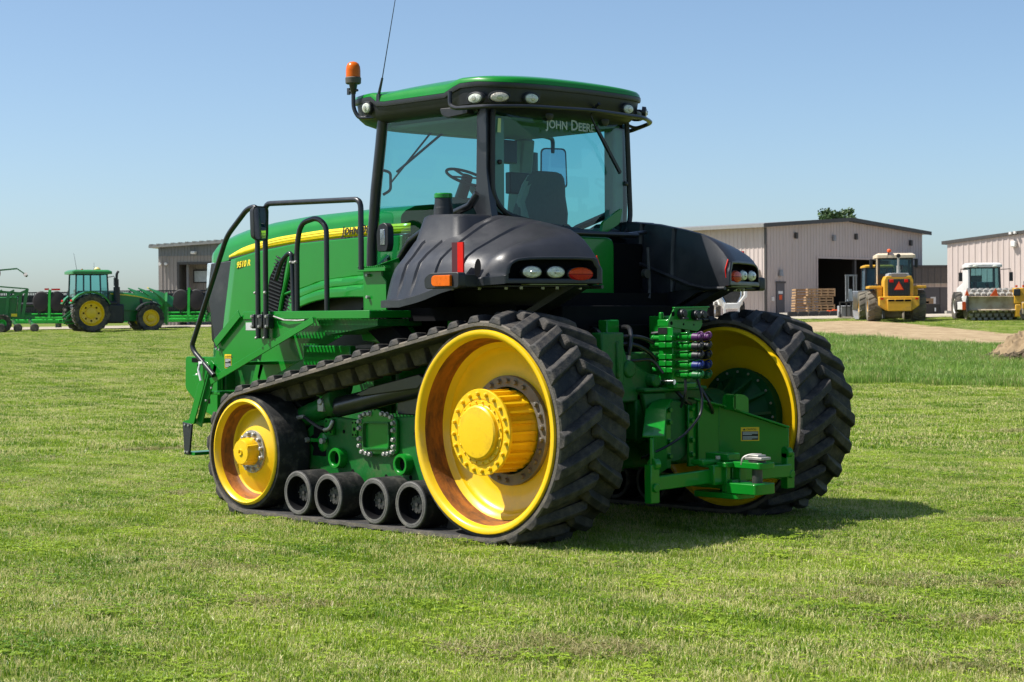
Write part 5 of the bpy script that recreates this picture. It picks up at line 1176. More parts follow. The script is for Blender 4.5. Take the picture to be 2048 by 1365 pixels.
    h = MB(); h.lathe([(.016, 0), (.001, .001)], (.944, -.32, .475), (1, -.04, 0), 12); h.build('bar_hole', DARK, cr)
    d = MB(); d.box(.93, .99, -.22, -.02, .40, .56); d.box(.80, .93, -.28, -.06, .56, .60); d.box(.74, .98, -.03, .12, .58, .64); d.box(.86, 1.0, .0, .10, .34, .58); d.split('swing_stop', GREEN, TR, bevel=.008)
    db = MB(); db.box(.2, 1.05, -.06, .08, .36, .44); db.prism(rpoly([(.70, -.14), (1.16, -.12), (1.16, .10), (.70, .06), (.66, -.04)], .04), 'z', .29, .335); db.prism(rpoly([(1.02, -.13), (1.34, -.13), (1.34, .12), (1.02, .12)], .03), 'z', .335, .42)
    db.prism(rpoly([(.94, -.15), (1.06, -.15), (1.06, -.03), (.94, -.03)], .03), 'z', .54, .58); db.box(.97, 1.02, -.10, -.05, .33, .56); db.prism(rpoly([(1.02, -.06), (1.34, -.08), (1.36, .1), (1.02, .12)], .04), 'z', .535, .585); db.box(.95, 1.06, .02, .10, .33, .56)
    dbo = db.build('drawbar', GREEN, TR, bevel=.006)
    pn = MB(); pn.cyl((1.25, 0, .40), (1.25, 0, .60), .042, None, 20); pn.cyl((1.25, 0, .585), (1.25, 0, .60), .07, None, 20); pn.build('hitch_pin', DGREY, dbo)
    pn = MB(); pn.tube([(1.14, -.06, .56), (1.15, -.06, .62), (1.20, -.03, .645), (1.28, .02, .645)], .011, 8, .03); pn.box(1.17, 1.34, -.06, .06, .605, .628); pn.box(1.2, 1.30, -.05, .05, .628, .645); pn.build('pin_clip', STEEL, dbo, bevel=.008)
    k = MB(); k.cyl((.99, -.05, .46), (1.005, -.05, .46), .016, None, 8); k.cyl((.93, -.10, .60), (.93, -.10, .625), .02, None, 8); k.split('stop_bolt', STEEL, TR)
rear()
# ================================================================ the yard behind
def place(name, d, l, label, cat, group=None, turn=0, sink=0):
    """thing standing on the ground d ahead and l to the right of the camera; local x to the right, y away, z up; turn in degrees"""
    x, y = XY(d, l); return thing(name, (x, y, gz(x, y)-sink), label, cat, group, YAW+R(turn))
TAN = mat('tan_siding', (.53, .45, .41), .55, var=.04, scale=.6, dirt=(.44, .365, .32), dirt_amt=.3, dirt_scale=1.2, stretch=(2, 2, .25))
GRY = mat('grey_siding', (.27, .24, .215), .55, var=.06, scale=.6, dirt=(.28, .25, .23), dirt_amt=.3, dirt_scale=.5)
DKT = mat('dark_trim', (.06, .055, .05), .5, var=.1)
ROOFM = mat('roof_sheet', (.30, .29, .27), .4, metal=.3, var=.08)
CONC = mat('concrete', (.36, .34, .30), .9, var=.15, scale=3, dirt=(.22, .2, .17), dirt_amt=.3, bump=.3)
DOORG = mat('door_grey', (.09, .09, .10), .5, var=.05)
WOOD = mat('crate_wood', (.36, .22, .11), .75, var=.25, scale=5, dirt=(.22, .14, .07), dirt_amt=.3, stretch=(1, 1, 8))
TYRE = mat('tyre_rubber', (.030, .029, .028), .8, var=.3, scale=6, dirt=(.16, .135, .10), dirt_amt=.4, dirt_scale=3, bump=.4)
TYREM = mat('muddy_tyre', (.11, .098, .078), .9, var=.35, scale=5, dirt=(.22, .19, .14), dirt_amt=.5, dirt_scale=2, bump=.5)
CYEL = mat('machine_yellow', (.62, .33, .015), .45, var=.1, scale=3, dirt=(.35, .2, .05), dirt_amt=.25)
CREAM = mat('cream_paint', (.62, .52, .38), .45, var=.08)
WHT = mat('white_paint', (.72, .71, .68), .4, var=.08, dirt=(.45, .42, .36), dirt_amt=.2)
GREYM = mat('grey_paint', (.30, .31, .32), .45, var=.1)
MUD = mat('muddy_steel', (.36, .28, .18), .7, metal=.1, var=.35, scale=2, dirt=(.42, .38, .3), dirt_amt=.4, dirt_scale=2)
ORNG = mat('orange_sign', (.85, .10, .01), .5, var=.03)
DGLS = glass('yard_glass', (.42, .66, .68), op=.12)
JDG = mat('far_green', (.012, .20, .035), .4, var=.1, scale=2, coat=.3, dirt=(.05, .16, .06), dirt_amt=.3)
JDL = mat('header_green', (.02, .46, .045), .45, var=.1, scale=2)
def gravel():
    GRV = mat('gravel', (.42, .36, .28), .95, var=.25, scale=2, dirt=(.30, .27, .2), dirt_amt=.35, dirt_scale=.5, bump=.6, bscale=8)
    strip('gravel_yard', [(d, 6, 60) for d in range(98, 150, 3)], GRV, .05, 30)
    strip('gravel_lane', [(d, -60, -12) for d in range(101, 126, 3)], GRV, .05, 30)
    rows = []
    ls = [5+i*1.0 for i in range(36)]; mb = MB()
    for f in [i/14 for i in range(15)]:
        row = []
        for l in ls:
            a, b = track_edges(l); e0 = 1.0*mnoise.noise((l*.5, 3.1, 0))+.5*mnoise.noise((l*1.7, 9, 2)); e1 = 1.2*mnoise.noise((l*.45, 7.7, 5))+.5*mnoise.noise((l*1.9, 4, 2))
            d = lerp(a+e0, b+e1, f); x, y = XY(d, l); row.append((x, y, gz(x, y)+.035))
        rows.append(row)
    mb.rings(rows, False); o = mb.build('dirt_track', M_dirt, ang=80); o['kind'] = 'structure'
gravel()
def ribbed(x0, x1, z0, ztop, pitch, depth=.03):
    """section points (x, y) of a ribbed sheet along x, facing -y"""
    pts = []; n = max(1, int((x1-x0)/pitch)); p = (x1-x0)/n
    for i in range(n):
        a = x0+i*p; pts += [(a, 0), (a+p*.62, 0), (a+p*.70, -depth), (a+p*.92, -depth)]
    pts.append((x1, 0)); return pts
def wall_sheet(parent, m, T, segs, pitch, name='wall'):
    """ribbed wall: list of (x0, x1, z0, fn_top) pieces; T places local (x along wall, -y outward)"""
    mb = MB()
    for x0, x1, z0, top in segs:
        pts = ribbed(x0, x1, z0, top, pitch)
        mb.rings([[T @ Vector((x, y, z0)) for x, y in pts], [T @ Vector((x, y, top(x) if callable(top) else top)) for x, y in pts]], False)
    return mb.build(name, m, parent, ang=20)
def boxpart(name, m, parent, T, *b, bevel=0):
    mb = MB(); mb.box(*b, M=T); return mb.build(name, m, parent, bevel=bevel)
I4 = Matrix.Identity(4)
def tan_shed():
    b = place('metal_shed', 112, 15.55, 'big tan ribbed metal shed with a dark open bay and a grey man door', 'building', turn=44.3)
    W, Ln, E, Rg = 17.2, 26, 5.6, 6.15
    def top(x): return lerp(E, Rg, 1-abs(x-W/2)/(W/2))
    ox0, ox1, oz = 5.35, 13.4, 3.72
    wall_sheet(b, TAN, I4, [(0, ox0, -.5, top), (ox0, ox1, oz, top), (ox1, W, -.5, top)], .30)
    # left (sunlit) wall in its own plane: x runs back along local y
    TL = Matrix(((0, 1, 0, 0), (-1, 0, 0, 0), (0, 0, 1, 0), (0, 0, 0, 1)))   # local x -> -Y ; outward -y -> -X
    TL = Matrix(((0, 1, 0, 0), (1, 0, 0, 0), (0, 0, 1, 0), (0, 0, 0, 1)))    # mirror: x -> +Y, -y -> -X
    wl = wall_sheet(b, TAN, TL, [(0, 3.5, -.5, E), (3.5, 5.0, 2.3, E), (5.0, Ln, -.5, E)], .30)
    mb = MB(); mb.box(W-.02, W+.05, 0, Ln, -.5, E); mb.box(0, W, Ln, Ln+.05, -.5, E+.2); mb.build('back_wall', TAN, b)
    r = MB(); r.prism([(-.55, E-.05), (W/2, Rg+.05), (W+.55, E-.05), (W+.55, E+.12), (W/2, Rg+.22), (-.55, E+.12)], 'y', -.35, Ln+.4); r.build('roof', ROOFM, b)
    t = MB(); t.prism([(-.57, E-.1), (W/2, Rg), (W+.57, E-.1), (W+.57, E+.14), (W/2, Rg+.24), (-.57, E+.14)], 'y', -.42, -.352); t.build('fascia', DKT, b)
    g = MB(); g.box(-.66, -.56, -.4, Ln, E-.1, E+.08); g.build('gutter', ROOFM, b)
    g = MB(); g.box(-.12, .0, -.14, -.02, -.3, E-.1); g.build('downpipe', DKT, b)
    # bay: frame and a real interior
    f = MB(); f.box(ox0-.12, ox0, -.06, .1, -.2, oz); f.box(ox1, ox1+.12, -.06, .1, -.2, oz); f.box(ox0-.12, ox1+.12, -.06, .1, oz, oz+.12); f.build('bay_frame', TAN, b)
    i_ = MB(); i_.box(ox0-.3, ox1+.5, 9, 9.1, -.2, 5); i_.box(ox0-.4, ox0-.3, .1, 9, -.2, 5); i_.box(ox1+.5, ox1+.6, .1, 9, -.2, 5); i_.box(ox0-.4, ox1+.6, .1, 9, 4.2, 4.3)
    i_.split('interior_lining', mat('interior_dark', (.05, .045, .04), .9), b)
    fl = MB(); fl.box(ox0-.3, ox1+.5, .0, 9, -.4, .02); fl.build('bay_floor', CONC, b)
    p = MB(); p.box(9.6, 9.8, .15, .35, 0, 4.2); p.build('bay_column', DKT, b)
    # man door with its frame, signs and lamps
    d = boxpart('man_door', DOORG, b, I4, 1.05, 1.85, -.075, .02, -.1, 2.1)
    boxpart('door_frame', DKT, d, I4, .95, 1.95, -.10, -.076, 2.1, 2.22); boxpart('door_sign', WHITE, d, I4, 1.2, 1.65, -.085, -.077, 1.45, 1.62); boxpart('door_notice', ORNG, d, I4, 1.30, 1.58, -.085, -.077, 1.08, 1.38)
    boxpart('meter_box', WHT, b, I4, .55, .75, -.12, -.03, 1.0, 1.25)
    l_ = MB(); l_.cyl((1.42, -.15, 2.55), (1.42, -.15, 2.95), .16, .10, 12); l_.build('door_lamp', GREYM, b)
    for x, z in ((2.9, 4.9), (6.9, 4.85), (9.3, 5.0), (15.6, 4.75)):
        l_ = MB(); l_.box(x, x+.2, -.22, -.03, z, z+.38); l_.build('wall_lamp', DKT if x != 6.9 else GREYM, b, bevel=.03)
    l_ = MB(); l_.box(-.25, -.03, 5.6, 5.9, 4.55, 5.0); l_.build('wall_lamp', DKT, b, bevel=.04)
    # lean-to canopy, dark doorway and steps rail on the sunlit side
    c = MB(); c.prism([(-1.6, 2.5), (-.03, 2.85), (-.03, 2.95), (-1.6, 2.6)], 'y', .4, 5.6); c.build('canopy', ROOFM, b)
    c = MB(); c.bar((-1.5, .5, 2.5), (-.05, .5, 1.9), .06, .06); c.bar((-1.5, 5.4, 2.5), (-.05, 5.4, 1.9), .06, .06); c.split('canopy_bracket', DKT, b)
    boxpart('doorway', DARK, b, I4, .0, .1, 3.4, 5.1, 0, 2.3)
    h = MB()
    for y in (7.2, 8.6): h.tube([(-2.2, y, -.1), (-2.2, y, .7), (-.9, y, 1.15), (-.9, y, .2)], .03, 6, .1); h.tube([(-2.2, y, .35), (-.9, y, .8)], .025, 6)
    h.split('stair_rail', DKT, b)
    v = MB(); v.box(W/2+1.2, W/2+4.2, 3, 3.6, Rg-.1, Rg+.30); v.build('roof_curb', ROOFM, b)
    return b
SHED = tan_shed()
def stored_machine():
    x, y = XY(112+.698*8.2+.716*5.0, 15.55+.716*8.2-.698*5.0); p = thing('stored_machine', (x, y, gz(*XY(112, 15.55))+.02), 'dim green machine with a small red triangle inside the dark bay of the shed', 'machine', None, YAW+R(44.3))
    b = MB(); b.box(-1.5, 1.5, 0, 2.2, .9, 2.6); b.box(-.8, .8, .2, 1.6, 2.6, 3.3); b.build('body', JDG, p, bevel=.1)
    for xx in (-1.3, 1.3): w_ = MB(); w_.cyl((xx-.25, .4, .7), (xx+.25, .4, .7), .7, None, 20); w_.build('wheel', TYRE, p)
    t = MB(); t.prism([(-.25, 1.5), (.25, 1.5), (0, 1.95)], 'y', -.04, -.02); t.build('warning_triangle', REFR, p)
stored_machine()
def right_shed():
    b = place('metal_shed', 112, 26.74, 'tan ribbed metal shed at the right edge behind the white roller', 'building', turn=-44.3+.0)
    # local x runs right and nearer, outward -y
    def top(x): return 4.35+.085*x
    wall_sheet(b, TAN, I4, [(0, 1.5, -.5, top), (1.5, 2.35, 2.35, top), (2.35, 16, -.5, top)], .36)
    boxpart('doorway', DARK, b, I4, 1.5, 2.35, .02, .12, -.1, 2.35)
    r = MB(); r.prism([(-.35, 4.30), (16.2, 5.72), (16.2, 5.90), (-.35, 4.50)], 'y', -.12, 12); r.build('roof', DKT, b)
    boxpart('side_wall', TAN, b, I4, -.03, .0, .02, 12, -.5, 4.3)
    l_ = MB(); l_.box(4.4, 4.7, -.28, -.03, 4.0, 4.35); l_.build('wall_lamp', WHT, b, bevel=.04)
    l_ = MB(); l_.box(4.3, 4.45, -.3, -.1, 4.75, 4.9); l_.box(4.6, 4.75, -.3, -.1, 4.78, 4.93); l_.split('flood_lamp', WHT, b)
right_shed()
def link():
    b = place('link_building', 121, 26.0, 'low tan link with a dark band between the two tan sheds', 'building')
    wall_sheet(b, TAN, I4, [(0, 1.3, -.5, 2.1), (1.3, 3.0, 1.85, 2.1), (3.0, 4.2, -.5, 2.1)], .36)
    wall_sheet(b, mat('band_sheet', (.10, .09, .08), .5), Matrix.Translation((0, -.25, 0)), [(0, 4.2, 2.1, 3.15)], .42, 'band')
    r = MB(); r.box(-.1, 4.3, -.35, 5, 3.15, 3.3); r.build('roof', DKT, b)
    d = boxpart('double_door', DOORG, b, I4, 1.32, 2.98, -.0, .06, -.3, 1.85); boxpart('door_notice', WHITE, d, I4, 1.75, 2.1, -.012, -.002, .75, 1.2); boxpart('door_gap', DARK, d, I4, 2.36, 2.39, -.012, -.002, -.3, 1.85)
link()
def grey_shed():
    b = place('metal_shed', 116, -22.4, 'grey ribbed metal shed with an open entrance behind the parked headers', 'building', turn=-12)
    def top(x): return 5.0+.05*x
    wall_sheet(b, GRY, I4, [(0, 1.25, -.5, top), (1.25, 3.5, 4.05, top), (3.5, 13, -.5, top)], .22)
    boxpart('side_wall', GRY, b, I4, -.03, 0, .02, 9, -.5, 5.0)
    eave_shade = wall_sheet(b, mat('eave_shade_grey', (.17, .18, .19), .5), Matrix.Translation((0, -.05, 0)), [(.0, 13, 4.45, lambda x: top(x)-.02)], .22, 'band')  # darker strip paints the eave's shade along the wall top
    r = MB(); r.prism([(-.45, 4.96), (13.2, 5.64), (13.2, 5.82), (-.45, 5.14)], 'y', -.55, 9); 
    for i in range(28): r.box(-.4+i*.48, -.22+i*.48, -.56, 9, 5.13+.0498*i*.48, 5.20+.0498*i*.48)
    r.build('roof', ROOFM, b)
    t = MB(); t.prism([(1.25, 4.05), (1.25, -.3), (1.40, -.3), (1.40, 3.9), (3.5, 3.9), (3.5, 4.05)], 'y', -.06, .3); t.build('entrance_frame', DKT, b)
    e = wall_sheet(b, mat('grey_inner', (.34, .30, .265), .6, var=.05), Matrix.Translation((0, 1.6, 0)), [(1.0, 4.2, -.3, 4.2)], .22, 'inner_wall')
    boxpart('inner_side', DKT, b, I4, 1.18, 1.25, .05, 1.6, -.3, 4.1); boxpart('inner_ceiling', DKT, b, I4, 1.2, 3.6, .05, 1.6, 4.06, 4.14); boxpart('entrance_post', mat('post_steel', (.28, .29, .30), .5), b, I4, 1.62, 1.75, .6, .72, -.2, 3.9)
    w_ = boxpart('window', DKT, b, I4, 1.72, 2.78, 1.49, 1.56, 2.75, 3.6); boxpart('pane', mat('pale_pane', (.55, .62, .64), .3), w_, I4, 1.80, 2.70, 1.47, 1.488, 2.83, 3.52)  # pane in a plain pale blue-grey
    l_ = MB(); l_.box(2.3, 2.6, -.42, -.07, 4.55, 4.72); l_.build('wall_lamp', WHT, b, bevel=.03)
    l_ = MB(); l_.cyl((.15, -.1, 3.95), (.15, -.25, 3.95), .1); l_.cyl((.55, -.1, 3.95), (.55, -.25, 3.95), .09); l_.split('flood_lamp', WHT, b)
grey_shed()
# ---------------------------------------------------------------- wheels for the parked machines
def big_wheel(parent, c, r, w_, rim_r, tm, rm, ax=(0, -1, 0), lugs=20, name='wheel', hub=True, cup=.35):
    """tyre with cleats on a dished rim; ax is the outward side"""
    A = Vector(ax).normalized(); c = Vector(c); u = Vector((0, 0, 1)); v = A.cross(u)
    t = MB(); t.lathe([(rim_r, -w_*.42), (rim_r+.06, -w_*.5), (r*.93, -w_*.5), (r*.965, -w_*.42), (r*.965, w_*.42), (r*.93, w_*.5), (rim_r+.06, w_*.5), (rim_r, w_*.42)], c, A, 32)
    for k in range(lugs):
        for s in (1, -1):
            a = 2*pi*(k+(.5 if s > 0 else 0))/lugs
            rr = []
            for h, da in ((0.0, .13), (w_*.28, .03), (w_*.49, -.06)):
                rad = v*sin(a+da)+u*cos(a+da); tan_ = v*cos(a+da)-u*sin(a+da); q0 = c+A*h*s
                rr.append([q0+rad*r*.94-tan_*r*.055, q0+rad*r-tan_*r*.04, q0+rad*r+tan_*r*.04, q0+rad*r*.94+tan_*r*.055])
            t.rings(rr if s > 0 else [x[::-1] for x in rr], True, True, True)
    o = t.build(name, tm, parent, ang=40)
    q = MB(); q.lathe([(rim_r, w_*.42), (rim_r-.03, w_*.44), (rim_r-.05, w_*.36), (rim_r*.8, w_*cup*.5), (rim_r*.45, w_*cup*.4), (rim_r*.42, w_*cup*.9), (rim_r*.25, w_*cup*1.0), (.002, w_*cup*1.0)], c, A, 28, False, True)
    q.lathe([(rim_r, -w_*.42), (rim_r*.8, -w_*.2), (.002, -w_*.2)], c, A, 24, False, True); q.build('rim', rm, o)
    if hub:
        h = MB()
        for k in range(8):
            a = 2*pi*k/8; p = c+A*(w_*cup*.42)+(v*sin(a)+u*cos(a))*rim_r*.6; h.cyl(p, p+A*.02, rim_r*.075, None, 8)
        h.build('rim_slot', DARK, o)
    return o
def box_cab(p, x0, x1, y0, y1, z0, z1, fm, gm, rm, over=.12, taper=.06, post=.07, rt=.16, mid=None):
    """cab: four posts, panes between them, roof; local coords"""
    f = MB(); P = {}
    for i, (x, y) in enumerate(((x0, y0), (x1, y0), (x1, y1), (x0, y1))):
        cx, cy = (x0+x1)/2, (y0+y1)/2; tx, ty = cx+(x-cx)*(1-taper), cy+(y-cy)*(1-taper); P[i] = (Vector((x, y, z0)), Vector((tx, ty, z1))); f.bar(P[i][0], P[i][1], post, post, (0, 1, 0))
    for i in range(4):
        j = (i+1) % 4; f.bar(P[i][0], P[j][0], post*.8, post); f.bar(P[i][1], P[j][1], post, post)
    if mid is not None: f.bar((mid, y0, z0), (mid, y0+(y1-y0)*taper*.5, z1), post, post, (0, 1, 0)); f.bar((mid, y1, z0), (mid, y1-(y1-y0)*taper*.5, z1), post, post, (0, 1, 0))
    f.build('cab_frame', fm, p)
    for i in range(4):
        j = (i+1) % 4; b = MB(); b.add([P[i][0], P[j][0], P[j][1], P[i][1]], [(0, 1, 2, 3)]); b.build('window', gm, p)
    r = MB(); rp = rpoly([(x0-over, y0-over), (x1+over, y0-over), (x1+over, y1+over), (x0-over, y1+over)], .15); cx, cy = (x0+x1)/2, (y0+y1)/2
    r.rings([[Vector((x, y, z1)) for x, y in rp], [Vector((x, y, z1+rt*.6)) for x, y in rp], [Vector((cx+(x-cx)*.85, cy+(y-cy)*.85, z1+rt)) for x, y in rp]], True, True, True); r.build('roof', rm, p)
    s = MB(); sx = x0+(x1-x0)*.40; s.box(sx-.22, sx+.22, cy-.25, cy+.25, z0-.1, z0+.15); s.box(sx-.28, sx-.14, cy-.24, cy+.24, z0+.1, z0+.75); s.build('seat', PLB, p, bevel=.05)
    w_ = MB(); w_.tube([(x1-.55+.05*cos(a*.628), cy+.2*sin(a*.628), z0+.62+.18*cos(a*.628)*.5) for a in range(11)], .02, 6); w_.bar((x1-.3, cy, z0), (x1-.52, cy, z0+.6), .1, .1); w_.build('steering_wheel', PLB, p)
# ---------------------------------------------------------------- green row-crop tractor
def row_tractor():
    p = place('wheeled_tractor', 95.5, -22.25, 'green wheeled tractor with yellow rims parked facing right in front of the black headers', 'tractor', turn=27)
    # local x forward, y away; rear axle at the origin
    for y, s in ((-.95, -1), (.95, 1)):
        big_wheel(p, (0, y, .98), .98, .55, .66, TYRE, YEL, (0, s, 0), 22, cup=.25)
        big_wheel(p, (3.15, y*.93, .72), .72, .45, .44, TYRE, YEL, (0, s, 0), 18, cup=.5, hub=False)
    h = MB(); rs = []
    for x, w_, z0, z1 in ((1.0, .42, 1.15, 2.15), (1.6, .42, 1.15, 2.12), (2.6, .40, 1.1, 2.02), (3.3, .36, 1.05, 1.88), (3.7, .30, 1.0, 1.70), (3.85, .22, 1.0, 1.5)):
        rs.append([Vector((x, -w_, z0)), Vector((x, -w_, z1-.14)), Vector((x, -w_*.75, z1-.02)), Vector((x, 0, z1)), Vector((x, w_*.75, z1-.02)), Vector((x, w_, z1-.14)), Vector((x, w_, z0))])
    h.rings(rs, True, True, True); h.build('hood', JDG, p, ang=30)
    s = MB(); s.rings([[Vector((x, -w_-.012, z)) for x, w_, z in ((1.15, .42, 1.97), (2.0, .41, 1.91), (2.7, .395, 1.82), (3.4, .345, 1.66))], [Vector((x, -w_-.012, z)) for x, w_, z in ((1.15, .42, 2.03), (2.0, .41, 1.97), (2.7, .395, 1.87), (3.4, .345, 1.69))]], False); s.build('yellow_stripe', STRIPE, p)
    g = MB(); g.prism([(3.25, 1.15), (3.30, 1.66), (3.66, 1.55), (3.72, 1.05)], 'y', -.385, -.30); g.prism([(2.75, 1.5), (2.72, 1.75), (2.85, 1.75), (2.95, 1.3)], 'y', -.41, -.36); g.split('grille', PLB, p)
    hl = MB(); hl.prism([(3.42, 1.62), (3.64, 1.54), (3.68, 1.42), (3.5, 1.5)], 'y', -.40, -.30); hl.build('headlight', LENS, p)
    c = MB(); c.box(-.4, 3.4, -.28, .28, .55, 1.15); c.box(2.95, 3.35, -.8, .8, .55, .85); c.box(-.2, .2, -.8, .8, .75, 1.2); c.build('chassis', JDG, p, bevel=.03)
    k = MB(); k.box(.85, 1.75, -.98, -.5, .45, 1.45); k.box(.85, 1.75, .5, .98, .45, 1.45); k.box(.95, 1.4, -.95, -.75, 1.4, 1.6); k.split('fuel_tank', PLB, p, bevel=.08)
    e = MB(); e.cyl((1.45, -.62, 1.3), (1.45, -.62, 2.35), .17, None, 16); e.cyl((1.45, -.62, 2.35), (1.45, -.62, 2.75), .11, None, 14); e.tube([(1.45, -.62, 2.7), (1.46, -.62, 3.05), (1.55, -.62, 3.18)], .07, 10, .1); e.build('exhaust_stack', PLB, p)
    box_cab(p, -.75, .98, -.78, .78, 1.35, 3.02, PLB, GLS, JDG, .18, .07, .07, .22, mid=.05)
    b = MB(); b.cyl((-.2, 0, 3.2), (-.2, 0, 3.3), .05); b.build('beacon', ORNG, p)
    b = MB(); b.lathe([(.16, 0), (.17, .08), (.1, .16), (.002, .18)], (.6, 0, 3.22), (0, 0, 1), 16); b.build('receiver_dome', mat('dome_yellow', (.75, .6, .2), .4), p)
    a = MB(); a.cyl((-.6, -.5, 3.2), (-.75, -.5, 4.1), .012, .008, 5); a.cyl((.5, .3, 3.2), (.5, .3, 3.65), .01, .006, 5); a.split('antenna', PLB, p)
    m_ = MB(); m_.tube([(.95, -.8, 2.85), (1.15, -1.2, 2.9), (1.2, -1.25, 2.8)], .02, 6); m_.box(1.15, 1.2, -1.35, -1.15, 2.4, 2.8); m_.build('side_mirror', PLB, p)
    for s in (1, -1):
        f = MB(s); rs = []
        for i in range(9):
            a = R(25+i*16); rr = 1.10; rs.append([Vector((rr*cos(a)-.05, -.68, .98+rr*sin(a))), Vector((rr*cos(a)-.05, -1.18, .96+rr*sin(a)*.98)), Vector(((rr+.05)*cos(a)-.05, -1.2, .98+(rr+.05)*sin(a))), Vector(((rr+.06)*cos(a)-.05, -.68, .98+(rr+.06)*sin(a)))])
        f.rings(rs, True, True, True); fo = f.build('rear_fender', JDG, p, ang=40)
        t = MB(s); t.sphere((-1.02, -1.0, 1.62), .09, 10, (.6, 1.6, .8)); t.build('tail_lamp', REFR, fo)
        f = MB(s); rs = []
        for i in range(7):
            a = R(50+i*17); rs.append([Vector((3.15+.82*cos(a), -.68, .72+.82*sin(a))), Vector((3.15+.82*cos(a), -1.1, .72+.80*sin(a))), Vector((3.15+.86*cos(a), -1.1, .72+.84*sin(a))), Vector((3.15+.86*cos(a), -.68, .72+.86*sin(a)))])
        f.rings(rs, True, True, True); f.build('front_fender', PLA, p, ang=40)
    t = MB(); t.bar((-.3, -.45, 1.4), (-1.15, -.45, .75), .09, .09); t.bar((-.3, .45, 1.4), (-1.15, .45, .75), .09, .09); t.bar((-.4, -.42, .65), (-1.35, -.42, .6), .08, .1); t.bar((-.4, .42, .65), (-1.35, .42, .6), .08, .1); t.bar((-.7, -.45, 1.1), (-.95, -.42, .62), .06, .06); t.bar((-.7, .45, 1.1), (-.95, .42, .62), .06, .06); t.box(-.6, -.3, -.3, .3, .7, 1.5); t.box(-1.2, -.3, -.05, .05, .42, .5); t.build('rear_hitch', JDG, p)
    for j in range(4):
        q = MB(); z = 1.0+j*.13; q.cyl((-.6, -.14, z), (-.78, -.14, z), .045, None, 8); q.cyl((-.6, .14, z), (-.78, .14, z), .045, None, 8); q.build('coupler', GREYM, p)
row_tractor()
# ---------------------------------------------------------------- combine headers with black reels
def header(d, l, width, label, turn=0):
    p = place('combine_header', d, l, label, 'header', 'combine headers with black reels lined up', turn=turn)
    b = MB(); b.prism([(-.1, .35), (-.1, .55), (.9, .78), (1.1, 1.05), (1.2, 1.05), (1.2, .3)], 'x', 0, width); b.build('platform', JDL, p)
    for i in range(3):
        z0, z1, y0, y1 = ((.33, .50, -.16, -.10), (.53, .68, -.02, .30), (.70, .86, .45, .8))[i]
        q = MB(); q.prism([(y0, z0), (y0-.03, z1), (y1, z1+.05), (y1, z0+.05)], 'x', .02, width-.02); q.build('deck_plate', JDL, p)
    g = MB(); n = int(width/.09)
    for i in range(n): g.box(i*.09+.02, i*.09+.05, -.30, -.08, .34, .40)
    g.build('cutter_guard', JDL, p)['kind'] = 'stuff'
    bk = MB(); bk.box(0, width, 1.15, 1.25, .8, 1.25); bk.build('back_sheet', JDG, p); bk = MB(); bk.box(.1, width-.1, 1.0, 1.1, .95, 2.0); bk.build('auger_cover', PLB, p); bt = MB(); bt.box(.3, width-.3, 1.10, 1.14, 1.28, 1.36); bt.build('back_stripe', STRIPE, p)
    c = Vector((0, .35, 1.45)); rad = .72
    t = MB(); t.cyl((.15, c.y, c.z), (width-.15, c.y, c.z), .11, None, 14); t.build('reel_tube', PLA, p)
    for k in range(6):
        a = 2*pi*k/6+.3; yy, zz = c.y+rad*cos(a), c.z+rad*sin(a)
        q = MB(); q.box(.15, width-.15, yy-.035, yy+.035, zz-.03, zz+.03); bo = q.build('reel_bat', BLK, p)
        q = MB(); m_ = int((width-.4)/.10)
        for i in range(m_): x = .2+i*.10; q.box(x, x+.04, yy-.02, yy+.02, zz-.24, zz-.03)
        q.build('reel_tine', PLA, bo)['kind'] = 'stuff'
    s = MB(); ns = max(2, int(width/1.6))
    for j in range(ns+1):
        x = .2+(width-.4)*j/ns
        for k in range(6):
            a = 2*pi*k/6+.3; s.bar((x, c.y, c.z), (x, c.y+rad*cos(a), c.z+rad*sin(a)), .05, .07, (1, 0, 0))
            a2 = a+pi/3; s.bar((x, c.y+rad*cos(a)*.98, c.z+rad*sin(a)*.98), (x, c.y+rad*cos(a2)*.98, c.z+rad*sin(a2)*.98), .04, .04, (1, 0, 0))
    s.build('reel_spider', BLK, p)
    for x in (.05, width-.12):
        e = MB(); e.cyl((x, c.y, c.z), (x+.06, c.y, c.z), .62, None, 24); e.build('reel_end', PLB, p)
        e = MB(); e.prism([(-.7, .3), (-.2, .85), (.6, 1.3), (1.2, 1.5), (1.2, .3)], 'x', x-.03, x-.0); e.split('end_sheet', JDG, p)
        a = MB(); a.bar((x+.03, 1.2, 1.6), (x+.03, c.y, c.z), .1, .12, (1, 0, 0)); a.bar((x+.03, .2, 1.2), (x+.03, .1, 2.25), .12, .09, (1, 0, 0)); a.build('reel_arm', JDG, p)
    for x in (width-1.55, width-.65):
        e = MB(); e.lathe([(.5, 0), (.52, .05), (.46, .14), (.2, .18), (.002, .18)], (x, -.42, 1.62), (0, -1, 0), 22, True, True)
        for v in range(len(e.v)): q = e.v[v]; e.v[v] = (q[0], q[1], 1.62+(q[2]-1.62)*1.15)
        e.build('reel_shield', mat('shield_dark', (.016, .014, .014), .7, var=.4), p)
    a = MB(); a.bar((width-1.1, -.5, .7), (width-1.05, -.5, 2.3), .14, .16, (0, 1, 0)); a.bar((width-1.1, -.45, 1.6), (width-.7, -.45, 1.9), .1, .1); a.build('lift_strut', JDL, p)
    r = MB()
    if l < -30: r.box(width-1.35, width-1.1, -.55, -.5, 2.28, 2.38); r.box(width-.95, width-.45, -.55, -.5, 2.26, 2.36); r.split('red_reflector', REFR, p)
    w_ = MB()
    for x in (.8, width*.5, width-.8): w_.box(x-.1, x+.1, .2, 1.0, -.1, .33)
    w_.build('stand_block', CONC, p)['kind'] = 'stuff'
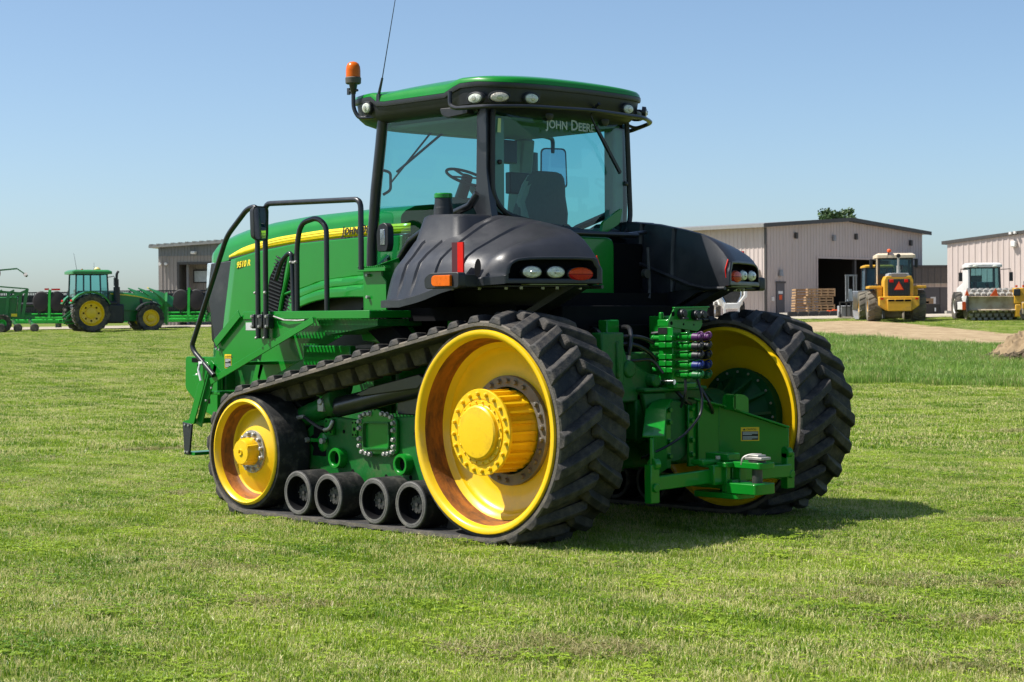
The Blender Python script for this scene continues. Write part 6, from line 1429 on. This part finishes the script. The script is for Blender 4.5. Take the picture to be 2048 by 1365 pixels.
header(107.5, -36.5, 10.4, 'black reel header with green platform at the far left behind the planter', 2)
header(106.5, -25.6, 8.0, 'black reel header with green platform right behind the wheeled tractor', -2)
def corn_header():
    p = place('corn_header', 101, -21.2, 'dark green corn header with raised pointed snouts beside the wheeled tractor', 'header', turn=8)
    e = MB(); e.prism([(-.3, .2), (-.35, 1.5), (.2, 2.0), (1.2, 1.7), (1.3, .2)], 'x', 2.0, 2.12); e.build('end_panel', JDG, p)
    for i in range(3):
        x = .35+i*.55
        s = MB(); s.rings([[Vector((x+.55, -.2, 1.2)), Vector((x+.95, -.2, 1.2)), Vector((x+1.0, .5, 1.75)), Vector((x+.6, .5, 1.8))], [Vector((x+.1, -.25, 1.85)), Vector((x+.3, -.25, 1.78)), Vector((x+.35, .2, 2.02)), Vector((x+.15, .2, 2.08))], [Vector((x-.36, -.3, 2.22)), Vector((x-.30, -.3, 2.2)), Vector((x-.29, -.2, 2.25)), Vector((x-.35, -.2, 2.27))]], True, True, True)
        so_ = s.build('snout', JDG, p)
        if i == 2:
            t = MB(); t.rings([[Vector((x-.18, -.285, 2.07)), Vector((x-.08, -.285, 2.03)), Vector((x-.05, -.08, 2.14)), Vector((x-.15, -.08, 2.18))], [Vector((x-.42, -.31, 2.25)), Vector((x-.38, -.31, 2.24)), Vector((x-.37, -.22, 2.28)), Vector((x-.41, -.22, 2.29))]], True, True, True); t.build('snout_tip', STRIPE, so_)
    b = MB(); b.box(.1, 2.0, .6, 1.2, .3, 1.3); b.build('row_unit_frame', JDG, p)
corn_header()
def planter():
    p = place('planter', 97, -27.6, 'folded green planter with tall frame and raised marker arm at the left edge', 'planter', turn=12)
    f = MB()
    for x in (.1, .72, 1.35):
        f.bar((x, 0, .8), (x+.12, 0, 2.1), .12, .16); f.bar((x+.12, 0, 2.1), (x+.42, 0, 2.25), .1, .1)
    f.bar((-3.2, -.1, 2.75), (1.85, -.1, 2.32), .06, .07); f.bar((-3.2, .1, 2.5), (1.55, .1, 2.08), .10, .12); f.bar((1.82, -.1, 2.34), (1.55, -.1, .75), .12, .16); f.bar((1.0, -.1, 1.9), (1.75, -.1, 2.2), .14, .14)
    f.bar((-3.5, 0, .8), (2.2, 0, .8), .2, .2); f.bar((-3.5, .6, 1.0), (2.0, .6, 1.0), .12, .12)
    f.build('frame', JDG, p)
    h = MB(); h.prism([(.2, .85), (1.2, .85), (1.3, 1.9), (.1, 1.9)], 'y', .2, .9); h.build('seed_hopper', JDG, p, bevel=.05)
    for k, x in enumerate((-1.6, .2, 1.05, 1.9)):
        u = MB(); u.bar((x, -.1, .7), (x+.25, -.7, .3), .1, .2); u.bar((x+.1, -.3, .5), (x+.5, -.5, .25), .08, .1); u.build('row_unit', JDG, p)
        w_ = MB(); w_.lathe([(.2, -.05), (.24, -.02), (.24, .02), (.2, .05)], (x+.3, -.75, .24), (.3, 1, 0), 14, True, True); w_.build('gauge_wheel', TYRE, p)
    big_wheel(p, (.55, -.5, .48), .48, .34, .22, TYRE, JDL, (0, -1, 0), 14, hub=False)
    g = MB(); g.box(1.0, 1.3, -.5, -.4, .85, 1.0); g.build('shield', STRIPE, p)
    a = MB(); a.bar((-2.5, 0, 3.05), (1.3, 0, 3.4), .06, .08); a.bar((1.3, 0, 3.4), (1.85, 0, 3.0), .05, .06); a.build('marker_arm', JDG, p)
    k = MB(); k.lathe([(.02, -.03), (.34, 0), (.02, .03)], (.15, -.1, 3.15), (.4, 1, 0), 18); k.build('marker_disc', mat('rusty_disc', (.16, .09, .06), .6, metal=.3, var=.4), p)
    q = MB(); q.cyl((1.72, -.08, 3.1), (1.78, .08, 2.98), .12, .04, 10); q.build('arm_tip', PLB, p)
planter()
# ---------------------------------------------------------------- yellow wheel loader seen from behind
def wheel_loader():
    p = place('wheel_loader', 92.5, 19.45, 'yellow wheel loader seen from behind with orange triangle on its black grille', 'loader', turn=-6)
    for x in (-1.1, 1.1): big_wheel(p, (x, 0, .80), .80, .66, .4, TYREM, CYEL, (1 if x > 0 else -1, 0, 0), 15)
    big_wheel(p, (-1.32, 3.0, .80), .80, .6, .4, TYREM, CYEL, (-1, 0, 0), 15); big_wheel(p, (1.0, 3.1, .80), .80, .6, .4, TYREM, CYEL, (1, 0, 0), 15)
    c = MB(); c.prism(rpoly([(-1.0, 1.25), (1.0, 1.25), (.98, .80), (.62, .55), (-.62, .55), (-.98, .80)], .05), 'y', -1.75, -1.1); c.build('counterweight', CYEL, p, bevel=.04)
    c = MB(); c.prism([(-.62, 1.12), (.62, 1.12), (.58, .52), (-.58, .52)], 'y', -1.86, -1.75); cw = c.build('tow_plate', CYEL, p, bevel=.03)
    for x0, x1 in ((-.55, -.25), (-.2, .2), (.25, .55)): boxpart('plate_slot', DARK, cw, I4, x0, x1, -1.87, -1.862, 1.0, 1.1)
    h = MB(); h.prism(rpoly([(-.72, 1.2), (.72, 1.2), (.72, 2.05), (.62, 2.28), (-.62, 2.28), (-.72, 2.05)], .05), 'y', -1.5, .3); h.build('engine_cowl', CYEL, p, bevel=.03)
    h = MB(); h.prism([(-.60, 2.1), (.60, 2.1), (.5, 2.42), (-.5, 2.42)], 'y', -1.48, .2); h.build('cowl_top', GREYM, p, bevel=.04)
    boxpart('cowl_panel', mat('brown_panel', (.25, .2, .17), .6), p, I4, -.36, .36, -1.5, -1.482, 2.22, 2.40)
    g = MB(); g.box(-.54, .54, -1.56, -1.5, 1.28, 2.12); gg = g.build('grille', PLB, p, bevel=.02)
    for i in range(9): boxpart('grille_bar', BLK, gg, I4, -.5+i*.118, -.47+i*.118, -1.575, -1.561, 1.3, 2.0)
    t = MB(); t.prism([(-.20, 1.60), (.20, 1.60), (0, 1.95)], 'y', -1.60, -1.58); t.build('warning_triangle', ORNG, p)
    t = MB(); t.prism([(-.25, 1.57), (.25, 1.57), (0, 2.01)], 'y', -1.579, -1.577); t.build('triangle_border', REFR, p)
    for x in (-.36, .36): boxpart('tail_lamp', REFR, p, I4, x-.1, x+.1, -1.60, -1.56, 1.95, 2.10, bevel=.02)
    for x in (-.85, .85): boxpart('side_reflector', REFR, p, I4, x-.07, x+.07, -1.77, -1.752, 1.1, 1.18)
    for s in (1, -1):
        f = MB(); f.box(min(s*.75, s*1.42), max(s*.75, s*1.42), -.95, .9, 1.66, 1.80); f.box(min(s*.75, s*1.0), max(s*.75, s*1.0), -.9, .8, 1.2, 1.7); f.build('fender', CYEL, p, bevel=.03)
    box_cab(p, -.86, .86, .0, 1.5, 1.95, 3.22, PLB, DGLS, CREAM, .14, .05, .09, .24)
    boxpart('rear_panel', PLB, p, I4, -.9, -.45, -.06, -.0, 1.8, 2.4); boxpart('post_trim', CREAM, p, I4, -.96, -.90, -.1, .06, 1.9, 3.2)
    e = MB(); e.cyl((.05, -.9, 2.35), (.05, -.9, 2.8), .10, None, 14); e.cyl((.05, -.9, 2.8), (.05, -.9, 3.25), .055, None, 12); e.build('exhaust_pipe', STEEL, p); e = MB(); e.cyl((.05, -1.0, 3.30), (.05, -.8, 3.30), .1, .1, 14); e.cyl((.15, -.85, 2.6), (.15, -.85, 2.82), .11, None, 12); e.build('exhaust_cap', PLB, p)
    b = MB(); b.bar((-.45, -.1, 3.2), (-.35, -.1, 3.5), .08, .05); b.build('beacon_post', PLB, p); b = MB(); b.sphere((-.33, -.1, 3.58), .11, 10, (1, 1, .9)); b.build('beacon', ORNG, p)
    for s in (1, -1):
        m_ = MB(); m_.box(min(s*1.05, s*1.22), max(s*1.05, s*1.22), .9, 1.0, 2.75, 3.2); m_.bar((s*.9, 1.2, 3.15), (s*1.1, .95, 3.15), .04, .04); m_.build('side_mirror', PLB, p, bevel=.04)
    u = MB(); u.box(-.6, .6, -1.2, 2.5, .55, 1.2); u.box(-.9, .9, -.2, .2, .6, 1.0); u.bar((-.5, 1.5, 1.6), (-.5, 4.2, .8), .18, .35); u.bar((.5, 1.5, 1.6), (.5, 4.2, .8), .18, .35); u.build('chassis', DGREY, p)
    k = MB(); k.box(-1.45, 1.45, 4.0, 4.9, .15, 1.1); k.build('bucket', MUD, p, bevel=.08)
wheel_loader()
def backhoe():
    p = place('backhoe_loader', 97, 18.95, 'machine with blue tinted cab and yellow roof edge left of the wheel loader', 'loader', turn=-3)
    box_cab(p, -.15, 1.3, 0, 1.5, 1.15, 2.75, PLB, glass('blue_glass', (.30, .48, .58), op=.35, opcol=(.12, .2, .26)), CYEL, .08, .04, .09, .14)
    for x in (.0, 1.2): big_wheel(p, (x, .6, .62), .62, .42, .3, TYREM, WHT, (-1 if x < .5 else 1, 0, 0), 14)
    c = MB(); c.box(-.1, 1.25, -.6, 2.5, .5, 1.15); c.build('chassis', GREYM, p, bevel=.05)
    b = MB(); rs = []
    for y, z in ((-.9, 1.45), (-1.0, 1.0), (-.85, .5), (-1.2, .12), (-1.75, .02)): rs.append([Vector((-.95, y, z)), Vector((-.28, y, z)), Vector((-.28, y+.06, z+.05)), Vector((-.95, y+.06, z+.05))])
    b.rings(rs, True, True, True); b.build('bucket', mat('steel_bucket', (.34, .36, .38), .4, metal=.4, var=.2, dirt=(.3, .27, .2), dirt_amt=.3), p)
    for x in (-.27, -.1): boxpart('bucket_side', WHT, p, I4, x, x+.06, -1.5, -.8, .05, 1.5)
    boxpart('stabiliser', GREYM, p, I4, .62, .74, -.75, -.6, .05, 1.75)
backhoe()
def forklift():
    p = place('pallet_stacker', 99, 18.1, 'grey forklift mast with lifting frame in front of the dark bay', 'forklift')
    m_ = MB()
    for x in (0, .12, .42, .56): m_.box(x, x+.06, 0, .08, .9, 2.35)
    m_.box(-.02, .64, 0, .08, 2.3, 2.38); m_.build('mast', GREYM, p)
    b = MB(); b.prism([(.16, .95), (.42, .95), (.36, 1.6), (.22, 1.6)], 'y', .1, .4); b.build('body', mat('pale_blue', (.5, .56, .62), .4), p)
    f = MB(); f.box(-.35, .85, -.1, .0, .86, .92); f.box(-.35, -.28, -.1, 0, .1, .9); f.box(.0, .07, -.1, 0, .1, .9); f.box(.25, .32, -.1, 0, .1, .9); f.box(-.35, .6, -.1, 0, .62, .67); f.build('lift_frame', DGREY, p)
    c = MB(); c.box(-.25, .5, .1, 1.2, .1, .7); c.build('chassis', GREYM, p, bevel=.05)
    for x in (-.25, .5):
        w_ = MB(); w_.cyl((x-.06, .3, .2), (x+.06, .3, .2), .2, None, 14); w_.build('wheel', TYRE, p)
forklift()
def roller():
    p = place('padfoot_roller', 91.5, 24.0, 'white padfoot soil roller with tan blade in front of the right shed', 'roller', turn=-2)
    rs = MB(); rs.cyl((-1.25, 0, .80), (1.25, 0, .80), .72, None, 40); dr = rs.build('drum', mat('drum_steel', (.17, .16, .14), .6, metal=.3, var=.3, dirt=(.3, .26, .2), dirt_amt=.4), p)
    pd = MB(); pd.rings([[(-.11, -.09, 0), (.11, -.09, 0), (.11, .09, 0), (-.11, .09, 0)], [(-.075, -.06, .13), (.075, -.06, .13), (.075, .06, .13), (-.075, .06, .13)]], True, False, True); pad = pd.build('pad', mat('pad_steel', (.42, .40, .36), .5, metal=.2, var=.25, dirt=(.12, .06, .05), dirt_amt=.2), dr)
    first = True
    for k in range(16):
        a = 2*pi*k/16
        for i in range(8):
            x = -1.1+i*.31+(.155 if k % 2 else 0)
            if x > 1.2: continue
            o = pad if first else inst(pad, dr); first = False
            rad = Vector((0, sin(a), cos(a))); tn = Vector((0, cos(a), -sin(a))); o.matrix_local = Matrix(((1, 0, 0, x), (0, tn.y, rad.y, rad.y*.71), (0, tn.z, rad.z, .80+rad.z*.71), (0, 0, 0, 1)))
    b = MB(); sec = []
    for y, z in ((-1.12, .52), (-.98, .60), (-.92, .85), (-.98, 1.12), (-1.05, 1.2)): sec.append([Vector((-1.35, y, z)), Vector((1.45, y, z)), Vector((1.45, y+.07, z+.02)), Vector((-1.35, y+.07, z+.02))])
    b.rings(sec, True, True, True); bl = b.build('blade', MUD, p); boxpart('blade_end', DGREY, bl, I4, -1.42, -1.35, -1.15, -.85, .45, 1.25); boxpart('blade_end', MUD, bl, I4, 1.45, 1.52, -1.15, -.85, .45, 1.25)
    f = MB(); f.box(-1.55, -1.42, -.95, 1.0, .55, .95); f.box(1.42, 1.55, -.95, 1.0, .55, .95); f.box(-1.5, 1.5, .9, 1.1, .6, 1.0); f.bar((-1.5, -.9, .9), (-1.42, -.95, 1.5), .1, .2); f.split('drum_frame', WHT, p, bevel=.03)
    for pts in ([(-.28, 1.22), (.12, 1.22), (.02, 1.62)], [(1.2, 1.25), (1.42, 1.25), (1.22, 1.65)], [(-1.52, 1.25), (-1.3, 1.25), (-1.42, 1.55)]):
        t = MB(); t.prism(pts, 'y', -1.12, -1.08); t.build('warning_flag', ORNG, p)
    boxpart('side_marker', ORNG, p, I4, -1.62, -1.45, -.98, -.96, .55, .95)
    box_cab(p, -.78, .78, 1.3, 2.6, 1.25, 2.72, DGREY, DGLS, WHT, .1, .06, .09, .22)
    for x in (-.5, .5):
        l_ = MB(); l_.sphere((x, 1.16, 2.76), .1, 10, (1.4, .6, .7)); l_.build('work_lamp', LENS, p)
    c = MB(); c.box(-.85, -.78, 1.25, 2.6, 1.0, 2.6); c.build('cab_side', WHT, p); c = MB(); c.box(-.9, .9, 1.2, 4.3, .5, 1.25); c.prism([(2.6, 1.25), (4.4, 1.25), (4.4, 1.7), (2.6, 2.0)], 'x', -.8, .8); c.build('engine_cowl', WHT, p, bevel=.05)
    for x in (-.9, .9): big_wheel(p, (x, 3.2, .75), .75, .55, .38, TYRE, WHT, (1 if x > 0 else -1, 0, 0), 14)
    for s in (1, -1):
        m_ = MB(); m_.tube([(s*.8, 1.3, 2.6), (s*1.25, 1.1, 2.62), (s*1.27, 1.1, 2.45)], .02, 6); m_.box(s*1.27-.09, s*1.27+.09, 1.05, 1.1, 2.0, 2.45); m_.build('side_mirror', PLB, p)
    m_ = MB(); m_.cyl((-1.15, .8, .75), (-1.6, .8, .75), .3, None, 18); m_.build('side_guard', TYRE, p)
roller()
def skid_steer():
    p = place('skid_steer', 90, 25.15, 'black caged yellow skid steer loader partly behind the white roller', 'loader', turn=-10)
    box_cab(p, .25, 1.9, .2, 1.5, .8, 1.92, BLK, DGLS, BLK, .05, .03, .09, .1)
    m_ = MB()
    for i in range(9): m_.bar((.25, .25+i*.14, .85), (.25, .25+i*.14, 1.85), .025, .025, (0, 1, 0))
    m_.build('cage_bar', BLK, p)['kind'] = 'stuff'
    a = MB(); a.bar((.0, -.1, .75), (2.2, -.15, .95), .12, .3); a.bar((2.2, -.15, .95), (2.6, 0, .2), .12, .3); a.build('lift_arm', CYEL, p, bevel=.03)
    b = MB(); b.prism([(.0, .95), (.0, .35), (1.9, -.0), (2.3, .4), (2.2, .85)], 'y', .0, .25); b.build('bucket', MUD, p, bevel=.03)
    c = MB(); c.box(-.3, 1.9, .3, 1.5, .2, .85); c.box(-.35, .25, .3, 1.4, .85, 1.65); c.build('body', CYEL, p, bevel=.05)
    for x in (.3, 1.5): big_wheel(p, (x, .2, .4), .4, .3, .2, TYRE, CYEL, (0, -1, 0), 12, hub=False)
    boxpart('work_lamp', PLB, p, I4, -.38, -.05, .2, .3, 1.25, 1.6, bevel=.04)
    for x in (-.28, .05): boxpart('marker_lamp', ORNG, p, I4, x, x+.1, .3, .4, 1.68, 1.78)
    b = MB(); b.cyl((1.1, .6, 2.0), (1.1, .6, 2.18), .1, .09, 12); b.build('beacon', ORNG, p)
skid_steer()
def chrome_machine():
    p = place('parked_truck', 104, 11.75, 'white and chrome truck front with dark octagonal grille by the shed steps', 'truck')
    g = MB(); g.prism([(.45, .9), (1.05, .9), (1.25, 1.3), (1.25, 2.1), (1.05, 2.3), (.45, 2.3), (.25, 2.1), (.25, 1.3)], 'y', -.06, .1); g.build('grille', DGREY, p, bevel=.03)
    g = MB(); pts = [(.42, .8), (1.08, .8), (1.33, 1.25), (1.33, 2.15), (1.1, 2.4), (.4, 2.4), (.17, 2.15), (.17, 1.25)]
    g.tube([(x, -.08, z) for x, z in pts+[pts[0]]], .06, 8); g.build('grille_surround', SILV, p)
    b = MB(); b.box(.3, 1.2, -.25, .0, .5, .85); b.prism([(-.15, 1.2), (.1, 1.0), (.3, .5), (.5, .5), (.35, .9), (.05, 1.3), (.05, 1.8), (-.15, 1.9)], 'y', -.2, .3); b.prism([(1.65, 1.2), (1.4, 1.0), (1.2, .5), (1.0, .5), (1.15, .9), (1.45, 1.3), (1.45, 1.8), (1.65, 1.9)], 'y', -.2, .3); b.build('bumper', WHT, p, bevel=.05)
    for x in (.3, 1.08): boxpart('bumper_leg', WHT, p, I4, x, x+.12, -.24, -.05, .0, .9)
    c = MB(); c.box(.05, 1.45, .15, 3, .7, 2.35); c.box(.0, 1.5, 1.6, 3.4, 2.35, 2.9); c.build('body', WHT, p, bevel=.1)
    for x in (.05, 1.45): big_wheel(p, (x, .9, .48), .48, .28, .28, TYRE, SILV, (-1 if x < .5 else 1, 0, 0), 12, hub=False)
chrome_machine()
# ---------------------------------------------------------------- crates, dock edge, bins
CRT = None
def crate(d, l, z, w_, h, dep, label, turn):
    x, y = XY(d, l); p = thing('wooden_crate', (x, y, gz(x, y)+z), label, 'crate', 'wooden crates stacked by the shed', YAW+R(turn))
    n = 3; th = h/(n*1.55)
    for j in range(n):
        z0 = .03+j*(h-.03-th)/(n-1)
        b = MB(); b.box(0, w_, 0, .03, z0, z0+th); b.box(0, w_, dep-.03, dep, z0, z0+th); b.build('front_slat', WOOD, p)
        b = MB(); b.box(.0, .03, .03, dep-.03, z0, z0+th); b.box(w_-.03, w_, .03, dep-.03, z0, z0+th); b.build('side_slat', WOOD, p)
    q = MB()
    m_ = 5 if w_ > 1.2 else 2
    for i in range(m_):
        xx = i*(w_-.08)/(m_-1); q.box(xx, xx+.08, -.03, 0, 0, h)
    q.split('batten', WOOD, p)
    b = MB(); b.box(.03, w_-.03, .03, dep-.03, .02, .05); b.build('base_board', WOOD, p)
ct = [('lowest crate of the left stack by the grey man door', 'middle crate of the left stack by the grey man door', 'top crate of the left stack by the grey man door'), ('lowest crate of the right stack beside the dark bay', 'middle crate of the right stack beside the dark bay', 'top crate of the right stack beside the dark bay')]
for k in range(3):
    crate(108, 16.75+.02*k, .25+.47*k, 1.0, .46, 1.1, ct[0][k], 3); crate(107.2, 17.35+(.0, -.08, .02)[k], .25+.47*k, 1.62, .46, 1.1, ct[1][k], -2+3*(k == 1))
def dock():
    mb = MB(); x0, x1 = 0, 4.8; mb.box(0, 5.6, 0, 3, -.3, .26); o = mb.build('dock_slab', CONC); x, y = XY(103.5, 15.6); o.location = (x, y, gz(x, y)); o.rotation_euler = (0, 0, YAW); o['kind'] = 'structure'
    for i in range(8):
        xx, yy = XY(103.3, 15.62+i*.60); t = MB(); t.box(0, .52, 0, .17, .04, .30); t.box(.02, .50, .02, .15, .30, .33)
        q = t.build('dock_bumper', mat('bumper_rubber', (.03, .03, .032), .7, var=.2), bevel=.02); q.location = (xx, yy, gz(xx, yy)+.0); q.rotation_euler = (0, 0, YAW)
        tag(q, ('leftmost', 'second', 'third', 'fourth', 'fifth', 'sixth', 'seventh', 'rightmost')[i]+' black rubber bumper'+('' if i in (0, 7) else ' from the left')+' along the low concrete slab', 'bumper', 'black bumpers along the concrete slab')
    x, y = XY(104.5, 18.05); t = MB(); t.box(0, .3, 0, .2, 0, .08); t.box(.3, .62, .02, .18, .0, .13); q = t.build('orange_tool', ORNG, bevel=.02); q.location = (x, y, gz(x, y)+.26); q.rotation_euler = (0, 0, YAW); tag(q, 'small orange tool lying on the slab in front of the crates', 'tool')
dock()
def bins():
    x, y = XY(109, 25.1); p = thing('waste_bin', (x, y, gz(x, y)), 'black tapered bin with white label behind the wheel loader', 'bin', None, YAW)
    b = MB(); b.rings([[Vector((a, c, 0)) for a, c in ((-.35, 0), (.35, 0), (.35, .7), (-.35, .7))], [Vector((a, c, .62)) for a, c in ((-.48, -.1), (.48, -.1), (.48, .8), (-.48, .8))]], True, True, False); b.build('bin_body', PLB, p)
    b = MB(); b.tube([(-.5, -.12, .63), (.5, -.12, .63), (.5, .82, .63), (-.5, .82, .63), (-.5, -.12, .63)], .03, 6); b.build('bin_rim', PLA, p); boxpart('bin_label', WHITE, p, I4, .12, .2, -.085, -.06, .2, .42)
    x, y = XY(110.4, 25.0); q = thing('wooden_box', (x, y, gz(x, y)+.6), 'pale wooden box with a slot standing behind the black bin', 'box', None, YAW)
    b = MB(); b.box(-.45, .5, 0, .6, .22, .40); b.box(-.45, .5, 0, .6, -.1, .10); b.box(-.45, -.2, 0, .6, .1, .22); b.box(.25, .5, 0, .6, .1, .22); b.build('box_board', WOOD, q); boxpart('box_back', DARK, q, I4, -.2, .25, .3, .32, .1, .22); boxpart('box_stand', WOOD, q, I4, -.4, .45, .1, .5, -.7, -.1)
    x, y = XY(107.5, 25.6); k = MB(); k.box(0, 1.1, 0, .5, -.1, .22); o = k.build('kerb_block', CONC); o.location = (x, y, gz(x, y)); o.rotation_euler = (0, 0, YAW); tag(o, 'long grey concrete block on the ground left of the white roller', 'block')
bins()
# ---------------------------------------------------------------- tree beyond the shed roof, earth mound
LEAF = mat('tree_leaf', (.05, .10, .022), .6, var=.4, scale=1.5)
BARK = mat('bark', (.11, .085, .06), .9, var=.3)
def tree(d, l, h, rad, label, seed, n=2600, base=.45, group=None):
    x, y = XY(d, l); p = thing('tree', (x, y, gz(x, y)), label, 'tree', group, 0); rnd = random.Random(seed)
    t = MB(); t.tube([(0, 0, -.3), (.1, 0, h*.3), (.0, .15, h*.6), (.1, .1, h*.85)], [.32, .24, .16, .05], 10)
    tips = []
    for k in range(11):
        a = rnd.uniform(0, 6.28); z = h*rnd.uniform(.4, .8); e = Vector((cos(a)*rad*rnd.uniform(.5, .9), sin(a)*rad*rnd.uniform(.5, .9), z+rad*rnd.uniform(.1, .7))); t.tube([(0, 0, z*.8), e*.5+Vector((0, 0, z*.5-.1)), e], [.10, .06, .02], 6); tips.append(e)
    t.build('trunk', BARK, p)
    cl = []
    for k in range(34):
        a = rnd.uniform(0, 6.28); u = rnd.random()**.6; zz = rnd.uniform(base, 1.0); w_ = rad*(1-((zz-.68)/.42)**2*.6)
        cl.append((Vector((cos(a)*w_*u, sin(a)*w_*u, h*zz-.1)), rad*rnd.uniform(.16, .30)))
    b = MB()
    for k in range(n):
        c, r = rnd.choice(cl); v = Vector((rnd.gauss(0, 1), rnd.gauss(0, 1), rnd.gauss(0, .8))).normalized()*r*rnd.random()**.4; o = c+v
        s = rnd.uniform(.10, .2); n1 = Vector((rnd.gauss(0, 1), rnd.gauss(0, 1), rnd.gauss(0, 1))).normalized(); a1 = n1.orthogonal().normalized()*s; b1 = n1.cross(a1).normalized()*s*.55
        b.add([o-a1, o+b1, o+a1, o-b1], [(0, 1, 2, 3)])
    b.build('crown', LEAF, p, smooth=False)
tree(160, 28.6, 9.3, 2.1, 'round green tree showing above the shed roof', 5, 2600, .55)
tree(158, 26.9, 8.7, 1.0, 'smaller thin tree top left of the round tree above the shed roof', 9, 700, .7)
# trees behind the camera: they stand in the reflections of the cab glass
for k, (d, l, h, r) in enumerate(((-55, 28, 11, 4.5), (-60, 38, 13, 5), (-52, 48, 10, 4.2), (-64, 12, 12, 5), (-40, 62, 12, 4.8))):
    tree(d, l, h, r, ('second broad tree from the left', 'middle broad tree', 'second broad tree from the right', 'leftmost broad tree', 'rightmost broad tree')[k]+' at the near edge of the field', 40+k, 1800, .3, 'trees at the near edge of the field')
def mound():
    mb = MB(); rows = []; x0, y0 = XY(53, 16.6)
    nx, ny = 110, 80
    for j in range(ny+1):
        row = []
        for i in range(nx+1):
            u, v = -3.0+6.0*i/nx, -2.2+4.4*j/ny; f = max(0, 1-(u/2.9)**2-(v/2.1)**2); h = 1.25*f**.75
            h += (.20*mnoise.noise((u*1.6, v*1.6, 0))+.17*mnoise.noise((u*4, v*4, 2))+.11*mnoise.noise((u*9, v*9, 4))+.06*mnoise.noise((u*19, v*19, 7)))*min(1, f*4)
            x, y = XY(53+v, 16.6+u); row.append((x, y, gz(x, y)-.06+max(h, 0)))
        rows.append(row)
    mb.rings(rows, False); o = mb.build('dirt_mound', mat('heap_earth', (.19, .13, .07), .95, var=.4, scale=3, dirt=(.29, .21, .12), dirt_amt=.5, dirt_scale=1.5, bump=1, bscale=14), ang=60); tag(o, 'heap of loose brown earth at the right edge beside the dirt track', 'mound')
    q = MB(); rnd = random.Random(4)
    for k in range(150):
        u, v = rnd.uniform(-3.4, -.8), rnd.uniform(-1.9, .6); x, y = XY(53+v, 16.6+u); r = rnd.uniform(.03, .17); b0 = len(q.v); q.sphere((x, y, gz(x, y)+r*.4+max(0, .45*(u+3.0)*.6)), r, 6, (rnd.uniform(.8, 1.4), rnd.uniform(.8, 1.3), rnd.uniform(.6, 1)))
        q.v[b0:] = [tuple(c+rnd.uniform(-.25, .25)*r for c in vv) for vv in q.v[b0:]]
    o = q.build('earth_clod', mat('clod_earth', (.10, .072, .04), .95, var=.4, scale=5, bump=1), ang=30); o['kind'] = 'stuff'
mound()
